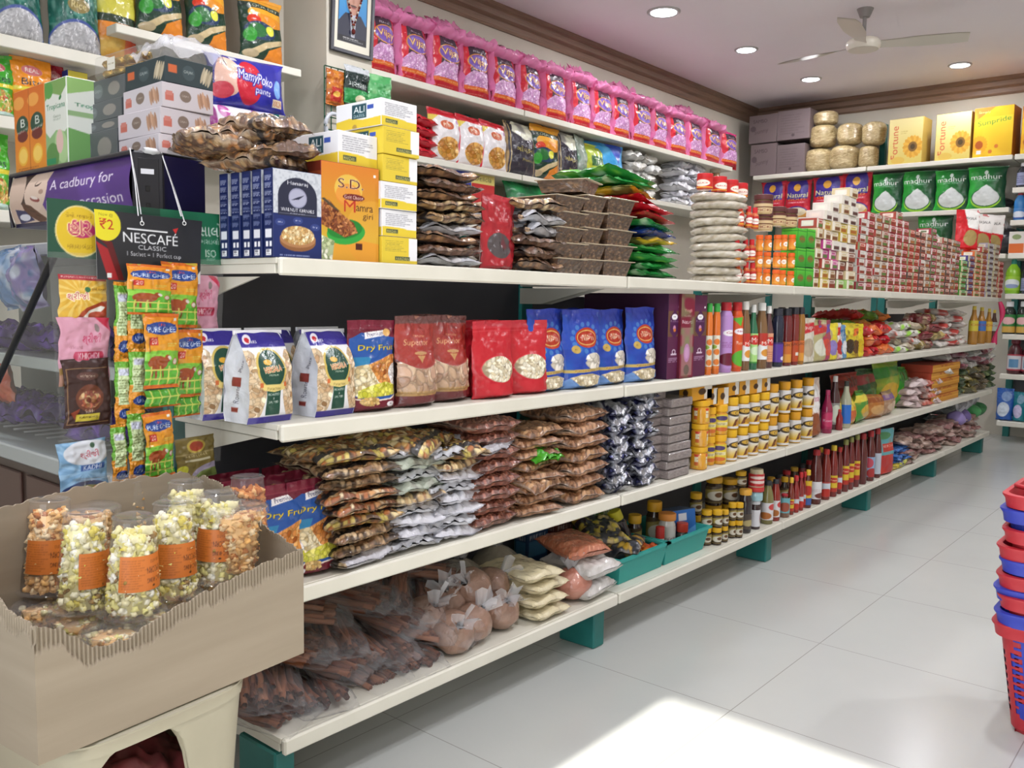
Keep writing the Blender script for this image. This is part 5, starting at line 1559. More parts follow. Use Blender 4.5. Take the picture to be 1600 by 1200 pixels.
# teal trays with bits and bottles
def tray_mesh(L_, W_, H_):
    mb = MB()
    def ring(k, z, o=0): return [(-W_ / 2 * k - o, -L_ / 2 * k - o, z), (W_ / 2 * k + o, -L_ / 2 * k - o, z), (W_ / 2 * k + o, L_ / 2 * k + o, z), (-W_ / 2 * k - o, L_ / 2 * k + o, z)]
    P = np.array([ring(.88, 0), ring(1, H_ - .008), ring(1, H_ - .008, .008), ring(1, H_, .008), ring(1, H_, -.003), ring(.88, .003, -.003)])
    mb.grid(P, lin(hx('2c9a92')), wrap=True)
    mb.add(P[0][::-1], lin(hx('2c9a92')), [[0, 1, 2, 3]]).add(P[5], lin(hx('2c9a92')), [[0, 1, 2, 3]])
    return mb.mesh('tray', 'matte_plastic', False)


def slot_tray(x0, x1): return yx(x0, -.03, ZD), yx(x1, -.03, ZD)


coffee = Art(36, 40, 1, '4a3a24', 3).poly([(0, .2), (1, .5), (1, .95), (0, .75)], '9a8a4a').ell(.55, .45, .34, .28, 'c9c4b4').ell(.62, .5, .15, .15, '5a3a1c').rect(0, 0, 1, .1, '6a5a34')
TR = []
for i, (x0, x1, lb) in enumerate(((968, 1046, 'teal plastic tray by the white sugar, full of loose packs'), (1040, 1110, 'teal plastic tray with bottles, beside the coffee jars'))):
    y0, y1 = slot_tray(x0, x1)
    TR.append(((y0 + y1) / 2, y1 - y0))
    inst('tray', tray_mesh((y1 - y0) * .96, .24, .085), (-.155, (y0 + y1) / 2, ZD + .0005), lb, 'tray', 'teal trays')
cj = jar(.042, .075, '33241c', 'd9a81c', coffee, caph=.26, capd=.95, n=16)
cjl = jar(.068, .105, '33241c', 'c9981c', coffee, caph=.20, capd=.98, n=18)
c0, l0 = TR[1]
zt = ZD + .004
IT = [('white bottle with red cap standing in the tray', cyl := bottle(.05, .11, [(.9, 0), (1, .03), (1, .35), (.62, .45), (.6, .65)], 'd6d4d2', 'b8302a', None, capz=.64, capr=.62), -.08, -.08), ('white spice jar with orange lid in the tray', jar(.06, .14, 'd0cec8', 'd88a3c', Art(30, 30, 1, 'd8d6d0', 4).text('Elaichi', .5, .5, .12, '4a4a4a', w=.6).rect(0, 0, 1, .25, 'b08a3a'), caph=.16, capd=1.04), -.10, .0),
      ('dark coffee jar with yellow lid in the tray', jar(.058, .165, '33241c', 'd9a01c', coffee, caph=.2), -.17, .03), ('dark coffee jar with narrow yellow lid in the tray', jar(.05, .14, '2e2018', 'd0a024', coffee, caph=.2), -.17, -.10), ('small jar with red lid at the tray front', jar(.045, .10, '3a4038', 'b83a28', None, caph=.3, label=False), -.07, .055)]
for lb, pr, X, dy in IT:
    inst('spice_jar', pr, (X - .02, c0 + dy, zt), lb, 'jar', 'jars in the teal tray')
bxa = Art(40, 50, .8, '2c6ab8', 6).poly([(0, 0), (1, 0), (1, .55), (0, .2)], '5a9ad8').rect(.25, .7, .6, .9, 'd8dce6').ell(.3, .15, .15, .1, 'b83a5a')
inst('soap_box', MB().box(-.04, -.055, 0, .04, .055, .13, '4a5a78', .001, arts={'+X': bxa, '-Y': bxa}).mesh('soap_box', 'card_print', False), (-.13, c0 + .10, zt + .004), 'blue box standing tilted in the second teal tray', 'box', rot=(.0, -.12, -.3))
c1, l1 = TR[0]
for i, (X, dy, z, me, lb) in enumerate([(-.13, -.03, .055, lie('masala_bag', brown_mix(60, 70, .16, .2, 5, ('d8b03a', '2a2c38', 'c8a04a', '3a3a44'), bg='2a2c38', n=80, s=.09, band=False), .15, .2, .05, m='film_over', seed=3, crump=.01), 'black and yellow masala bag heaped in the first teal tray'),
                                      (-.11, .09, .035, lie('orange_pack', snackb := Art(40, 40, .9, 'c8582c', 3).noise(6, 'd8a83a', .9, 4).noise(9, 'b02a24', .8, 5, .6), .10, .14, .04, seed=5, crump=.012), 'orange and red pack in the first teal tray'),
                                      (-.2, -.02, .10, lie('masala_bag', brown_mix(60, 70, .16, .2, 8, ('d8c44a', '2a2c38', 'c8b06a', '3a3a44'), bg='33343e', n=80, s=.09, band=False), .15, .2, .05, m='film_over', seed=6, crump=.012), 'black and yellow masala bag topmost behind the first teal tray')]):
    inst('masala_bag', me, (X, c1 + dy, ZD + z), lb, 'bag', rot=(.1, -.25 + .2 * i, .4 - .5 * i))
inst('spice_jar', jar(.05, .10, '24242c', 'c8c02c', None, caph=.32, label=False), (-.17, c1 + .09, ZD + .085), 'black jar with lime yellow lid lying among the tray packs', 'jar', rot=(.3, -.3, 0))
for i, (X, dy) in enumerate(((-.09, -.02), (-.08, .06), (-.16, .05))):
    inst('spice_jar', jar(.05, .07, '24242c', '2a2c34', None, caph=.35, label=False), (X, c1 + dy, ZD + .02), 'black jar in the first teal tray, %s' % ['under the masala bag', 'at the front corner', 'under the lime-lidded jar'][i], 'jar', 'black jars in the tray', rot=(.5 * i, -.5, 0))
for i, (y, w_, hh, c, c2) in enumerate([(1.215, .11, .25, '1c3a5c', '3a6a8a'), (1.36, .10, .26, '5a2a24', 'a83a3a'), (1.50, .12, .28, '2a5a2c', '4a9a3a'), (1.63, .10, .27, '6a8a3a', 'b04a3a')]):
    a = Art(30, 50, w_ / hh, c, i).ell(.5, .7, .35, .12, c2).rect(.1, .2, .9, .4, c2).text('FRESH', .5, .45, .06, 'd8d0d0', w=.7)
    inst('cereal_box', MB().box(-.05, -w_ / 2, 0, 0, w_ / 2, hh, c, .001, arts={'+X': a, '-Y': a}).mesh('cereal_box', 'card_print', False), (-.33, y, ZD), '%s upright box in the dark behind the teal trays' % ['navy', 'brownish red', 'dark green', 'light green'][i], 'box', 'boxes behind the teal trays')

# coffee jars
CJ = [(1105, 1126, 792, 832, 1), (1126, 1144, 811, 849, 0), (1104, 1122, 840, 0, 0)]
big = [(1100, 1126, -.10, 2), (1124, 1150, -.085, 2)]
for c, (x0, x1, X, n) in enumerate(big):
    xc, Y, D, h = rnd(x0, x1, (745, 748)[c], X, ZD)
    me = jar(D, h / 2 * .995, '33241c', 'c9981c', coffee, caph=.2, capd=.98, n=18)
    for r_ in range(n):
        inst('coffee_jar', me, (xc, Y, ZD + r_ * h / 2), 'large coffee jar, %s one of the %s pair' % (['lower', 'upper'][r_], ['nearer', 'farther'][c]), 'jar', 'coffee jars', rot=(0, 0, rng.uniform(-.3, .3)))
sm_cols = [(1076, 1095, 770, -.13, 2), (1094, 1111, 797, -.05, 2), (1111, 1127, 797, -.025, 2), (1125, 1137, 797, -.025, 2), (1136, 1149, 786, -.03, 2), (1147, 1160, 786, -.012, 2)]
for c, (x0, x1, yt, X, n) in enumerate(sm_cols):
    xc, Y, D, h = rnd(x0, x1, yt, X, ZD)
    me = jar(D, h / n * .995, '33241c', 'd9a81c', coffee, caph=.26, capd=.95, n=16)
    for r_ in range(n):
        inst('coffee_jar', me, (xc, Y, ZD + r_ * h / n), 'small coffee jar, %s, %s column from the teal tray' % (['lower', 'upper'][r_], NTH[c]), 'jar', 'small coffee jars', rot=(0, 0, rng.uniform(-.3, .3)))
xc, Y, D, h = rnd(1152, 1173, 765, -.02, ZD)
inst('coffee_jar', jar(D, h, '2c2426', 'd8a03a', Art(34, 40, .9, '4a4038', 4).ell(.6, .4, .3, .2, 'a89a6a'), caph=.12, lv=(.1, .45)), (xc, Y, ZD), 'tall black jar with a yellow lid after the small coffee jars', 'jar')
z2 = ZD + h
xc, Y, D, h = rnd(1148, 1166, 736, -.06, z2)
inst('coffee_jar', jar(D, h, '2c2418', 'd8a81c', coffee, caph=.26), (xc, Y, z2), 'coffee jar standing on the tall black jar', 'jar')
xc, Y, D, h = rnd(1170, 1187, 782, -.02, ZD)
wl = Art(34, 40, .9, 'd2d2d6', 3).ell(.85, .5, .2, .4, '8a6a6a')
inst('spread_jar', jar(D, h, '3a2c2c', 'd6d6d8', wl, caph=.12), (xc, Y, ZD), 'white-labelled jar with a white lid beside the tall black jar', 'jar')
z2 = ZD + h
inst('chutney_tub', jar(.055, .055, '9ac0c8', 'c83a38', None, caph=.3, capd=1.15, label=False), (xc, Y, z2), 'small blue tub with red lid on the white-lidded jar', 'tub')
xc2, Y2, D, h = rnd(1166, 1184, 728, -.06, z2 + .055)
inst('chutney_tube', bottle(.06, h, [(1, 0), (1, .4), (.9, .8)], 'c8bc9a', 'c8bc9a', Art(30, 40, .8, 'b8282c', 3).ell(.5, .7, .35, .12, 'e0c8c0').ell(.5, .35, .35, .12, 'e0c8c0'), (.05, .75), .8, .85), (xc, Y, z2 + .056), 'beige tube with red label on the small blue tub', 'tube')

# sauces and ketchup
wlab = Art(34, 44, .8, 'd4d2d4', 5).ell(.75, .75, .2, .18, 'c03a3a').ell(.4, .25, .3, .2, 'a8642c')
mlab = Art(34, 44, .8, 'd8b82c', 6).ell(.5, .7, .36, .16, 'b82a20').text('Maggi', .5, .7, .12, 'f0e0b0', w=.5).rect(0, 0, 1, .25, 'b03020')
flab = Art(34, 44, .8, 'a83a34', 7).rect(.1, .4, .8, .9, 'c8d0d8').ell(.5, .3, .35, .25, 'b82c20')
blab = Art(34, 44, .8, 'd8b02c', 8).ell(.5, .6, .35, .2, 'b02a20').rect(0, 0, 1, .3, '3a5a9a')
pwl = Art(34, 54, .6, 'dad8da', 9).ell(.7, .2, .3, .16, '6a2a24').lines(.2, .4, .8, .6, 3, 'b8a0a0')
SA = [('green chutney bottle with black cap', 1189, 1206, 752, -.02, KETCH, '7a7444', '24262c', wlab, (.1, .5), .9), ('red chilli sauce bottle with black cap', 1203, 1217, 750, -.02, KETCH, '8a2a20', '24262c', wlab, (.1, .5), .9),
      ('coffee jar among the sauces', 1216, 1232, 746, -.06, SLIM, '33241c', 'd8a81c', coffee, (.3, .7), .86), ('stocky sauce jar with red lid', 1217, 1232, 772, -.015, SLIM, '7a5a48', 'a82430', Art(30, 30, 1, '6aa8b0', 3).ell(.5, .4, .3, .3, '9a4a34'), (.2, .85), .9),
      ('small brown sauce bottle with yellow cap', 1230, 1239, 747, -.02, SLIM, '7a2c1c', 'd8b02c', mlab, (.1, .42), .86), ('small red sauce bottle, first of three', 1237, 1247, 744, -.02, SLIM, '8a2420', 'b82428', flab, (.08, .4), .86),
      ('small red sauce bottle, second of three', 1245, 1254, 739, -.02, SLIM, '8a2420', 'b82428', flab, (.08, .4), .86), ('small red sauce bottle, third of three', 1252, 1259, 738, -.03, SLIM, '8a2420', 'b82428', flab, (.08, .4), .86),
      ('brown sauce bottle with yellow cap and blue foot', 1255, 1266, 735, -.015, SLIM, '5a2a1c', 'd8b02c', blab, (.08, .72), .86), ('big ketchup bottle with plain white label', 1264, 1281, 704, -.012, KETCH, '5a2420', 'a8282c', pwl, (.1, .42), .9),
      ('ketchup bottle with yellow cap behind the white-labelled one', 1275, 1284, 700, -.05, KETCH, '6a2820', 'd8b02c', mlab, (.1, .4), .9), ('ketchup bottle with orange neck band', 1281, 1295, 703, -.015, KETCH, '7a2820', 'b82a24', flab, (.06, .36), .9),
      ('ketchup bottle with yellow cap and yellow label', 1293, 1306, 697, -.015, KETCH, '7a221c', 'd8b830', mlab, (.1, .42), .9), ('ketchup bottle with red cap, pale red label', 1304, 1314, 700, -.02, KETCH, '6a2420', 'b02428', flab, (.1, .38), .9),
      ('tall ketchup bottle with yellow neck, first of three', 1312, 1324, 688, -.015, KETCH, '6a201e', '8a8a4a', mlab, (.14, .5), .9), ('tall ketchup bottle with yellow neck, second of three', 1321, 1332, 684, -.015, KETCH, '6a201e', '8a8a4a', mlab, (.14, .5), .9),
      ('tall ketchup bottle with yellow neck, third of three', 1330, 1341, 680, -.015, KETCH, '6a201e', '8a8a4a', mlab, (.14, .5), .9), ('large plain ketchup bottle with red cap', 1338, 1352, 678, -.012, KETCH, '5a201e', '9a2428', None, (.1, .4), .88),
      ('large ketchup bottle with blue and red label', 1350, 1364, 674, -.012, KETCH, '5a201e', 'a8282c', Art(34, 44, .8, '8aa8c8', 4).ell(.35, .7, .3, .25, 'c04a5a').ell(.6, .2, .3, .25, 'a83030'), (.08, .48), .88), ('large ketchup bottle with edge-on white label', 1361, 1374, 670, -.015, KETCH, '5a201e', 'a8282c', Art(24, 44, .6, 'b8c0cc', 3), (.08, .5), .88)]
for lb, x0, x1, yt, X, pr, bc, cc, ar, lv, cz in SA:
    xc, Y, D, h = rnd(x0, x1, yt, X, ZD)
    D *= 1.12
    inst('sauce_bottle', bottle(D, h, pr, bc, cc, ar, lv, cz, .58 if pr is KETCH else .6, off=-.95), (xc, Y, ZD), lb, 'bottle', 'sauce and ketchup bottles', rot=(0, 0, rng.uniform(-.15, .15)))
for i in range(14):
    y = yx(1196 + i * 12, -.12, ZD)
    yt = 752 - i * 5.2
    inst('sauce_bottle', bottle(.06, px(1196 + i * 12, yt, 0, -.12)[2] - ZD, KETCH, ['5a2a20', '4a3020', '6a2420'][i % 3], ['b02428', 'c89a2c', '2a2a2c'][i % 3], None, capr=.56), (-.135, y, ZD), 'sauce bottle in the dark second row, %s from the coffee jars' % NTH[i], 'bottle', 'second row of sauce bottles')
Y, w, h = slot(1372, 1397, 673, -.015, ZD)
kp = Art(50, 90, .5, '58a0a8', 6).poly([(0, 0), (1, 0), (1, .42), (0, .45)], 'b02a28').rect(.4, .5, 1, .68, 'b8342c').text('KETCHUP', .7, .62, .05, 'ecdcd0', w=.5).noise(8, 'd0482c', .5, 4, .6).ell(.5, .85, .3, .08, '4a8a5a')
inst('ketchup_pouch', pouch('ketchup_pouch', kp, w, h, .07, 'stand', 5, .005), (-.045, Y, ZD), 'light blue and red ketchup pouch after the last bottle', 'pouch', rot=(0, 0, -.15))
heap(['blue packet', 'light blue packet'], 'soap_packet', 'packet', 'blue packets after the ketchup', [('3a6ab0', '6a9ad0'), ('4a7ac0', '2a4a8a')], 1397, 1424, 702, 728, -.015, ZD + .03, 2, 4, .15, .13, .03, where='after the ketchup pouch', seed=41)
heap(['yellow packet', 'lime packet'], 'soap_packet', 'packet', 'yellow packets after the ketchup', [('d0b83a', 'e0d04a'), ('b8b84a', '4a4a8a')], 1396, 1418, 724, 738, -.012, ZD, 2, 1, .15, .12, .03, where='under the blue packets', seed=43)
heap(['pinkish brown packet', 'dark rose packet', 'pale brown packet'], 'lentil_packet', 'packet', 'pinkish brown packets to the shelf end', [('9a7a70', 'b89a90'), ('8a5a58', 'b08a86'), ('a88a7c', 'c8b0a4')], 1415, 1535, 668, 700, -.012, ZD, 8, 5, .17, .17, .035, m='film_over', where='in the long heap', seed=45)
for i, (x, y, c, nm_) in enumerate(((1492, 668, '8a7ab0', 'lilac'), (1500, 690, '6a5a90', 'violet'), (1520, 665, '4a9a5a', 'bright green'), (1530, 685, '3a7a48', 'dark green'))):
    p = px(x, y, 0, -.07)
    inst('tied_bag', tied('tied_bag', .06, .10, c, 60 + i, 'soft_pouch', c), (-.08, p[1], max(ZD + .1, p[2] - .06)), '%s carrier bag tied up on the heap near the far end' % nm_, 'tied bag', 'coloured carrier bags', rot=(0, .3, i))
heap(['white flat bag', 'white bag with red print'], 'rice_bag', 'bag', 'white bags stacked near the back wall', [('c4c8cc', 'd8dade'), ('c8c8c8', 'b84a4a')], 1490, 1528, 625, 655, -.19, ZD, 3, 7, .2, .18, .04, where='above the carrier bags', seed=51, rz=.15)


# ================================================================== goods on the wall shelves
# pink-wrapped rice bags
a = Art(76, 130, .60, 'b01c34', 4)
a.rect(0, 0, .22, 1, 'cc2c3c').rect(.22, .3, 1, .90, '43323f').poly([(.72, .92), (1, .92), (1, .55), (.88, .6)], 'b8243a').rect(0, .9, 1, 1, 'c83a78')
a.ell(.55, .62, .40, .155, 'd8944a').ell(.55, .62, .37, .138, '7a5ab0').ell(.55, .66, .30, .07, '8f74c4', al=.6)
a.text('Vijay', .55, .62, .15, 'f2d49a', w=.64, ol='9a4a2c', ow=.04).text('Rice', .5, .81, .03, 'b8a8b8', w=.3)
m = a.pm([(0, .30), (.14, .38), (.30, .47), (.46, .45), (.62, .48), (.82, .46), (1, .38), (1, .20), (0, .2)])
a.fill(m, 'c088bc').bits(m, 240, .022, .010, ['e2b0dc', 'd4a0d0', 'ecc8e8', 'c890c4'], edge=.86)
a.rect(0, 0, 1, .20, 'b8222e').poly([(0, .205), (1, .19), (1, .12), (0, .14)], 'd86a34').text('Super Fine Rice', .55, .16, .028, 'f0d080', w=.7).ell(.10, .07, .06, .03, 'd86a5a').lines(.2, .04, .9, .09, 2, 'd87a6a')
VB = [(578, 628), (628, 678), (678, 725), (725, 771), (772, 817), (815, 852), (853, 894), (896, 930), (929, 961), (960, 991), (990, 1022), (1021, 1049), (1048, 1079), (1077, 1105), (1103, 1131), (1130, 1158)]
vtop = np.interp([0, 15], [0, 15], [0, 1])
Yv, wv, hv = slot(628, 678, 38, WX - .02, E1)
vb = pouch('rice_bag', a, .27, .325, .10, 'pillow', 4, .007, seal=.03)
vmain = [pouch('bag', a, .27, .315, .10, 'pillow', 4 + k, .008, seal=.03) for k in range(3)]


def wrap(seed):
    """crumpled pink carrier film standing up behind the top and down both sides"""
    mb = MB()
    u, v = np.meshgrid(np.linspace(-1, 1, 26), np.linspace(0, 1, 8))
    n = vnoise(u * 5 + 9 + seed, v * 4 + seed, seed) - .5
    n2 = vnoise(u * 9 + 20 + seed, v * 0 + .5, seed + 2)
    mb.grid(np.stack([.02 + .05 * np.sin(v * 3.0) + n * .04, u * .143, .275 + v * (.05 + .05 * n2) + n * .012], -1), lin(hx('d04c8c')))
    mb.grid(np.stack([-.03 + n * .05, u * .143, .25 + v * (.075 + .06 * n2)], -1), lin(hx('d04c8c')))
    u, v = np.meshgrid(np.linspace(-1, 1, 5), np.linspace(0, 1, 20))
    for sg in (-1, 1):
        n = vnoise(v * 7 + 5 + seed, u * 2 + 3, seed + 4) - .5
        mb.grid(np.stack([.012 + n * .03 + .02 * u, sg * (.132 + .008 * u * sg + n * .014), .01 + v * .30], -1), lin(hx('d04c8c')), flip=sg < 0)
    return mb.mesh('pink_wrap', 'pink_film')


wr = [wrap(s_) for s_ in range(3)]
for i, (x0, x1) in enumerate(VB):
    Y = yx((x0 + x1) / 2, WX - .03, E1)
    ww_ = yx(x1, WX - .03, E1) - yx(x0, WX - .03, E1)
    last = i == len(VB) - 1
    inst('rice_bag', [('bag', vmain[i % 3])] + ([] if last else [('pink_wrap', wr[i % 3])]), (WX - .065 - rng.uniform(0, .01), Y, E1 + .004), 'red and black rice bag in pink wrap, %s from the framed portrait' % NTH[i] if not last else 'last red rice bag of the high row, without a pink wrap', 'rice bag', 'rice bags in pink wrap on the high shelf',
         rot=(rng.uniform(-.02, .02), -.05 + rng.uniform(-.03, .03), rng.uniform(-.06, .06)), scale=(1, ww_ / .275, (1.0 if i < 8 else .97) + rng.uniform(-.02, .02)))
for i, (x, y) in enumerate(((612, 22), (690, 52), (905, 112), (975, 108), (1068, 148))):
    p = px(x, y, 0, WX - .22)
    inst('rice_bag', [('bag', vmain[i % 3]), ('pink_wrap', wr[i % 3])], (WX - .235, p[1], E1), 'pink-wrapped rice bag poking up in the second row, %s from the framed portrait' % NTH[i], 'rice bag', 'rice bags in the second row', rot=(.04, -.02, .1), scale=(.9, 1, 1.28))

# second wall shelf: chips, flour, packets
ZF_ = 1.80
chip = Art(76, 110, .62, 'e0dcde', 5)
chip.rect(0, .86, 1, 1, 'c01c2c').rect(0, 0, .06, 1, 'c01c2c').rect(0, 0, 1, .03, 'b81c28').poly([(0, .86), (0, .7), (.25, .86)], 'd8c040').ell(.48, .70, .20, .085, 'c05a34').text('MTR', .48, .70, .06, 'e8e0c0', w=.22).ell(.84, .80, .07, .04, 'b88ac0')
m = chip.em(.55, .27, .36, .21)
chip.fill(m, 'a8702c').bits(m, 90, .06, .045, ['d9a04c', 'c88c3c', 'e3b468', 'b97a30'], edge=.84)
for i, (x0, x1, yt) in enumerate(((676, 728, 170), (721, 766, 182), (758, 799, 193))):
    Y, w, h = slot(x0, x1, yt, WX - .02, ZF_)
    if i == 0: cm = pouch('chips_bag', chip, w, h, .08, 'pillow', 6, .007)
    inst('chips_bag', cm, (WX - .06, Y, ZF_), ['white and red chips bag nearest the date boxes', 'middle one of the three white and red chips bags', 'white and red chips bag beside the black flour bag'][i], 'chips bag', 'white and red chips bags', rot=(0, -.06, .04 * i))
redp = lie('red_packet', Art(50, 50, .9, 'b81c2a', 3).noise(7, 'd04a52', .6, 4, .6), .2, .22, .045, seed=3, crump=.012)
Y, w, h = slot(648, 680, 180, WX - .02, ZF_)
for i in range(4): inst('red_packet', redp, (WX - .13, Y, ZF_ + i * h / 4), 'red packet, %s of the little stack beside the chips bags' % ORD[i], 'packet', 'red packets stacked by the chips', rot=(0, 0, rng.uniform(-.1, .1)), scale=(1, 1, h / 4 / .045))


def flour(seed, gj):
    a = Art(70, 90, .7, '34303a', seed).poly([(.25, 1), (.8, 1), (.95, .72), (.5, .66), (.15, .80)], 'dcdcc8').rect(0, 0, .06, 1, 'a88a5a').rect(.10, 0, .115, 1, 'c8b070').rect(.86, 0, .875, 1, 'c8b070')
    return a.text(gj, .5, .48, .12, 'd0c060', w=.55).text('Premium', .62, .30, .05, 'c8b860', w=.4).noise(6, '4a4450', .5, seed, .6)


veg = Art(80, 110, .66, '1f3a2c', 7)
veg.ell(.55, .92, .6, .14, 'd8962c').ell(.6, .70, .46, .15, 'e0a02c').rect(0, .78, 1, .86, '20302a').text('COOK DRY', .5, .82, .045, 'c8c8a8', w=.7)
veg.ell(.55, .62, .42, .09, 'd88a24').ell(.25, .60, .14, .08, 'c83a22').ell(.38, .46, .34, .13, '243a5a').ell(.3, .46, .2, .10, '2a6a34').ell(.58, .48, .10, .07, 'd8d84a').ell(.15, .38, .12, .10, '3a9a3a')
veg.poly([(.15, .16), (.45, .30), (.95, .42), (.98, .36), (.5, .22), (.25, .08)], 'c8b48a').poly([(.55, .20), (1, .36), (1, .02), (.5, .05)], 'd8822c').ell(.2, .12, .16, .06, 'b0a080')
vg = pouch('spice_bag', veg, .22, .30, .10, 'pillow', 8, .006)
for i, (x0, x1, yt, k, lb) in enumerate([(799, 848, 190, 'f1', 'black flour bag with cream top, nearer of two, beside the chips'), (836, 882, 195, 'v', 'orange and black vegetable spice bag between the black flour bags'), (878, 914, 206, 'f2', 'black flour bag with cream top, after the vegetable spice bag'),
                                        (906, 928, 205, 'c', 'clear and green bag leaning behind the lime pack'), (914, 958, 224, 'g', 'lime and yellow pack beside the blue one'), (930, 978, 222, 'b', 'light blue pack tilted on the wall shelf')]):
    Y, w, h = slot(x0, x1, yt, WX - .02, ZF_)
    if k == 'v':
        inst('spice_bag', vg, (WX - .08, Y, ZF_), lb, 'bag', rot=(0, 0, 0), scale=(1, w / .22, h / .30))
        continue
    ar = {'f1': flour(3, 'ગોલ્ડન'), 'f2': flour(5, 'ગોલ્ડન'), 'c': Art(40, 60, .6, '8a968a', 4).noise(6, '3a6a4a', .8, 4), 'g': Art(60, 70, .8, 'a8b83a', 5).rect(.3, .5, .8, .72, '2a5a2a').text('TEA', .55, .61, .12, 'd8e0c0', w=.3).noise(5, 'd8a82c', .6, 5, .6), 'b': Art(60, 60, 1, '3a94cc', 6).poly([(.5, 1), (1, 1), (.8, .6)], '2a4ab0').text('OKS', .6, .5, .14, 'd8e8f4', w=.4).noise(6, '7ac0e0', .5, 4, .6)}[k]
    inst('flour_bag' if k[0] == 'f' else 'snack_pouch', pouch('bag', ar, w, h, .09, 'pillow', i, .008), (WX - .07, Y, ZF_), lb, 'bag', None, rot=(0, -.08, {'b': -.2, 'c': .3}.get(k, 0)))
heap(['white flat packet', 'greyish white packet'], 'flat_packet', 'packet', 'white flat packets on the wall shelf', [('c8c8c4', 'b0b0ac'), ('bab8b0', 'd0d0cc')], 985, 1030, 240, 262, WX - .02, ZF_, 2, 5, .2, .2, .035, where='in the stack past the blue pack', seed=61, rz=.1)
heap(['small white packet', 'small pale packet'], 'flat_packet', 'packet', 'small white packets further along', [('ccccd0', 'd8d8dc'), ('bcbcc4', 'd0d0d4')], 1062, 1100, 252, 278, WX - .02, ZF_, 2, 6, .2, .2, .03, where='above the red-lidded jars', seed=63, rz=.1)
xc, Y, D, h = rnd(1106, 1124, 258, WX - .02, ZF_)
inst('biscuit_jar', jar(D, h, '8a6a4a', 'b8a890', Art(30, 30, 1, '5a5ab0', 3).ell(.5, .4, .35, .25, 'c8a060')), (xc, Y, ZF_), 'brown jar with a blue label at the end of the wall shelf', 'jar')
for i, (x0, x1, yb, yt, c, c2, lb) in enumerate([(692, 736, 283, 258, '2c3a98', 'd8d8e0', 'blue and white box showing above the brown packets'), (736, 772, 290, 270, 'd0c070', 'b82c2c', 'cream and red box peeping above the brown packets')]):
    Y, w, h = slot(x0, x1, yt, WX - .04, 1.47)
    ar = Art(40, 40, 1, c, i).rect(0, 0, .45, 1, c2) if i == 0 else Art(40, 60, .6, c, i).rect(0, 0, 1, .78, c2).text('Delicia', .5, .88, .08, '3a3a2a', w=.7)
    inst('tea_box', MB().box(-.08, -w / 2, 0, 0, w / 2, h, c, .002, arts={'+X': ar}).mesh('tea_box', 'card_print', False), (WX - .04, Y, 1.47), lb, 'box', 'boxes above the brown packets')
Y, w, h = slot(800, 880, 285, WX - .02, 1.47)
inst('snack_pouch', pouch('snack_pouch', Art(60, 60, 1, '1f7a44', 4).noise(6, '2fa05a', .8, 5).noise(9, '124a2c', .6, 6), w, h, .1, 'pillow', 7, .014), (WX - .07, Y, 1.47), 'shiny green pouch showing above the red pouch and trays', 'pouch', rot=(0, -.1, 0))

# ------------------------------------------------------------------ pillar: framed portrait and hanging rack
pa = Art(90, 130, .70, 'd8d4c4', 5)
pa.rect(.10, .10, .90, .96, '2a2a30').rect(.12, .12, .88, .95, '3a8ac0').grad('2f7ab8', '58a8d0', .4, .95, .12, .88)
pa.poly([(.12, .12), (.88, .12), (.88, .36), (.72, .48), (.30, .48), (.12, .36)], '26283a').poly([(.42, .48), (.60, .48), (.56, .14), (.48, .14)], 'b8b8c4')
pa.ell(.51, .68, .20, .21, 'b88a78').ell(.51, .86, .21, .07, '2c2426').rect(.31, .72, .345, .85, '2c2426').rect(.675, .72, .71, .85, '2c2426')
pa.ell(.43, .71, .045, .014, '3a2a28').ell(.59, .71, .045, .014, '3a2a28').ell(.51, .64, .03, .035, 'a87864').ell(.51, .565, .07, .014, '8a4a44').ell(.51, .585, .09, .012, '4a3430').ell(.51, .78, .012, .012, 'b02a2a')
pa.rect(.12, .12, .88, .185, '17171c').lines(.25, .135, .85, .175, 2, 'd8d8d8')
zp0, zp1 = 2.205, 2.60
yp0, yp1 = 1.725, 1.985
fr = MB()
wf, hf = yp1 - yp0, zp1 - zp0
for q in [(0, -wf / 2, 0, .018, -wf / 2 + .018, hf), (0, wf / 2 - .018, 0, .018, wf / 2, hf), (0, -wf / 2 + .0181, 0, .018, wf / 2 - .0181, .018), (0, -wf / 2 + .0181, hf - .018, .018, wf / 2 - .0181, hf)]: fr.box(*q, '33333c', .003)
pic = MB().box(.002, -wf / 2 + .0185, .0185, .008, wf / 2 - .0185, hf - .0185, 'd8d4c4', .0005, arts={'+X': pa})
gar = MB()
tt = np.linspace(-1, 1, 15)
for i, t in enumerate(tt):
    for sg in (-1, 1): gar.blob((.016, sg * (1 - i / 14) * .055, .30 - (i / 14) * .17), (.005, .006, .006), ['5a2420', '7a3a2c', 'b8b0a0'][i % 3], 7, 5)
gar.blob((.017, 0, .11), (.008, .011, .014), '5a2420', 9, 6)
inst('framed_portrait', [('frame', fr.mesh('frame', 'plastic', False)), ('picture', pic.mesh('picture', 'label_print', False)), ('garland', gar.mesh('garland', 'rough_solid'))], (-2.055, (yp0 + yp1) / 2, zp0), 'framed portrait of a suited person with a bead garland, on the pillar', 'picture', rot=(0, .06, 0))
gr = MB()
gy0, gy1, gz0, gz1 = yx(508, -2.04, 1.95), yx(560, -2.04, 1.95), px(520, 262, 0, -2.04)[2], px(508, 102, 0, -2.04)[2]
for i in range(6): gr.tube([(-2.045, gy0 + (gy1 - gy0) * i / 5, gz0), (-2.045, gy0 + (gy1 - gy0) * i / 5, gz1)], .003, '1f5a40', 5)
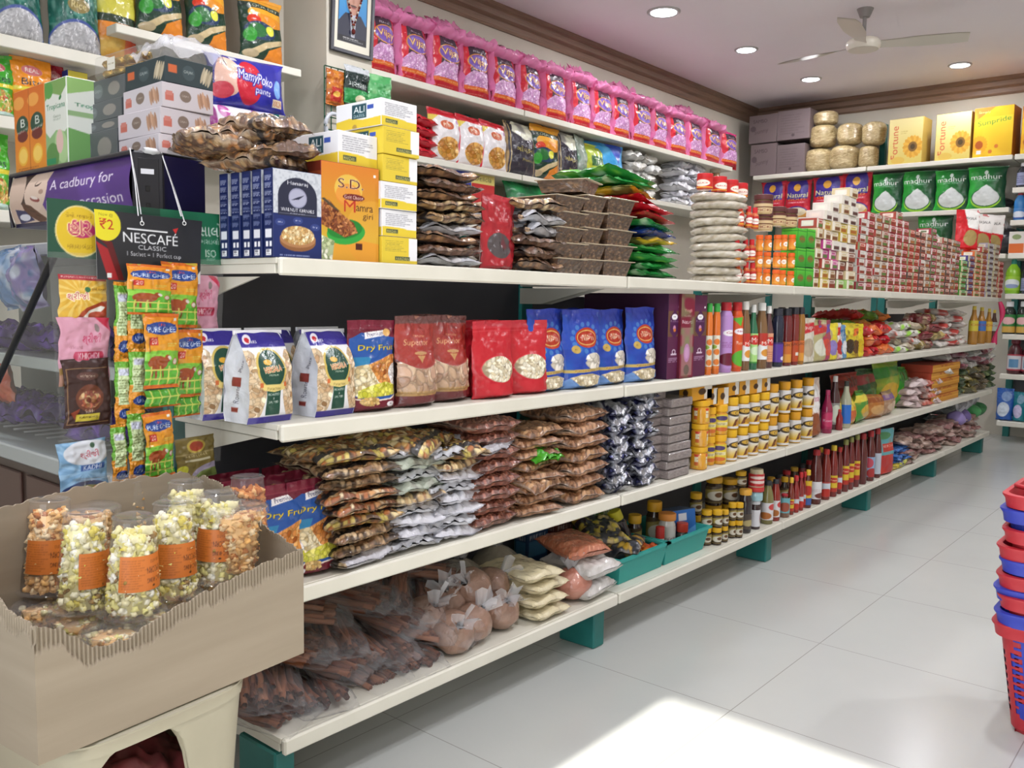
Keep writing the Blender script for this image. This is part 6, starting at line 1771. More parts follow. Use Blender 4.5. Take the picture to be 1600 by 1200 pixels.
for i in range(9): gr.tube([(-2.041, gy0, gz0 + (gz1 - gz0) * i / 8), (-2.041, gy1, gz0 + (gz1 - gz0) * i / 8)], .003, '1f5a40', 5)
inst('wire_rack', gr.mesh('wire_rack', 'metal_wire'), (0, 0, 0), 'green wire grid rack hung on the pillar under the portrait', 'rack')
for i, (x0, x1, y0, y1, X, c, c2, t, lb) in enumerate([(512, 541, 109, 165, -2.02, 'a85a24', 'c8822c', None, 'orange-brown packet hanging on the green wire rack'), (541, 579, 104, 163, -2.0, '1c2a28', '2f7a4a', 'મસાલા', 'black and green packet hanging between the orange and light green ones'), (578, 613, 117, 160, -1.99, '4a9a5a', '8ac08a', None, 'light green packet hanging beside the rice bags')]):
    p0, p1 = px(x0, (y0 + y1) / 2, 0, X), px(x1, (y0 + y1) / 2, 0, X)
    zt_, zb_ = px((x0 + x1) / 2, y0, 0, X)[2], px((x0 + x1) / 2, y1, 0, X)[2]
    ar = Art(44, 64, .65, c, i).noise(6, c2, .8, i + 3, .5)
    if i == 1: ar = Art(44, 64, .65, c, i).rect(0, .82, 1, 1, 'b8bcc0').rect(0, 0, 1, .38, '2f8a4a').text(t, .5, .5, .12, 'e0e4e0', w=.7).ell(.6, .15, .2, .1, 'd8d0b0')
    if i == 0: ar.rect(.2, .12, .8, .5, 'a82c22').ell(.5, .32, .2, .08, 'd8a84a')
    inst('hanging_packet', pouch('hanging_packet', ar, p1[1] - p0[1], zt_ - zb_, .03, 'pillow', i, .006), (X - .012, (p0[1] + p1[1]) / 2, zb_), lb, 'packet', 'packets hung on the wire rack', rot=(0, 0, -.05 * i))
wheel = MB()
t = np.linspace(0, 2 * np.pi, 26)
wheel.tube(np.stack([0 * t, .05 * np.cos(t), .06 * np.sin(t)], 1), .010, 'b8bcc4', 8)
p = px(522, 198, 0, -2.0)
inst('tape_roll', wheel.mesh('tape_roll', 'plastic'), (-2.0, p[1], p[2]), 'grey roll of tape hanging low on the wire rack', 'tape')

# ------------------------------------------------------------------ upper left shelves
LX = -2.12
rice = Art(80, 110, .66, '1f5a50', 9)
rice.noise(10, '2f7a6a', .7, 3, .55).noise(22, '8ab0a4', .55, 5, .62).rect(0, .72, 1, .80, '1f4a44').text('ELONGATED', .5, .76, .045, 'c0b070', w=.8).ell(.5, .5, .22, .08, '8a7a4a').text('Rice', .5, .5, .07, 'd0c088', w=.3)
m = rice.em(.5, .12, .48, .20)
rice.fill(rice.em(.5, .13, .50, .22), '4a5a9a').fill(m, 'b0b0b4').bits(m, 320, .022, .006, ['ccccd0', 'b8b8bc', 'a8a8ac', 'dcdce0'], edge=.86)
rb = pouch('rice_bag', rice, .26, .36, .11, 'pillow', 12, .006)
for i, (x0, x1) in enumerate(((-6, 82), (86, 172))):
    z_ = 1.955
    Y, w, h = slot(x0, x1, -90, LX, z_)
    inst('rice_bag', rb, (LX - .07, Y, z_), ['teal green rice bag at the picture edge on the high shelf', 'teal green rice bag beside the yellow spice bag'][i], 'rice bag', 'teal green rice bags', rot=(0, -.04, 0), scale=(1, w / .26, 1))
Y, w, h = slot(165, 222, -60, LX - .03, 1.955)
inst('spice_bag', pouch('spice_bag', Art(60, 100, .5, 'c8c04a', 3).rect(0, 0, 1, .42, 'd8822c').rect(0, .42, 1, .5, '2a3a2a').ell(.8, .2, .2, .2, 'c84a2c').noise(5, 'd8d07a', .6, 4, .6), .2, .38, .1, 'pillow', 5, .006), (LX - .10, Y, 1.955), 'yellow and orange spice bag beside the teal rice bags', 'bag', rot=(0, 0, .1))
for i, (x0, x1) in enumerate(((222, 298), (300, 367), (384, 455))):
    Y, w, h = slot(x0, x1, 30, LX, 2.093)
    inst('spice_bag', vg, (LX - .06, Y, 2.093), 'orange and black vegetable spice bag on the high shelf, %s from the teal rice bags' % NTH[i], 'spice bag', 'vegetable spice bags on the high shelf', rot=(0, -.05, .03 * i), scale=(1, w / .215, 1.0))
for i, x in enumerate((262, 335, 410)):
    inst('spice_bag', vg, (LX - .08, yx(x, LX, 2.09), 2.093 + .27), 'second-layer spice bag lying over the vegetable spice bags, %s along' % NTH[i], 'spice bag', 'vegetable spice bags on top', rot=(0, -.25, .1))


def bites(c, c2, seed):
    a = Art(70, 100, .68, c, seed).ell(.5, .80, .26, .075, 'b82430').ell(.5, .80, .27, .08, 'e8e4dc', al=.4).text('REAL', .5, .80, .06, 'f0e8e0', w=.34).text('Bites', .55, .62, .10, '1f2a34', w=.62)
    m = a.em(.5, .25, .45, .2)
    return a.rect(0, .48, 1, .54, 'd8c83a').fill(m, '8aa83a').bits(m, 120, .04, .018, ['d8b060', 'c89a4a', 'e0c480', 'b85a2c', '7aa83a'], edge=.84).ell(.5, .04, .6, .06, 'b0c8c0')


for i, (x0, x1, yt, z_, c, lb) in enumerate([(-25, 33, 80, 1.667, '3a9a2a', 'green snack pouch at the edge, upper of two green ones'), (28, 92, 88, 1.667, 'e08a1c', 'orange snack pouch above the orange juice cartons'), (-28, 27, 205, 1.33, '4aa82c', 'green snack pouch at the edge, lower of two green ones'), (86, 116, 95, 1.667, 'b02434', 'red snack pouch behind the orange one')]):
    Y, w, h = slot(x0, x1, yt, LX - .03 * (i == 3), z_)
    inst('snack_pouch', pouch('snack_pouch', bites(c, '', i), w, h, .08, 'stand', i + 3, .006), (LX - .06 - .05 * (i == 3), Y, z_), lb, 'pouch', 'fruit snack pouches')
Y, w, h = slot(108, 140, 112, LX - .05, 1.667)
inst('cereal_box', MB().box(-.05, -w / 2, 0, 0, w / 2, h, '2a3a8a', .002, arts={'+X': Art(30, 40, .7, '2a4a98', 3).rect(0, .7, 1, 1, 'c8b83a').rect(0, 0, 1, .3, '3a8a5a')}).mesh('cereal_box', 'card_print', False), (LX - .05, Y, 1.667), 'blue and yellow box behind the juice carton', 'box')
# nappies
nap = Art(130, 80, 1.65, '2c2c92', 4)
nap.noise(4, '3a3ab0', .7, 3).rect(0, 0, .06, 1, '24247a').ell(.20, .55, .15, .38, 'd8b0a0').ell(.22, .78, .08, .14, 'e0bca8').ell(.13, .28, .12, .16, 'c04050').ell(.45, .48, .17, .42, 'c02438')
nap.text('MamyPoko', .54, .56, .26, 'eceaf4', w=.46, rot=-.12, ol='33339a', ow=.10).text('pants', .64, .32, .14, 'eceaf4', w=.20, rot=-.12, ol='33339a', ow=.12).ell(.86, .45, .06, .18, '6a9ad8').rect(.78, .10, .93, .25, 'd8c8b0').text('XXL24', .855, .175, .10, 'b8562c', w=.13).rect(.26, .88, .34, .98, 'c8c8d4')
nap2 = Art(130, 60, 2.1, 'd8d4dc', 5).rect(0, 0, .12, 1, '8a2a78').ell(.22, .78, .07, .18, 'b04a94').poly([(.70, 0), (1, 0), (1, .7), (.62, .9)], '2aa894').ell(.66, .55, .09, .42, 'a0309a').text('ULTRA', .66, .55, .16, 'e8d8ec', w=.13, rot=-.3).text('Pants', .86, .4, .2, 'd8f0ec', w=.14, rot=-.3).noise(7, 'e6e4ea', .5, 4)
nx_ = -1.98
for i, (x0, x1, yb, yt, ar, lb) in enumerate([(330, 448, 222, 150, nap2, 'white and teal nappy pack under the dark blue one'), (336, 462, 166, 90, nap, 'dark blue nappy pack lying on the white and teal one')]):
    Y, w, h = slot(x0, x1, 150, nx_, 1.7)
    z0_ = 1.70 if i == 0 else px(400, 168, 0, nx_)[2]
    h = px(400, yt, 0, nx_)[2] - z0_
    h = h if i else px(400, 168, 0, nx_)[2] - z0_
    inst('nappy_pack', pouch('nappy_pack', ar, w, h * 1.02, .12, 'pillow', i + 2, .006, seal=.02), (nx_ - .07, Y, z0_), lb, 'nappy pack', 'nappy packs', rot=(.035, -.04, 0))

# ================================================================== back of the shop
BF = BY + .02
ca = Art(60, 50, 1.2, '77696a', 4).text('SAMSO', .4, .78, .12, '4f4446', w=.5).text('Sunny', .45, .4, .2, '5a4e50', w=.5, rot=.1).ell(.15, .52, .1, .1, '5a4e50')
cb = Art(60, 50, 1.2, '736667', 5).lines(.1, .2, .9, .9, 8, '665a5c').ell(.5, .15, .05, .05, '4f4446')
for i, (x0, x1, yb, yt, ar, lb) in enumerate([(1171, 1212, 272, 227, ca, 'grey brown carton, lower one in the corner'), (1212, 1256, 270, 222, cb, 'grey brown carton, lower one beside the noodle bags'), (1167, 1211, 226, 180, ca, 'grey brown carton, upper one in the corner'), (1211, 1262, 221, 172, cb, 'grey brown carton, upper one beside the noodle bags')]):
    X, w, h = slotb(x0, x1, yt, BF, 2.193)
    zb_ = 2.193 if i < 2 else px(x0, yb, 1, BF)[2]
    h = px((x0 + x1) / 2, yt, 1, BF)[2] - zb_ if i > 1 else px((x0 + x1) / 2, 225, 1, BF)[2] - zb_ - .002
    inst('carton', MB().box(-w / 2 + .002, 0, 0, w / 2 - .002, .34, h, '77696a', .003, arts={'-Y': ar}).mesh('carton', 'card_print', False), (X, BF, zb_ + .001), lb, 'carton', 'grey brown cartons')
nd = Art(70, 60, 1.1, 'a8946a', 5)
nd.bits(nd.U > -1, 900, .05, .007, ['c2ae82', 'b09a6c', '9a8458', 'd0be94'], edge=.9)


def noodle(w, h, seed):
    u, v = np.meshgrid(np.linspace(0, 1, 70), np.linspace(0, 1, 60))
    th = u * 2 * np.pi
    r = (1 - np.abs(2 * v - 1) ** 5) ** .5 * (1 + .10 * (vnoise(np.cos(th) * 2 + 5, v * 4 + np.sin(th) * 2, seed) - .5))
    P = np.stack([r * np.cos(th) * w / 2, r * np.sin(th) * w / 2.2, v * h], -1)
    return MB().grid(P, nd.cols()).mesh('noodle_bag', 'film_over')


NB = [(1256, 1299, 270, 232, 'lower bag beside the cartons'), (1295, 1341, 267, 227, 'lower bag in the middle'), (1338, 1372, 263, 227, 'lower bag beside the yellow oil carton'), (1262, 1303, 232, 195, 'upper bag beside the cartons'), (1305, 1344, 228, 192, 'upper bag in the middle'), (1342, 1382, 228, 190, 'upper bag beside the yellow oil carton'), (1266, 1304, 197, 174, 'small bag right on top of the others')]
for i, (x0, x1, yb, yt, lb) in enumerate(NB):
    X, w, h = slotb(x0, x1, yt, BF + .1, 2.193)
    zl = 2.193 if i < 3 else px((x0 + x1) / 2, yb, 1, BF + .1)[2]
    h = px((x0 + x1) / 2, yt, 1, BF + .1)[2] - zl
    inst('noodle_bag', noodle(w, h, i), (X, BF + .12, zl), 'clear bag of pale noodles, ' + lb, 'noodle bag', 'bags of pale noodles', rot=(0, 0, i))


def oilbox(kind):
    if kind == 'F':
        a = Art(60, 80, .8, 'd8c67a', 4).grad('d0bc62', 'dfd196', 0, 1).text('Fortune', .17, .45, .17, 'c84a34', w=None, rot=1.5708) if False else Art(60, 80, .8, 'd9c87c', 4).grad('d0bc62', 'dfd196', 0, 1)
        a.text('Fortune', .18, .48, .16, 'c8503a', rot=1.5708).lines(.35, .66, .6, .74, 2, 'b8a05a')
        for k in range(18): a.ell(.72 + .20 * math.cos(k * .35), .36 + .17 * math.sin(k * .35), .10, .045, ['dcaa40', 'd09a34'][k % 2], rot=k * .35)
        return a.ell(.72, .36, .13, .11, '7a5a2a').ell(.72, .36, .07, .06, '4a3a20').ell(.30, .08, .2, .08, 'cfae50')
    a = Art(70, 80, .9, 'dcb21c', 5).grad('d8a81c', 'e6c42c', 0, .8).poly([(0, 1), (.55, 1), (.3, .88), (0, .72)], 'd87a2c').noise(4, 'e6cc3a', .5, 4, .55)
    a.text('Sunpride', .52, .70, .13, '3f8a34', w=.84, rot=.10).text('Simply', .26, .90, .06, 'e8d8a0', w=.3)
    for k in range(18): a.ell(.16 + .15 * math.cos(k * .35), .25 + .13 * math.sin(k * .35), .07, .035, 'dca020', rot=k * .35)
    return a.ell(.16, .25, .10, .085, 'a8541c').ell(.6, .2, .05, .04, 'c8702c').ell(.45, .1, .05, .04, 'c8702c').rect(.10, .06, .22, .14, 'd8d8d8')


for i, (x0, x1, yt, k, lb) in enumerate([(1386, 1440, 185, 'F', 'pale yellow oil carton with a sunflower beside the noodle bags'), (1459, 1515, 177, 'F', 'pale yellow oil carton with a sunflower beside the brighter yellow carton'), (1518, 1581, 167, 'S', 'bright yellow oil carton with green lettering'), (1593, 1655, 163, 'S', 'bright yellow oil carton cut by the picture edge')]):
    X, w, h = slotb(x0, x1, yt, BF, 2.193)
    inst('oil_carton', MB().box(-w / 2, 0, 0, w / 2, .2, h, 'b89a48' if k == 'F' else 'b8701c', .003, arts={'-Y': oilbox(k)}).mesh('oil_carton', 'card_print', False), (X, BF, 2.194), lb, 'carton', 'yellow oil cartons', rot=(0, 0, -.05))
ng = Art(60, 90, .68, 'b81c30', 6)
ng.noise(14, 'd03a48', .5, 3, .6).ell(.5, .78, .40, .30, '3a2c84').rect(.1, .5, .9, .7, '3a2c84').ell(.5, .80, .13, .10, 'd09a3a').text('Natural', .5, .60, .12, 'e8e4a8', w=.78, ol='2a2060', ow=.06).text('GOLD', .5, .49, .06, 'c89a3c', w=.66).rect(.15, .385, .85, .43, 'c8485a').text('WHEAT FLOUR', .5, .408, .028, 'f0d8d8', w=.6)
ng.ell(.5, .15, .42, .16, '3a2c84').ell(.5, .13, .40, .14, 'd09a50').ell(.5, .17, .36, .11, 'dcd0b0').ell(.5, .20, .2, .06, 'e8e0c8')
mh = Art(70, 90, .75, '1f7a3a', 7)
mh.grad('2fa83c', '17402c', 0, 1, 0, 1, 'u').ell(.48, .24, .40, .22, '9ad03a').ell(.48, .27, .39, .21, '1d5a34').ell(.48, .27, .36, .19, 'd0d6d4').poly([(.2, .35), (.36, .50), (.48, .56), (.6, .50), (.80, .35)], 'd0d6d4').text('madhur', .48, .74, .12, 'dfe8e4', w=.82).ell(.48, .84, .05, .05, 'cfe0d8').text('PURE SUGAR', .5, .655, .025, 'a8c8b8', w=.5)
ngm = pouch('flour_bag', ng, .22, .30, .08, 'pillow', 3, .006, seal=.03)
mhm = pouch('sugar_bag', mh, .26, .31, .09, 'pillow', 5, .007, seal=.04)
RB_ = R(-90)
for i, (x0, x1, yt) in enumerate(((1184, 1222, 283), (1221, 1262, 281), (1264, 1313, 275), (1311, 1356, 269))):
    X, w, h = slotb(x0, x1, yt, BF, 1.80)
    inst('flour_bag', ngm, (X, BF + .05, 1.80), 'red and purple flour bag, %s' % ['nearest the corner, behind the pickle jars', 'second from the corner', 'third from the corner', 'beside the green sugar bags'][i], 'flour bag', 'red and purple flour bags', rot=(0, -.04, RB_ + .05 * (i % 2)), scale=(1, w / .21, h / .30))
for i, (x0, x1, yt) in enumerate(((1357, 1406, 270), (1404, 1458, 266), (1456, 1512, 264), (1508, 1568, 259))):
    X, w, h = slotb(x0, x1, yt, BF, 1.80)
    inst('sugar_bag', mhm, (X, BF + .05, 1.80), 'green sugar bag, %s' % ['beside the red flour bags', 'second of the four', 'third of the four', 'nearest the end unit'][i], 'sugar bag', 'green sugar bags', rot=(0, -.04, RB_ + .06 * (i - 1)), scale=(1, w / .25, h / .31))
X, w, h = slotb(1428, 1484, 333, BF, 1.45)
inst('sugar_bag', mhm, (X, BF + .06, 1.45), 'green sugar bag alone on the low back shelf', 'sugar bag', None, rot=(0, 0, RB_), scale=(1, w / .25, h / .31))
inst('black_bag', tied('black_bag', .14, .20, '26262a', 3, 'gloss_pouch', '33333a'), (xy(1572, BF + .12, 1.45), BF + .14, 1.452), 'black plastic bag beside the end unit on the low back shelf', 'bag')
inst('black_bag', tied('black_bag', .10, .10, '26262a', 5, 'gloss_pouch', '33333a', knot=False), (xy(1566, BF + .2, 1.8) - .02, BF + .22, 1.802), 'small black bag behind the last green sugar bag', 'bag')

# end unit
dk = Art(30, 36, .8, '8a90b0', 3).lines(.1, .2, .9, .8, 4, '4a4a6a')
gn = Art(30, 36, .8, '2f7a3a', 4).ell(.5, .65, .35, .2, 'e0b0b0').rect(0, 0, 1, .35, 'c8a04a')
rdj = Art(30, 36, .8, 'a83040', 5).rect(.15, .1, .85, .9, 'c8c8cc').rect(.3, .2, .7, .7, '5a8ab0')
lg = Art(34, 44, .8, '9ac83a', 6).ell(.5, .5, .36, .3, 'd8e0e0').ell(.5, .3, .3, .15, '8a9ac0')
bl = Art(34, 44, .8, '3a7ab8', 7).ell(.5, .4, .4, .3, 'd0d8e4').rect(0, 0, 1, .12, '2a4a98')


def endcol(items):
    for lb, x0, x1, yt, z, pr, bc, cc, ar, lv, cz, cr in items:
        X, w, h = slotb(x0, x1, yt, BF, z)
        inst('bottle', bottle(w, h, pr, bc, cc, ar, lv, cz, cr, ang=3.2, off=0), (X, BF + w / 2, z + .0005), lb, 'bottle', 'bottles on the end unit', rot=(0, 0, RB_))


SQ = [(.9, 0), (1, .03), (1, .6), (.85, .72), (.5, .82), (.4, .86)]
endcol([('dark bottle with lilac label on the top of the end unit', 1586, 1604, 254, 1.945, SQ, '2c2c38', 'd0d0d4', dk, (.1, .6), .86, .45), ('blue cleaner bottle with red cap', 1581, 1600, 297, 1.701, SQ, '2f78b8', '9a2430', bl, (.05, .4), .84, .45), ('orange and violet cleaner bottle at the picture edge', 1598, 1616, 300, 1.701, SQ, '7a4a9a', 'd8702c', None, (.05, .4), .84, .45),
        ('lime green cleaner bottle beside the red spice boxes', 1567, 1591, 405, 1.145, SQ, '8ac02c', '2a8a7a', lg, (.1, .5), .84, .35), ('dark bottle at the edge beside the lime green one', 1592, 1612, 410, 1.145, SQ, '2a2c3c', '3a3a4a', dk, (.1, .5), .86, .4),
        ('dark bottle with white cap, nearer the gondola', 1563, 1584, 471, .836, SQ, '1f2a24', 'd8dadc', gn, (.05, .6), .84, .55), ('dark bottle with white cap, at the picture edge', 1585, 1606, 471, .836, SQ, '1f2a24', 'd8dadc', gn, (.05, .6), .84, .55),
        ('dark red jar with pale label, nearer the gondola', 1570, 1594, 528, .53, SQ, '4a1c24', '6a2430', rdj, (.1, .55), .84, .6), ('dark red jar with pale label, at the picture edge', 1593, 1617, 530, .53, SQ, '4a1c24', '6a2430', rdj, (.1, .55), .84, .6)])
for i, (x0, x1, yt, c, c2, lb) in enumerate([(1553, 1580, 607, '2a5aa8', 'c8d4e0', 'blue detergent pouch at the bottom of the end unit'), (1579, 1599, 613, '1f7a8a', 'c0b8d8', 'teal detergent pouch beside the blue one'), (1598, 1622, 608, 'c8c88a', '3a9a8a', 'pale yellow detergent pouch at the picture edge')]):
    X, w, h = slotb(x0, x1, yt, BF, .165)
    inst('detergent_pouch', pouch('detergent_pouch', Art(50, 60, .8, c, i).ell(.45, .35, .36, .22, c2).ell(.6, .75, .3, .15, c2, al=.5), w, h, .09, 'stand', i, .005), (X, BF + .05, .165), lb, 'pouch', 'detergent pouches', rot=(0, 0, RB_))
for i, (x0, x1, c) in enumerate(((1575, 1599, 'd0682c'), (1599, 1622, 'b83a8a'))):
    X, w, h = slotb(x0, x1, 362, BF, 1.451)
    inst('soap_box', MB().box(-w / 2, 0, 0, w / 2, .12, h, 'd8d4cc', .002, arts={'-Y': Art(36, 40, .9, 'd8d4cc', i).rect(0, 0, 1, .45, c).ell(.5, .75, .3, .12, '8a9a6a')}).mesh('soap_box', 'card_print', False), (X, BF, 1.452), '%s and white box on the end unit' % ['orange', 'pink'][i], 'box', 'boxes on the end unit')


# ================================================================== chocolate cabinet with its lit sign, and what stands on it
LBX1, LBY0, LBY1 = -.247, -.15, .005
lz1 = 1.305
LBX0 = xy(14, LBY0, 1.28)
lz0 = 1.185
xcap = -.265
ad = Art(190, 72, 3.0, '4f2a7c', 4)
ad.grad('5a3390', '46246e', 0, 1).noise(3, '6a44a4', .5, 4, .5)
ad.poly([(0, 0), (.36, 0), (.30, .4), (.38, 1), (0, 1)], 'd0b8a8').poly([(.12, 1), (.26, 1), (.20, .62), (.14, .3), (.06, .25), (.05, .6)], '3a2420').ell(.25, .62, .10, .42, 'd8c0b0', rot=-.25).ell(.08, .72, .07, .35, 'cdb4a4')
ad.ell(.265, .78, .03, .05, '3a2a28', rot=.4).ell(.27, .80, .03, .035, 'd8c0b0', rot=.4).ell(.30, .60, .022, .05, 'a88a7c').ell(.245, .46, .045, .05, '8a3a38', rot=-.3).ell(.24, .49, .035, .03, 'e0d4cc', rot=-.3)
ad.ell(.06, .26, .07, .22, 'cbb0a0').poly([(.12, .42), (.20, .34), (.33, .02), (.24, .0), (.14, .2)], '5a3422').poly([(.05, .3), (.14, .25), (.20, .05), (.06, .0)], '2c2a5a').ell(.12, .12, .05, .07, 'd8d8e4')
for k in range(3): ad.poly([(.15 + .04 * k, .36 - .1 * k), (.19 + .04 * k, .31 - .1 * k), (.185 + .04 * k, .295 - .1 * k), (.145 + .04 * k, .345 - .1 * k)], '3a2014')
ad.text('A cadbury for', .63, .66, .26, 'ece6f2', w=.50).text('every occasion', .66, .26, .24, 'ece6f2', w=.56)
lb = MB()
fp = np.array([(LBX0, LBY0 + .012), (xcap, LBY0 + .012), (-.250, -.098), (-.262, LBY1), (LBX0, LBY1)])
pr_ = np.stack([np.concatenate([fp, np.full((5, 1), z)], 1) for z in (lz0, lz1)])
lb.grid(pr_, lin(hx('1f1b44')), wrap=True).add(pr_[1], lin(hx('1f1b44')), [[0, 1, 2, 3, 4]]).add(pr_[0][::-1], lin(hx('1f1b44')), [[0, 1, 2, 3, 4]])
face = MB()
u, v = np.meshgrid(np.linspace(0, 1, ad.nu), np.linspace(0, 1, ad.nv))
bow = -.012 * (1 - (2 * v - 1) ** 2)
face.grid(np.stack([LBX0 + .006 + u * (xcap - LBX0 - .008), LBY0 + .010 + bow + 0 * u, lz0 + .008 + v * (lz1 - lz0 - .014)], -1), ad.cols())
cap_ = MB().box(0, -.006, 0, .058, .008, lz1 - lz0 + .008, '26262e', .006)
cap_.box(.010, -.0075, .012, .048, -.0055, lz1 - lz0 - .006, '1c1c24', .004)
for k, zz in enumerate((.74, .47, .2)):
    hw = .012 if k == 0 else .004
    cap_.box(.027 - hw, -.0088, (lz1 - lz0) * zz - .005, .027 + hw, -.0074, (lz1 - lz0) * zz + .005, 'd8d8e0' if k == 0 else '0c0c12', .001)
cap_.xf(Matrix.Translation((xcap - .002, LBY0 + .004, lz0 - .004)) @ Matrix.Rotation(R(68), 4, 'Z'))
rim = MB()
rim.tube([(LBX0, LBY0 + .006, lz0), (LBX0, LBY0 - .004, (lz0 + lz1) / 2), (LBX0, LBY0 + .006, lz1), ((LBX0 + xcap) / 2, LBY0 + .006, lz1 + .001), (xcap, LBY0 + .006, lz1 + .001)], .005, '23212c', 6)
inst('sign_box', [('housing', lb.mesh('housing', 'plastic', False)), ('sign_face', face.mesh('sign_face', 'label_print')), ('end_cap', cap_.mesh('end_cap', 'plastic', False)), ('rim', rim.mesh('rim', 'plastic'))], (0, 0, 0), 'purple chocolate sign box with a face and white lettering on top of the glass cabinet', 'sign')

# the cabinet itself
CX0, CX1, CY0, CY1 = -2.30, -.475, -.10, .42
body = MB().box(CX0, CY0 + .03, .0, CX1, CY1, .60, '4a3a34', .004)
for k in range(7): body.box(CX0 + .04 + k * .25, CY0 + .022, .08, CX0 + .25 + k * .25, CY0 + .031, .56, '5a4038', .004)
deck = MB().box(CX0 - .01, CY0 - .01, .60, CX1 + .01, CY1, .64, 'aab0b0', .004)
top = MB().box(CX0 + .22, CY0 + .10, 1.13, CX1, CY1, 1.165, 'b8babc', .004)
shelf = MB()
for z in (.84,): shelf.box(CX0 + .10, CY0 + .03, z, CX1 - .01, CY1 - .02, z + .03, 'b2b8b8', .003)
g = MB()
x_top, x_bot = xy(88, CY0, 1.12), xy(-40, CY0, .62)
A_, B_, C_, D_ = (x_bot, CY0, .64), (CX1, CY0, .64), (CX1, CY0, 1.13), (x_top, CY0, 1.13)
g.add([A_, B_, C_, D_], (1, 1, 1), [[0, 1, 2, 3]])
g.add([(CX0, CY0, .64), A_, D_, (CX0, CY0, 1.13)], (1, 1, 1), [[0, 1, 2, 3]])
seal = MB().tube([A_, D_], .009, '15151a', 8)
seal.tube([D_, C_], .006, '3a3a3e', 6)
back = MB().box(CX0, CY1 - .02, .64, CX1, CY1, 1.13, '7a8482', .002)
rack = MB()
for k in range(24): rack.tube([(CX0 + .12 + k * .07, CY0 + .04, .665), (CX0 + .12 + k * .07, CY1 - .03, .665)], .003, 'c8c8c8', 5)
inst('glass_cabinet', [('body', body.mesh('body', 'plastic', False)), ('deck', deck.mesh('deck', 'plastic', False)), ('top', top.mesh('top', 'plastic', False)), ('inner_shelf', shelf.mesh('inner_shelf', 'plastic', False)), ('glass', g.mesh('glass', 'cabinet_glass', False)),
                       ('edge_seal', seal.mesh('edge_seal', 'plastic')), ('back', back.mesh('back', 'plastic', False)), ('wire_rack', rack.mesh('wire_rack', 'metal_wire'))], (0, 0, 0), 'sloping glass chocolate cabinet with a black rubber edge, behind the hanging sachets', 'cabinet')
chm = []
for s_, (c, c2) in enumerate((('3a1a6a', '6a3ab0'), ('2a1450', '5a2a9a'), ('4a2480', '2c1a4c'))):
    a = Art(40, 40, .8, c, s_).noise(6, c2, .9, s_ + 3, .5).noise(12, '8a6ac8', .5, s_ + 7, .72)
    chm.append(lie('chocolate_bag', a, .12, .16, .05, m='gloss_pouch', seed=s_ + 3, crump=.02))
for i in range(28):
    lv = .672 if i < 14 else .872
    k = i if i < 14 else i - 14
    inst('chocolate_bag', chm[i % 3], (CX0 + .55 + k * .082, CY0 + .13 + .06 * (k % 2), lv + .005 * (k % 3)), 'purple chocolate bag on the %s of the glass cabinet, %s along' % (['wire rack', 'inner shelf'][i > 13], NTH[k]), 'chocolate bag', 'purple chocolate bags in the cabinet', rot=(rng.uniform(-.2, .2), rng.uniform(-.2, .2), rng.uniform(0, 6)))
p = px(12, 575, 1, CY0 + .12)
inst('crisp_bag', pouch('crisp_bag', Art(40, 60, .7, 'd0502a', 3).noise(6, 'e0703a', .6, 3), .12, .17, .05, 'pillow', 3, .01), (p[0], CY0 + .12, .70), 'orange bag standing in the glass cabinet at the picture edge', 'bag', rot=(0, .2, RB_))
gp_ = MB().box(0, 0, 0, .34, .30, .10, '8a9ab0', .01)
for i, (x, c, lb_) in enumerate(((20, '6a8ab8', 'blue and silver wafer bag on top of the cabinet'), (44, '8a7ab0', 'lilac and yellow wafer bag on top of the cabinet'))):
    Xc = xy(x, CY0 + .05, 1.13)
    a = Art(50, 50, 1, c, i).noise(5, 'c8ccd8', .9, 5 + i, .5).noise(9, '3a6a9a', .7, 7, .6)
    inst('wafer_bag', pouch('wafer_bag', a, .16, .16, .07, 'pillow', i, .012), (Xc, CY0 + .06, .99), lb_, 'bag', 'wafer bags', rot=(.1, .1, RB_))

# cartons and boxes standing on the sign
zs = lz1 + .005
jo = Art(60, 110, .55, 'd87a2a', 4).grad('e0902c', 'd06a24', 0, 1).rect(.0, .0, 1, .02, 'b85a1c')
for uu in (.27, .74):
    jo.ell(uu, .56, .20, .13, '2a4a3a').ell(uu, .44, .17, .07, '6a2a24').text('B', uu + .02, .60, .10, 'e0e4dc', w=.14).text('natural', uu, .51, .035, 'e0d8cc', w=.34, rot=.2).ell(uu, .20, .16, .12, 'e8b03a').ell(uu, .20, .13, .09, 'f0c860').ell(uu - .1, .85, .18, .08, 'e8a04a')
jo.rect(.495, 0, .505, 1, 'a8541c').lines(.1, .02, .9, .06, 2, '7a3a14')
jt = Art(50, 110, .46, 'd8dcd4', 5).poly([(0, .78), (.3, .86), (.75, .80), (1, .9), (1, 1), (0, 1)], '7aa05a').ell(.2, .90, .2, .1, '5a9a4a').poly([(0, .42), (.2, .34), (.5, .42), (.9, .38), (1, .42), (1, 0), (0, 0)], '8ab07a').ell(.72, .22, .28, .2, 'a8c890', rot=.3).ell(.3, .12, .3, .16, '5a8a4a').ell(.65, .28, .16, .14, 'd8b8b0')
jt.text('Tropicana', .5, .69, .085, '1f6a44', w=.86).ell(.72, .78, .07, .02, '2a7a3a', rot=.8).text('Guava', .55, .58, .03, '7a8a7a', w=.34).text('DELIGHT', .55, .54, .02, '7a8a7a', w=.34).rect(.0, .03, .45, .10, '2a8a5a')
jts = Art(24, 110, .3, 'd0d4cc', 6).poly([(0, .8), (1, .9), (1, 1), (0, 1)], '8ab06a').text('Trop', .6, .69, .06, '1f6a44', w=.7).rect(0, .56, 1, .62, '8aa87a').poly([(0, .42), (1, .36), (1, 0), (0, 0)], '6a9a5a')
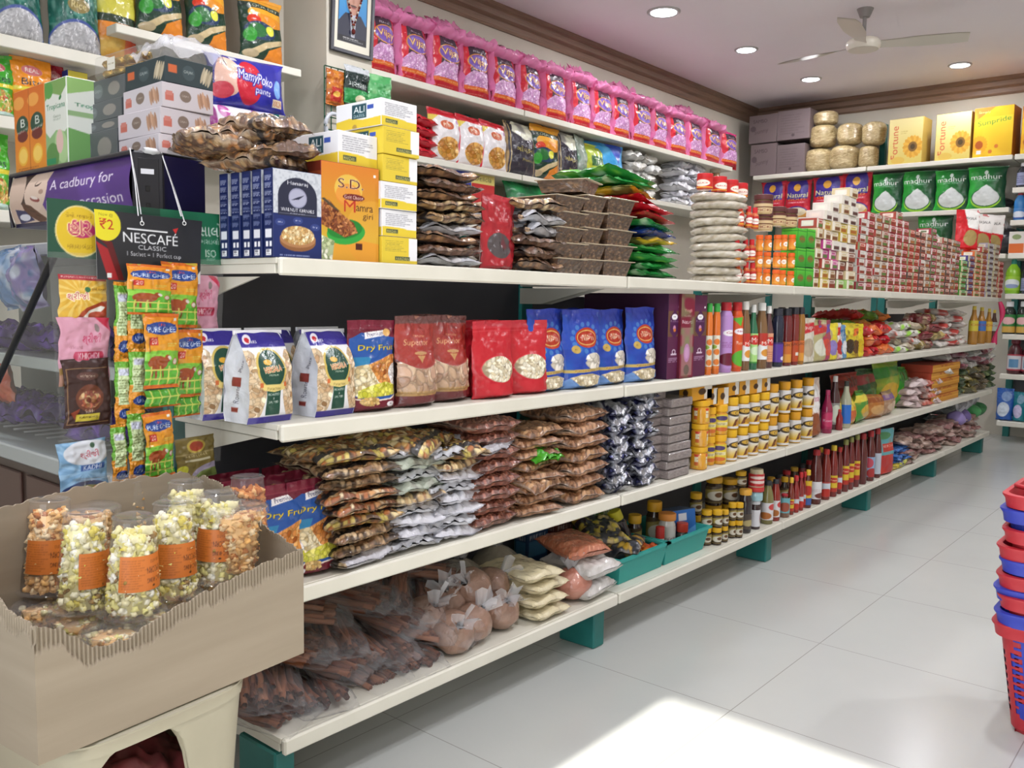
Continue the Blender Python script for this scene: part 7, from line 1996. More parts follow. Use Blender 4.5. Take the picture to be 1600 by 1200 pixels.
for x0, x1, yt, ar, dpt, lb_, kd, sd_ in [(25, 73, 135, jo, .07, 'orange twin juice carton standing on the purple sign', 'juice_carton', Art(10, 10, 1, 'b8581c')), (73, 107, 122, jt, .065, 'white and green guava juice carton beside the orange one', 'juice_carton', jts)]:
    Yp = LBY0 + .018
    X, w, h = slotb(x0, x1, yt, Yp, zs)
    inst('juice_carton', MB().box(-w / 2, 0, 0, w / 2, dpt, h, 'c07a3a' if ar is jo else 'c8ccc4', .002, arts={'-Y': ar, '+X': sd_}).mesh('juice_carton', 'card_print', False), (X, Yp, zs), lb_, 'carton', 'juice cartons')
dg = Art(90, 36, 2.5, '5a5e60', 4).rect(.06, .25, .16, .75, 'a8503c').ell(.45, .5, .10, .32, '6e7476').text('GAJAK', .45, .5, .16, 'a0a8a8', w=.14).ell(.78, .5, .12, .3, '8a8680')
wg = Art(90, 44, 2.1, 'c2bcc2', 5).rect(.06, .28, .22, .6, 'b8685c').rect(.08, .5, .2, .68, 'c07a70').ell(.45, .55, .11, .24, '7a6a60').text('GAJAK', .45, .55, .10, 'b8aea4', w=.14)
for k in range(5): wg.ell(.72 + .045 * k, .45 + .06 * (k % 3), .028, .32, ['b08a70', 'a07a62', 'c09a80'][k % 3], rot=.15)
bg_ = Art(90, 44, 2.1, '2f3c40', 6).rect(.06, .4, .24, .72, 'c06038').ell(.48, .5, .13, .30, '3e4c50').text('GAJAK', .48, .52, .15, 'a8b0ae', w=.20)
for k in range(4): bg_.ell(.78 + .05 * k, .55 - .04 * k, .03, .36, ['b0a48c', 'c2b69c', 'a0947c'][k % 3], rot=-.3)
# dark boxes stacked behind, white ones at the corner, dark ones on top; -Y face looks to the camera's side, +X face to the aisle
Yq = LBY0 + .016
for i, (x0, x1, yb, yt) in enumerate([(98, 186, 248, 208), (108, 182, 206, 190), (104, 186, 188, 160), (116, 190, 152, 122)]):
    Yq = -.084
    x1 = min(x1, 184)
    z0_ = zs if i == 0 else z1_
    X, w, _ = slotb(x0, x1, yt, Yq, z0_)
    z1_ = px((x0 + x1) / 2, yt, 1, Yq)[2]
    inst('biscuit_box', MB().box(-w / 2, 0, 0, w / 2, .09, z1_ - z0_ - .001, '54585a', .001, arts={'-Y': dg, '+X': dg}).mesh('biscuit_box', 'card_print', False), (X, Yq + .004 * i, z0_), 'dark grey wrapped sweet box, %s in the stack beside the guava juice' % ORD[i], 'box', 'dark grey sweet boxes', rot=(0, 0, .03 * (i % 2)))
ztop_dark = z1_
cxx = -.255
zq = zs
for i, (yl, yr) in enumerate(((252, 204), (208, 162), (165, 122))):
    z0_ = zq
    zq = px(250, yr + 3, 0, cxx)[2] if i < 3 else zq
    yc = px(248, (yl + yr) / 2, 0, cxx)[1]
    ylen = px(328, (yl + yr) / 2, 0, cxx)[1] - yc
    xw = cxx - xy(186, yc, (z0_ + zq) / 2)
    inst('biscuit_box', MB().box(-xw, 0, 0, 0, ylen, zq - z0_ - .001, 'b8b2b8', .001, arts={'-Y': wg, '+X': wg}).mesh('biscuit_box', 'card_print', False), (cxx, yc + .003 * i, z0_), 'white sweet box, %s of three at the corner of the purple sign' % ORD[i], 'box', 'white sweet boxes', rot=(0, 0, (.0, .03, -.02)[i]))
yc = px(258, 120, 0, cxx)[1]
ylen = px(334, 130, 0, cxx)[1] - yc
xw = cxx - xy(198, yc, zq + .03)
hb_ = px(258, 86, 0, cxx)[2] - zq
inst('biscuit_box', MB().box(-xw, 0, 0, 0, ylen, hb_, '2c383c', .001, arts={'-Y': bg_, '+X': bg_}).mesh('biscuit_box', 'card_print', False), (cxx, yc, zq), 'black sweet box on top of the white sweet boxes', 'box', None, rot=(0, 0, .02))
u, v = np.meshgrid(np.linspace(-1, 1, 22), np.linspace(-1, 1, 22))
n = vnoise(u * 4 + 9, v * 4 + 9, 5)
cb_ = MB().grid(np.stack([u * .07, v * .07, .045 * (1 - np.maximum(abs(u), abs(v)) ** 3) + n * .03 - .004], -1), lin(hx('d0d0d4')))
inst('clear_bag', cb_.mesh('clear_bag', 'milky_film'), (cxx - .075, yc + .07, zq + hb_), 'crumpled clear plastic bag lying on the black sweet box', 'bag')
# gold-wrapped chocolates in a clear box
X, w, h = slotb(143, 208, 78, Yq, ztop_dark)
pr = []
bxm = MB().box(-w / 2, 0, 0, w / 2, .07, h, 'ffffff', .004)
lbl = Art(24, 50, .5, 'd8d4c8', 3).ell(.5, .5, .46, .48, 'd8d4c8').text('ROCHER', .5, .5, .12, '7a6a4a', w=.7)
lm = MB().grid(np.stack([-w * .10 + (np.linspace(-1, 1, 24)[None] * .016) + 0 * np.linspace(0, 1, 50)[:, None], np.full((50, 24), -.0012), .01 + np.linspace(0, 1, 50)[:, None] * (h - .02) + 0 * np.linspace(0, 1, 24)[None]], -1), lbl.cols())
parts = [('box', bxm.mesh('box', 'clear_plastic', False)), ('label', lm.mesh('label', 'label_print'))]
ball = MB().blob((0, 0, 0), (w * .115, .016, h * .2), 'b8964a', 12, 9, 3, .05).mesh('praline', 'foil')
o = inst('praline_box', parts, (X, Yq + .01, ztop_dark + .001), 'clear box of gold-wrapped pralines on the dark grey boxes', 'chocolate box', rot=(0, 0, .04))
for r_ in range(2):
    for c in range(4):
        b_ = obj('praline', ball, o, (-w * .36 + c * w * .24, .024, h * (.25 + .45 * r_)))

# ------------------------------------------------------------------ header cards and hanging sachets
HX = -.205
green = Art(190, 60, 3.6, '1f4a38', 4)
green.ell(.165, .47, .125, .44, 'd8c88a').ell(.165, .47, .118, .415, 'd0b02a').rect(.09, .45, .235, .58, 'b03070', .0).ell(.175, .50, .075, .14, 'b02c68').text('હાર', .165, .53, .26, 'b02c5a', w=.12, ol='ecd9a0', ow=.05).text('કેવો મજાનો', .165, .74, .08, '8a6a1a', w=.14).text('મસાલા ભંડાર', .165, .22, .09, '8a6a1a', w=.13)
green.rect(.62, 0, 1, 1, '1f6a4a').text('મસાલો', .91, .68, .26, 'dce6e0', w=.20).text('મસાલો', .93, .46, .12, 'b8ccc0', w=.12).text('ISO', .93, .22, .14, 'c8d8cc', w=.07).lines(.90, .08, .97, .14, 2, 'a8bcb0')


def card(name, art, x0, x1, y0, y1, X, m='label_print', lean=0, shape=None, thick=.0012):
    """flat hanging card in a plane facing the aisle"""
    p0, p1 = px(x0, (y0 + y1) / 2, 0, X), px(x1, (y0 + y1) / 2, 0, X)
    zt_, zb_ = px((x0 + x1) / 2, y0, 0, X)[2], px((x0 + x1) / 2, y1, 0, X)[2]
    w, h = p1[1] - p0[1], zt_ - zb_
    u, v = np.meshgrid(np.linspace(0, 1, art.nu), np.linspace(0, 1, art.nv))
    n = .004 * np.sin(u * 3 + v * 2)
    tap = 1 if shape is None else shape(v)
    P = np.stack([n + lean * (1 - v), (u - .5) * w * tap, v * h], -1)
    mb = MB().grid(P, art.cols())
    Q = P[::max(1, art.nv // 8), ::max(1, art.nu // 8)].copy(); Q[..., 0] -= thick
    mb.grid(Q, lin(hx('d0d0d0')), flip=True)
    return mb.mesh(name, m), (X, (p0[1] + p1[1]) / 2, zb_), w, h


me, lc, w, h = card('header_card', green, 73, 345, 322, 408, HX)
go = inst('header_card', [('card', me)], lc, 'long dark green header card with a yellow round emblem, behind the black coffee card', 'card')
fl = MB()
u, v = np.meshgrid(np.linspace(-1, 1, 24), np.linspace(0, 1, 30))
fl.grid(np.stack([.003 + .006 * vnoise(u * 4 + 5, v * 6, 4), u * w * .5 * (.93 + .07 * v), -.40 + v * .41], -1), lin(hx('ffffff')))
obj('clear_sleeve', fl.mesh('clear_sleeve', 'clear_plastic'), go)
nes = Art(190, 110, 1.75, '26272c', 5)
nes.poly([(0, .55), (.10, .45), (.20, 0), (.10, 0)], '9a2026').poly([(0, .62), (.14, .55), (.24, .0), (.19, 0), (.09, .5)], '5a1418')
nes.ell(.09, .80, .135, .24, 'd8cc2a').rect(0, .80, .17, 1, 'd8cc2a').text('Now @', .10, .93, .055, '8a7a1a', w=.12).text('₹2', .10, .80, .15, 'b02020', w=.12)
nes.text('NESCAFÉ', .50, .66, .19, 'e4e6ea', w=.52).rect(.28, .755, .66, .775, 'e4e6ea').poly([(.71, .82), (.765, .85), (.74, .75)], 'c02a2a').text('CLASSIC', .51, .505, .065, 'c8cad0', w=.27).text('1 Sachet = 1 Perfect cup', .53, .395, .08, 'd4d6dc', w=.52)
nes.poly([(.30, 0), (1, 0), (1, .10), (.30, .13)], '1a1b1f').rect(.09, .03, .13, .10, 'd8d8d8').poly([(.90, 0), (1, .22), (1, 0)], 'd8d8dc')
me, lc, w, h = card('header_card', nes, 143, 318, 336, 440, -.185, shape=lambda v: .98 - .06 * (1 - v))
no = inst('header_card', [('card', me)], lc, 'black coffee header card with red curve and yellow price corner', 'card', rot=(-.02, 0, 0))
st = MB()
a0 = np.array([-.246, px(203, 236, 0, -.246)[1], lz1 + .004])
a1_ = np.array([-.246, px(252, 238, 0, -.246)[1], lz1 + .004])
for a_, bx, by in ((a0, 222, 347), (a0, 216, 337), (a1_, 288, 346), (a1_, 283, 338)):
    q_ = px(bx, by, 0, -.182)
    st.tube([a_, (a_ + q_) / 2 + [.004, 0, -.003], q_], .0012, 'd0d0d4', 5)
for px_ in (222, 288):
    q_ = px(px_, 349, 0, -.182)
    t = np.linspace(0, 2 * np.pi, 12)
    st.tube(np.stack([0 * t + q_[0], q_[1] + .0035 * np.cos(t), q_[2] + .0035 * np.sin(t)], 1), .001, 'd8d8d8', 5)
st.blob(px(236, 236, 0, -.246), (.008, .018, .006), 'd8d8dc', 8, 6, 2, .3)
inst('hanging_string', st.mesh('hanging_string', 'matte_plastic'), (0, 0, 0), 'white strings from the sign box holding the two header cards', 'string')

ghee = Art(56, 96, .58, 'd8962c', 4)
ghee.grad('d89a2a', 'd8841f', .45, .95).rect(0, .95, 1, 1, 'c86420').rect(0, 0, 1, .05, 'c86420').rect(0, .05, 1, .42, '5aa834').ell(.5, .44, .8, .07, '7ab83a').ell(.2, .42, .4, .05, '8ac84a')
ghee.ell(.5, .80, .44, .085, '24408a').rect(.10, .745, .90, .855, '24408a').text('PURE GHEE', .5, .785, .07, 'd0dcec', w=.78).text('UMA', .5, .845, .035, 'c84a4a', w=.2).rect(.12, .58, .34, .68, 'b8302a').text('20', .24, .63, .07, 'e8d0c0', w=.14).rect(.10, .48, .12, .68, '5a3a1a').lines(.6, .56, .95, .62, 2, 'c8c060').rect(.82, .90, .92, .94, 'e0e0d8')
ghee.ell(.36, .345, .27, .095, '9a4a24').ell(.62, .405, .08, .05, '9a4a24', rot=.7).ell(.68, .41, .04, .035, 'd8d0c8', rot=.8).rect(.16, .16, .21, .32, '8a4020').rect(.27, .14, .32, .32, '8a4020').rect(.46, .15, .51, .32, '8a4020').ell(.86, .36, .08, .045, 'c8504a').ell(.86, .36, .065, .035, 'd8d0c0')
for uu in (.15, .4, .65, .9): ghee.poly([(uu - .02, .05), (uu + .02, .05), (uu + .04, .30), (uu, .30)], 'c8c860')
for vv in (.12, .24): ghee.rect(0, vv, 1, vv + .022, 'c8c860')
gback = Art(34, 96, .36, 'd8902c', 5).rect(0, .42, 1, .95, '6aa83a').rect(.15, .30, .85, .86, 'c8d8a8').lines(.2, .34, .8, .70, 9, '7a8a5a').rect(.2, .74, .8, .84, 'c4c8dc').ell(.6, .16, .4, .08, '24408a').text('UMA', .6, .16, .07, 'c8d4e8', w=.4)


gfold = Art(56, 30, 1.8, '4f9a30', 6).rect(0, 0, 1, .12, 'c86420')
for uu in (.15, .4, .65, .9): gfold.rect(uu - .02, .1, uu + .02, 1, 'c8c860')
gfold.rect(0, .55, 1, .62, 'c8c860')


def strip(label, segs, X, art, back=False):
    """tear-off strip of sachets; each segment (x0, x1, y0, y1) in the reference frame on plane X"""
    o = None
    for k, (x0, x1, y0, y1) in enumerate(segs):
        p0, p1 = px(x0, (y0 + y1) / 2, 0, X), px(x1, (y0 + y1) / 2, 0, X)
        zt_, zb_ = px((x0 + x1) / 2, y0, 0, X)[2], px((x0 + x1) / 2, y1, 0, X)[2]
        me = pouch('sachet', gfold if y1 - y0 < 45 else art, p1[1] - p0[1], zt_ - zb_, .014, 'pillow', k + len(segs), .004, seal=.04)
        if o is None:
            o = obj('sachet_strip', None, None, (X, (p0[1] + p1[1]) / 2, zb_))
            tag(o, label, 'sachet strip', 'strips of ghee sachets')
            base = Vector(o.location)
        obj('sachet', me, o, Vector((X + .004 * (k % 2), (p0[1] + p1[1]) / 2, zb_)) - base, (.03 * (k - 1), .02 * k, 0))


strip('strip of orange and green sachets in front, its middle sachet level with the pouches', [(196, 268, 414, 492), (222, 278, 490, 606), (226, 282, 700 - 92, 636), (225, 271, 642, 746)], -.150, ghee)
strip('strip of orange and green sachets nearest the white nut bags', [(250, 308, 410, 512), (268, 315, 515, 620), (270, 314, 620, 650)], -.170, ghee)
strip('narrow sachet strip turned backwards, nearest the spice packet card', [(176, 200, 440, 560), (176, 203, 560, 662), (174, 200, 662, 757)], -.178, gback)
strip('narrow sachet strip turned backwards, between the front strip and the other', [(196, 226, 440, 545), (198, 228, 545, 640), (200, 228, 640, 752)], -.172, gback)

# spice packets in the clear sleeve of the green card
shr = 'શ્રીજી'


def spk(k):
    if k == 0:
        a = Art(76, 80, 1.0, 'd0a43a', 3)
        for i in range(16): a.poly([(.4, .6), (.4 + 1.2 * math.cos(i * .39), .6 + 1.2 * math.sin(i * .39)), (.4 + 1.2 * math.cos(i * .39 + .15), .6 + 1.2 * math.sin(i * .39 + .15))], 'e0c878', .6)
        return a.rect(0, .88, 1, 1, '9a2430').text('PUNJABI CHHOLE MASALA', .5, .94, .05, 'e0c8c0', w=.9).poly([(.3, 0), (.55, .28), (.85, .42), (1, .44), (1, 0)], '9a3a1c').poly([(.4, 0), (.62, .22), (.85, .33), (.95, .3), (.8, .1), (.55, 0)], 'd8d4cc').ell(.8, .08, .22, .12, 'a8442c').text(shr, .36, .52, .20, 'b82440', w=.44, ol='f0e4c8', ow=.08).ell(.55, .68, .06, .06, '3a6a44').text('છોલે મસાલો', .80, .70, .07, '5a3a1a', w=.32)
    if k == 1:
        return Art(76, 80, 1.0, 'c890a4', 4).poly([(.72, 1), (1, 1), (1, .78)], 'b82444').text(shr, .62, .68, .18, 'b01c4a', w=.36).ell(.72, .84, .05, .06, '4a5a4a').rect(.32, .37, .84, .50, 'a82444').ell(.32, .435, .05, .065, 'a82444').ell(.84, .435, .05, .065, 'a82444').text('KHICHDI', .58, .435, .09, 'e8d0d8', w=.44).text('KATHIYAWADI', .34, .56, .04, '8a4a5a', w=.26).ell(.2, .1, .3, .2, '8a6a30').noise(8, 'd4a0b4', .5, 4)
    if k == 2:
        a = Art(76, 100, .78, '38201e', 5)
        a.rect(.05, .05, .07, .86, '8a6a4a').rect(.05, .05, .95, .06, '8a6a4a').rect(.05, .85, .95, .86, '8a6a4a').ell(.5, .74, .24, .06, '5a3a34').text('લિજ્જત', .5, .74, .055, 'c8bca8', w=.32).ell(.52, .42, .30, .20, '6a3a28')
        m = a.em(.52, .40, .24, .13)
        return a.fill(m, '8a6a44').bits(m, 70, .045, .035, ['a8744c', 'c0a070', '7a3a2c', 'b8644a']).poly([(.1, .22), (.3, .28), (.2, .12)], '8a3a24').text('Sukhi', .5, .23, .05, 'c8bca8', w=.2).rect(.22, .09, .72, .19, 'c0b03a').text('KAMBHOJ', .48, .14, .045, '3a2a14', w=.38)
    if k == 3:
        a = Art(76, 90, .85, '7aa4c8', 6)
        for i in range(14): a.poly([(.5, .45), (.5 + 1.2 * math.cos(i * .45), .45 + 1.2 * math.sin(i * .45)), (.5 + 1.2 * math.cos(i * .45 + .2), .45 + 1.2 * math.sin(i * .45 + .2))], '98bcd8', .7)
        return a.ell(.6, .78, .5, .22, 'd4d8e0').text(shr, .62, .74, .16, 'b8243c', w=.38).ell(.70, .90, .05, .05, '4a6a54').rect(.42, .46, .92, .56, '3a5a98').text('KADHI', .66, .51, .08, 'dce4f0', w=.36).ell(.5, .08, .5, .2, '2a3a68').ell(.55, .02, .42, .18, '8a8a4a')
    return Art(70, 80, .9, '7a6a34', 7).ell(.5, .78, .24, .15, 'c0a84a').ell(.5, .78, .18, .11, 'a8442c').rect(0, .6, 1, .64, '9a8a5a').text('મસાલો', .5, .58, .08, 'c8b88a', w=.6).rect(.2, .44, .85, .49, 'c8c0a0').ell(.14, .26, .15, .11, 'c8c83a').ell(.9, .05, .55, .3, 'a49ab0').ell(.9, .0, .5, .22, '7a8a4a')


for x0, x1, y0, y1, k, X, lb_ in [(91, 168, 430, 500, 0, -.199, 'yellow chickpea spice packet, top one in the clear sleeve'), (91, 172, 496, 602, 1, -.195, 'pink khichdi packet in the clear sleeve, under the yellow one'), (100, 174, 560, 666, 2, -.188, 'dark brown packet overlapping the pink one'),
                                 (92, 170, 688, 775, 3, -.192, 'light blue spice packet at the bottom of the clear sleeve'), (284, 342, 430, 530, 1, -.199, 'pink packet on the far side of the sachet strips'), (278, 338, 545, 636, 2, -.199, 'dark brown packet on the far side of the sachet strips'), (276, 338, 682, 748, 4, -.197, 'olive and gold spice packet beside the popcorn carton')]:
    p0, p1 = px(x0, (y0 + y1) / 2, 0, X), px(x1, (y0 + y1) / 2, 0, X)
    zt_, zb_ = px((x0 + x1) / 2, y0, 0, X)[2], px((x0 + x1) / 2, y1, 0, X)[2]
    inst('spice_sachet', pouch('spice_sachet', spk(k), p1[1] - p0[1], zt_ - zb_, .012, 'pillow', k, .004, m='soft_pouch', seal=.02), (X, (p0[1] + p1[1]) / 2, zb_), lb_, 'spice packet', 'spice packets on the green card', rot=(.02 * (k - 1), 0, 0))


# ================================================================== popcorn carton on its stool
CZ = .42
P0, P1 = px(60, 1197, 2, CZ), px(475, 1020, 2, CZ)
ux = (P1 - P0) / np.linalg.norm(P1 - P0)          # along the near side
CL = np.linalg.norm(P1 - P0)
vx = np.array([-ux[1], ux[0], 0])                  # away from the aisle
CD, CH = .30, .30
ang = math.atan2(ux[1], ux[0])


def tear(t, base, amp, seed, lo=0.0):
    return base + amp * (vnoise(np.array([t * 9.0 + seed]), np.array([1.7]), seed)[0] - .5)


def cwall(p, q, hts, inward, seed, corr=0.0):
    """cardboard wall from p to q with a torn upper edge; returns MB with a 4 mm thickness and bared fluting under the tear"""
    mb = MB()
    n = 620 if corr else 120
    t = np.linspace(0, 1, n)
    hh = np.interp(t, [a for a, _ in hts], [b for _, b in hts]) + .007 * (vnoise(t * 30, t * 0 + 1, seed) - .5) + .004 * (vnoise(t * 80, t * 0 + 2, seed + 1) - .5)
    rows = 1 - np.linspace(1, 0, 36) ** 1.6
    out = np.array([[np.array(p) * (1 - a) + np.array(q) * a for a in t] for _ in rows])
    d = np.array(q) - np.array(p)
    nrm = np.array(inward, float)
    Z = rows[:, None] * hh[None]
    depth = hh[None] - Z
    fl = (.0022 * np.sin(t * np.linalg.norm(d) / .0062 * 2 * np.pi))[None] * (depth < (corr * (.6 + .8 * vnoise(t * 14, t * 0, seed + 3)))[None]) if corr else 0
    off = (.0030 + fl) if corr else 0 * Z
    if corr: off = np.where(depth < (corr * (.6 + .8 * vnoise(t * 14, t * 0, seed + 3)))[None], off, 0)
    P = out.copy()
    P[..., 2] = CZ + Z
    A = P + nrm * (off[..., None] if corr else 0)
    B = P + nrm * .0045
    c1, c2 = lin(hx('ffffff')), lin(hx('ffffff'))
    mb.grid(A, c1).grid(B, c2, flip=True)
    mb.grid(np.stack([A[-1], B[-1]]), c1)
    return mb.mesh('side', 'cardboard')


A0, A1 = P0, P1
B0, B1 = P0 + vx * CD, P1 + vx * CD
root = obj('popcorn_carton', None, None, (0, 0, 0))
tag(root, 'open brown corrugated carton with a torn rim, holding popcorn cups', 'carton')
hz = lambda x, y, P, Q: None
obj('side', cwall(A0, A1, [(0, .185), (.08, .176), (.14, .145), (.20, .128), (.30, .128), (.38, .146), (.5, .158), (.62, .164), (.8, .176), (1, .182)], vx, 3, .024), root)
obj('side', cwall(B0, B1, [(0, .27), (.4, .285), (.7, .29), (.94, .285), (1, .27)], -vx, 5), root)
obj('side', cwall(A0, B0, [(0, .185), (.2, .19), (.5, .24), (1, .28)], ux, 7, .02), root)
obj('side', cwall(A1, B1, [(0, .182), (.25, .205), (.5, .235), (.62, .265), (.85, .28), (1, .272)], -ux, 9, .012), root)
obj('base', MB().add([A0 + [0, 0, .002], A1 + [0, 0, .002], B1 + [0, 0, .002], B0 + [0, 0, .002]], lin(hx('ffffff')), [[0, 1, 2, 3]]).mesh('base', 'cardboard', False), root)

# popcorn cups
RB0, RT0, HC = .0405, .029, .150


def kernels(cols, seed, r0, r1, z0, z1, n=420, fill=True):
    rs = np.random.RandomState(seed)
    mb = MB()
    for i in range(n):
        t = rs.rand()
        z = z0 + (z1 - z0) * t
        rr = r0 + (r1 - r0) * t
        r = (rr - .005) * (rs.uniform(.86, 1.0) if rs.rand() < .85 else rs.rand())
        if t > .93: r = rr * rs.rand() ** .5 * .9
        th = rs.rand() * 6.283
        s_ = rs.uniform(.0042, .0072)
        c = cols[rs.randint(len(cols))]
        mb.blob((r * math.cos(th), r * math.sin(th), z), (s_, s_ * rs.uniform(.7, 1.1), s_ * rs.uniform(.7, 1.1)), c, 8, 6, i, .30)
    core = [(r0 * .80, z0), (r1 * .80, z1 - .004)]
    mb.lathe(core, 14, c=cols[0])
    return mb.mesh('popcorn', 'paper')


def cup(lz_gap, r0=RB0, r1=RT0, h=HC):
    mb = MB()
    n = 40
    th = np.linspace(0, 2 * np.pi, n, endpoint=False)
    prof = [(r0 + .008, 0), (r0 + .009, .002), (r0 + .006, .004), (r0 + .001, .005)] + [(r0 + (r1 - r0) * t, .005 + (h - .010) * t) for t in np.linspace(.05, 1, 9)] + [(r1 + .002, h - .003), (r1 - .002, h), (r1 - .006, h - .002), (0, h - .004)]
    P = np.array([[((r + (.0008 * math.sin(k * math.pi) if r > r0 else 0)) * math.cos(t), (r + (.0008 * math.sin(k * math.pi) if r > r0 else 0)) * math.sin(t), z) for k, t in enumerate(th)] for r, z in prof])
    return mb.grid(P, lin(hx('ffffff')), wrap=True).mesh('cup', 'clear_plastic', True, 40)


pl = Art(60, 44, 1.35, 'c8702c', 4).lines(.05, .10, .55, .92, 12, 'a0541c', .7).text('POPCORN', .76, .56, .17, '4a2412', w=.42, rot=math.pi).text('MUNCHKING', .76, .28, .13, '4a2412', w=.42, rot=math.pi).text('TOMATO', .78, .80, .08, '6a3414', w=.3, rot=math.pi).ell(.7, .12, .03, .03, '3a2010')
YEL = ['e6dea8', 'dcd27e', 'eee8c8', 'd6c65a', 'f0ecd6', 'e2da8e', 'e8e0b4', 'f2eee0', 'e6dc98', 'ece4ba', 'dcd080', '9a7a44']
ORG = ['e6bc84', 'dca866', 'ecca98', 'e0b070', 'f0d8b0', 'b87440']
RED = ['cc8448', 'bc7038', 'dc985a', 'b0642e', 'e0ac74']
pops = {'y': [kernels(YEL, s_, RB0, RT0, .006, HC - .022) for s_ in (1, 2)], 'o': [kernels(ORG, 5, RB0, RT0, .006, HC - .022)], 'r': [kernels(RED, 7, RB0, RT0, .006, HC - .024)]}
cupm = cup(0)
lm_ = {}


def lab_at(ang_, z0, z1):
    r = lambda z: RB0 + (RT0 - RB0) * z / HC + .0012
    return lab(pl, r(z0), r(z1), z0, z1, 2.0, ang_)


view = math.atan2(CAMP[1] - P0[1], CAMP[0] - P0[0])
CUPS = [(77, 922, 'o', -.1, 'inverted cup of orange popcorn at the rear, nearest the picture edge'), (131, 950, 'y', .75, 'inverted cup of yellow popcorn with its label at the side, second in the front row'),
        (207, 956, 'y', .35, 'inverted cup of yellow popcorn in the middle of the front, label facing out'), (268, 928, 'y', .25, 'inverted cup of yellow popcorn with tilted label, beside the front middle cup'),
        (341, 905, 'y', -.55, 'inverted cup of pale popcorn with its label turned away, near the carton end'), (388, 868, 'r', 3.0, 'inverted cup of reddish popcorn at the carton end, no label showing'),
        (290, 880, 'y', .5, 'cup of yellow popcorn half hidden behind the two front cups'), (205, 872, 'o', 3.0, 'cup of orange popcorn behind the front middle cup'), (148, 868, 'o', 3.0, 'cup of orange popcorn with a ribbed lid behind the second cup')]
CB = CZ + .135
for i, (x, y, k, la, lb_) in enumerate(CUPS):
    p = px(x, y, 2, CB)
    pm_ = pops[k][i % len(pops[k])]
    key = round(la, 2)
    lbm = lab_at(view + la, .035 + .004 * (i % 3), .088 + .004 * (i % 3))
    tl = (rng.uniform(-.05, .05), rng.uniform(-.05, .05))
    inst('popcorn_cup', [('cup', cupm), ('popcorn', pm_)] + ([('label', lbm)] if la < 2 else []), (p[0], p[1], CB), lb_, 'popcorn cup', 'inverted popcorn cups', rot=(tl[0], tl[1], 0), stuff=('popcorn',))
# cups of the layer below stand the right way up; their wide ribbed lids show between
lowc = kernels(ORG + YEL[:3], 11, RT0, RB0, .02, HC - .012, 360)
ribs = MB()
t = np.linspace(0, 1, 5)
n = 64
th = np.linspace(0, 2 * np.pi, n, endpoint=False)
P = np.array([[((r + .0012 * (k % 2)) * math.cos(a), (r + .0012 * (k % 2)) * math.sin(a), z) for k, a in enumerate(th)] for r, z in [(RB0 + .009, HC - .016), (RB0 + .009, HC - .004), (RB0 + .004, HC), (RB0 * .7, HC - .003), (0, HC - .003)]])
ribs.grid(P, lin(hx('ffffff')), wrap=True)
lidm = ribs.mesh('lid', 'clear_plastic')
lcup = MB().lathe([(RT0, 0), (RB0, HC - .006), (RB0 + .006, HC - .005)], 30, c='ffffff').mesh('cup', 'clear_plastic')
k = 0
for i in range(5):
    for j in range(3):
        c = P0 + ux * (.055 + i * (CL - .11) / 4) + vx * (.055 + j * .095)
        inst('popcorn_cup', [('cup', lcup), ('popcorn', lowc), ('lid', lidm)], (c[0], c[1], CZ + .004), 'upright popcorn cup in the bottom layer, %s along the carton, %s row from the aisle' % (NTH[i], NTH[j]), 'popcorn cup', 'upright popcorn cups in the bottom layer', rot=(0, 0, k), scale=(.92, .92, (CB - CZ - .006) / HC * .98), stuff=('popcorn',))
        k += 1
for i, (x, y, k_, lb_) in enumerate(((297, 788, 'y', 'upright open popcorn cup with yellow popcorn, topmost at the back'), (372, 806, 'o', 'upright ribbed-lid popcorn cup showing at the back by the carton end'), (138, 808, 'o', 'upright ribbed-lid popcorn cup at the back, nearest the blue spice packet'))):
    p = px(x, y, 2, CB + .11)
    inst('popcorn_cup', [('cup', lcup), ('popcorn', kernels(YEL if k_ == 'y' else ORG, 21 + i, RT0, RB0, .02, HC - .018, 320)), ('lid', lidm)], (p[0], p[1], CB + .0), lb_, 'popcorn cup', 'upright popcorn cups at the back', rot=(0, 0, i), scale=(1, 1, .86), stuff=('popcorn',))

# stool: moulded cream plastic, arched between its legs
SC_ = P0 + ux * CL * .425 + vx * CD * .48
u, v = np.meshgrid(np.linspace(0, 2 * np.pi, 96, endpoint=False), np.linspace(0, 1, 26))


def sq_r(th, a, b, k=5): return 1 / ((np.abs(np.cos(th)) / a) ** k + (np.abs(np.sin(th)) / b) ** k) ** (1 / k)


spread = 1 - .10 * np.clip(v * 2.2, 0, 1) ** .8 + .03 * v
r = sq_r(u, .162, .15) * spread
arch = np.abs(((u / (np.pi / 2) + .5) % 1) - .5) * 2           # 0 mid-side .. 1 at corner? corners at pi/4
zleg = np.where(True, .415 * (1 - v), 0)
xl = r / spread * np.cos(u)
arch_z = .398 * np.clip(1 - ((xl + .048) / .098) ** 4, 0, 1) ** .3
z = np.maximum(zleg, arch_z)
cs, sn_ = math.cos(ang), math.sin(ang)
X, Y = r * np.cos(u), r * np.sin(u)
Pw = np.stack([SC_[0] + X * cs - Y * sn_, SC_[1] + X * sn_ + Y * cs, z], -1)
sb = MB().grid(Pw, lin(hx('ffffff')), wrap=True, flip=True)
Pi = Pw.copy(); Pi[..., :2] = SC_[:2] + (Pi[..., :2] - SC_[:2]) * .965
sb.grid(Pi, lin(hx('ffffff')), wrap=True)
legm = sb.mesh('leg_skirt', 'stool_plastic')
th = np.linspace(0, 2 * np.pi, 64, endpoint=False)
prof = [(0, .4185), (.9, .4185), (.985, .416), (1.01, .408), (1.0, .395)]
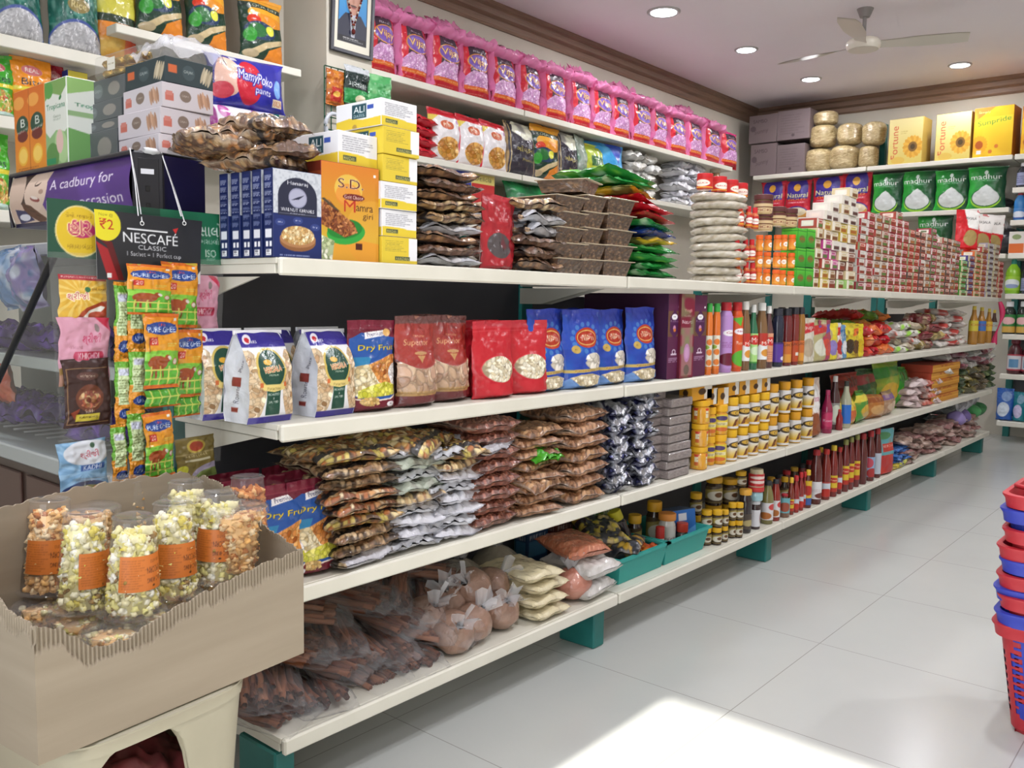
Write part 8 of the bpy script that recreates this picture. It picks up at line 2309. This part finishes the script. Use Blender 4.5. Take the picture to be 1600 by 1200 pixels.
P = np.array([[(SC_[0] + k_ * sq_r(t, .162, .15) * (math.cos(t) * cs - math.sin(t) * sn_), SC_[1] + k_ * sq_r(t, .162, .15) * (math.cos(t) * sn_ + math.sin(t) * cs), z_) for t in th] for k_, z_ in prof])
seat = MB().grid(P, lin(hx('ffffff')), wrap=True, flip=True).mesh('seat', 'stool_plastic')
inst('plastic_stool', [('seat', seat), ('leg_skirt', legm)], (0, 0, 0), 'cream moulded plastic stool under the popcorn carton', 'stool')
# maroon sack pushed under and before the stool
sk = Art(60, 60, 1, '7a3438', 4).noise(6, '5a2428', .9, 5, .5).noise(13, 'a8706a', .6, 6, .66)
sack = pouch('sack', sk, .24, .27, .16, 'pillow', 5, .02, lie=True, m='soft_pouch')
inst('sack', sack, (SC_[0], SC_[1], .005), 'maroon patterned sack lying under the stool', 'sack', rot=(0, 0, ang), scale=(.95, .9, 2.1))
inst('sack', sack, (P0[0] - .27, P0[1] - .03, .005), 'maroon patterned sack on the floor beside the stool', 'sack', rot=(0, 0, -.3), scale=(1.0, 1.0, 2.0))

# ================================================================== stack of shopping baskets
BXc, BYc = 1.205, 1.50


def rrect(hx_, hy_, rad, n=8):
    pts = []
    for cx_, cy_, a0_ in ((hx_ - rad, hy_ - rad, 0), (-hx_ + rad, hy_ - rad, 90), (-hx_ + rad, -hy_ + rad, 180), (hx_ - rad, -hy_ + rad, 270)):
        for k in range(n + 1):
            a_ = R(a0_ + 90 * k / n)
            pts.append((cx_ + rad * math.cos(a_), cy_ + rad * math.sin(a_)))
    return np.array(pts)


def resamp(pts, n):
    p = np.concatenate([pts, pts[:1]])
    d = np.concatenate([[0], np.cumsum(np.linalg.norm(np.diff(p, axis=0), axis=1))])
    s_ = np.linspace(0, d[-1], n, endpoint=False)
    return np.stack([np.interp(s_, d, p[:, i]) for i in (0, 1)], 1)


BH = .275


def basket(col):
    n = 144
    lo, hi = resamp(rrect(.185, .115, .035), n), resamp(rrect(.222, .150, .045), n)
    zz = [0, .012, .03] + list(np.linspace(.045, .205, 25)) + [.225, BH - .03]
    P = np.array([np.concatenate([lo * (1 - z_ / BH) + hi * z_ / BH, np.full((n, 1), z_)], 1) for z_ in zz])
    P[0, :, :2] *= .96
    I = np.arange(len(zz) * n).reshape(len(zz), n)
    F = []
    for j in range(len(zz) - 1):
        for i in range(n):
            hole = 3 <= j <= 26 and (j - 3) % 3 != 0 and i % 4 in (1, 2)
            if not hole: F.append([I[j, i], I[j, (i + 1) % n], I[j + 1, (i + 1) % n], I[j + 1, i]])
    body = MB().add(P.reshape(-1, 3), lin(hx(col)), F)
    for k in range(7): body.tube([(-.17 + .0, -.10 + k * .033, .004), (.17, -.10 + k * .033, .004)], .005, col, 5)
    for k in range(11): body.tube([(-.17 + k * .034, -.105, .004), (-.17 + k * .034, .105, .004)], .005, col, 5)
    rim = MB()
    k1 = hi * 1.0
    rr = [(1.0, BH - .034), (1.035, BH - .032), (1.05, BH - .012), (1.075, BH - .004), (1.075, BH), (1.02, BH + .002), (1.0, BH - .004), (.985, BH - .034)]
    rim.grid(np.array([np.concatenate([k1 * a_, np.full((n, 1), b_)], 1) for a_, b_ in rr]), lin(hx(col)), wrap=True)
    return [('body', body.mesh('body', 'matte_plastic', False)), ('rim', rim.mesh('rim', 'matte_plastic', True, 40))]


bkt = {'red': basket('b02430'), 'blue': basket('2c3aa8')}
seq = ['red', 'blue', 'red', 'blue', 'red', 'blue', 'red', 'red', 'blue', 'red']
zo = [0, .031, .072, .088, .122, .160, .192, .236, .282, .318]
bl_ = ['red shopping basket standing on the floor at the bottom of the stack', 'blue shopping basket nested in the bottom red one', 'red shopping basket third up in the stack', 'blue shopping basket with only a thin rim showing', 'red shopping basket in the middle of the stack', 'blue shopping basket in the middle of the stack',
       'red shopping basket above the middle blue one', 'red shopping basket resting on another red rim', 'upper blue shopping basket near the top', 'red shopping basket topmost, its handle resting on the rim']
for i, c in enumerate(seq):
    parts = list(bkt[c])
    hb2 = MB()
    t = np.linspace(0, np.pi, 18)
    if i == 9:
        hb2.tube(np.stack([.225 * np.cos(t), -.03 - .125 * np.sin(t), BH + .006 + .012 * np.sin(t)], 1), .006, 'b02430', 7)
        parts.append(('handle', hb2.mesh('handle', 'matte_plastic')))
    inst('shopping_basket', parts, (BXc + rng.uniform(-.004, .004), BYc + rng.uniform(-.004, .004), zo[i]), bl_[i], 'shopping basket', 'nested shopping baskets', rot=(0, 0, rng.uniform(-.02, .02) + (.03 if i in (2, 7) else 0)))
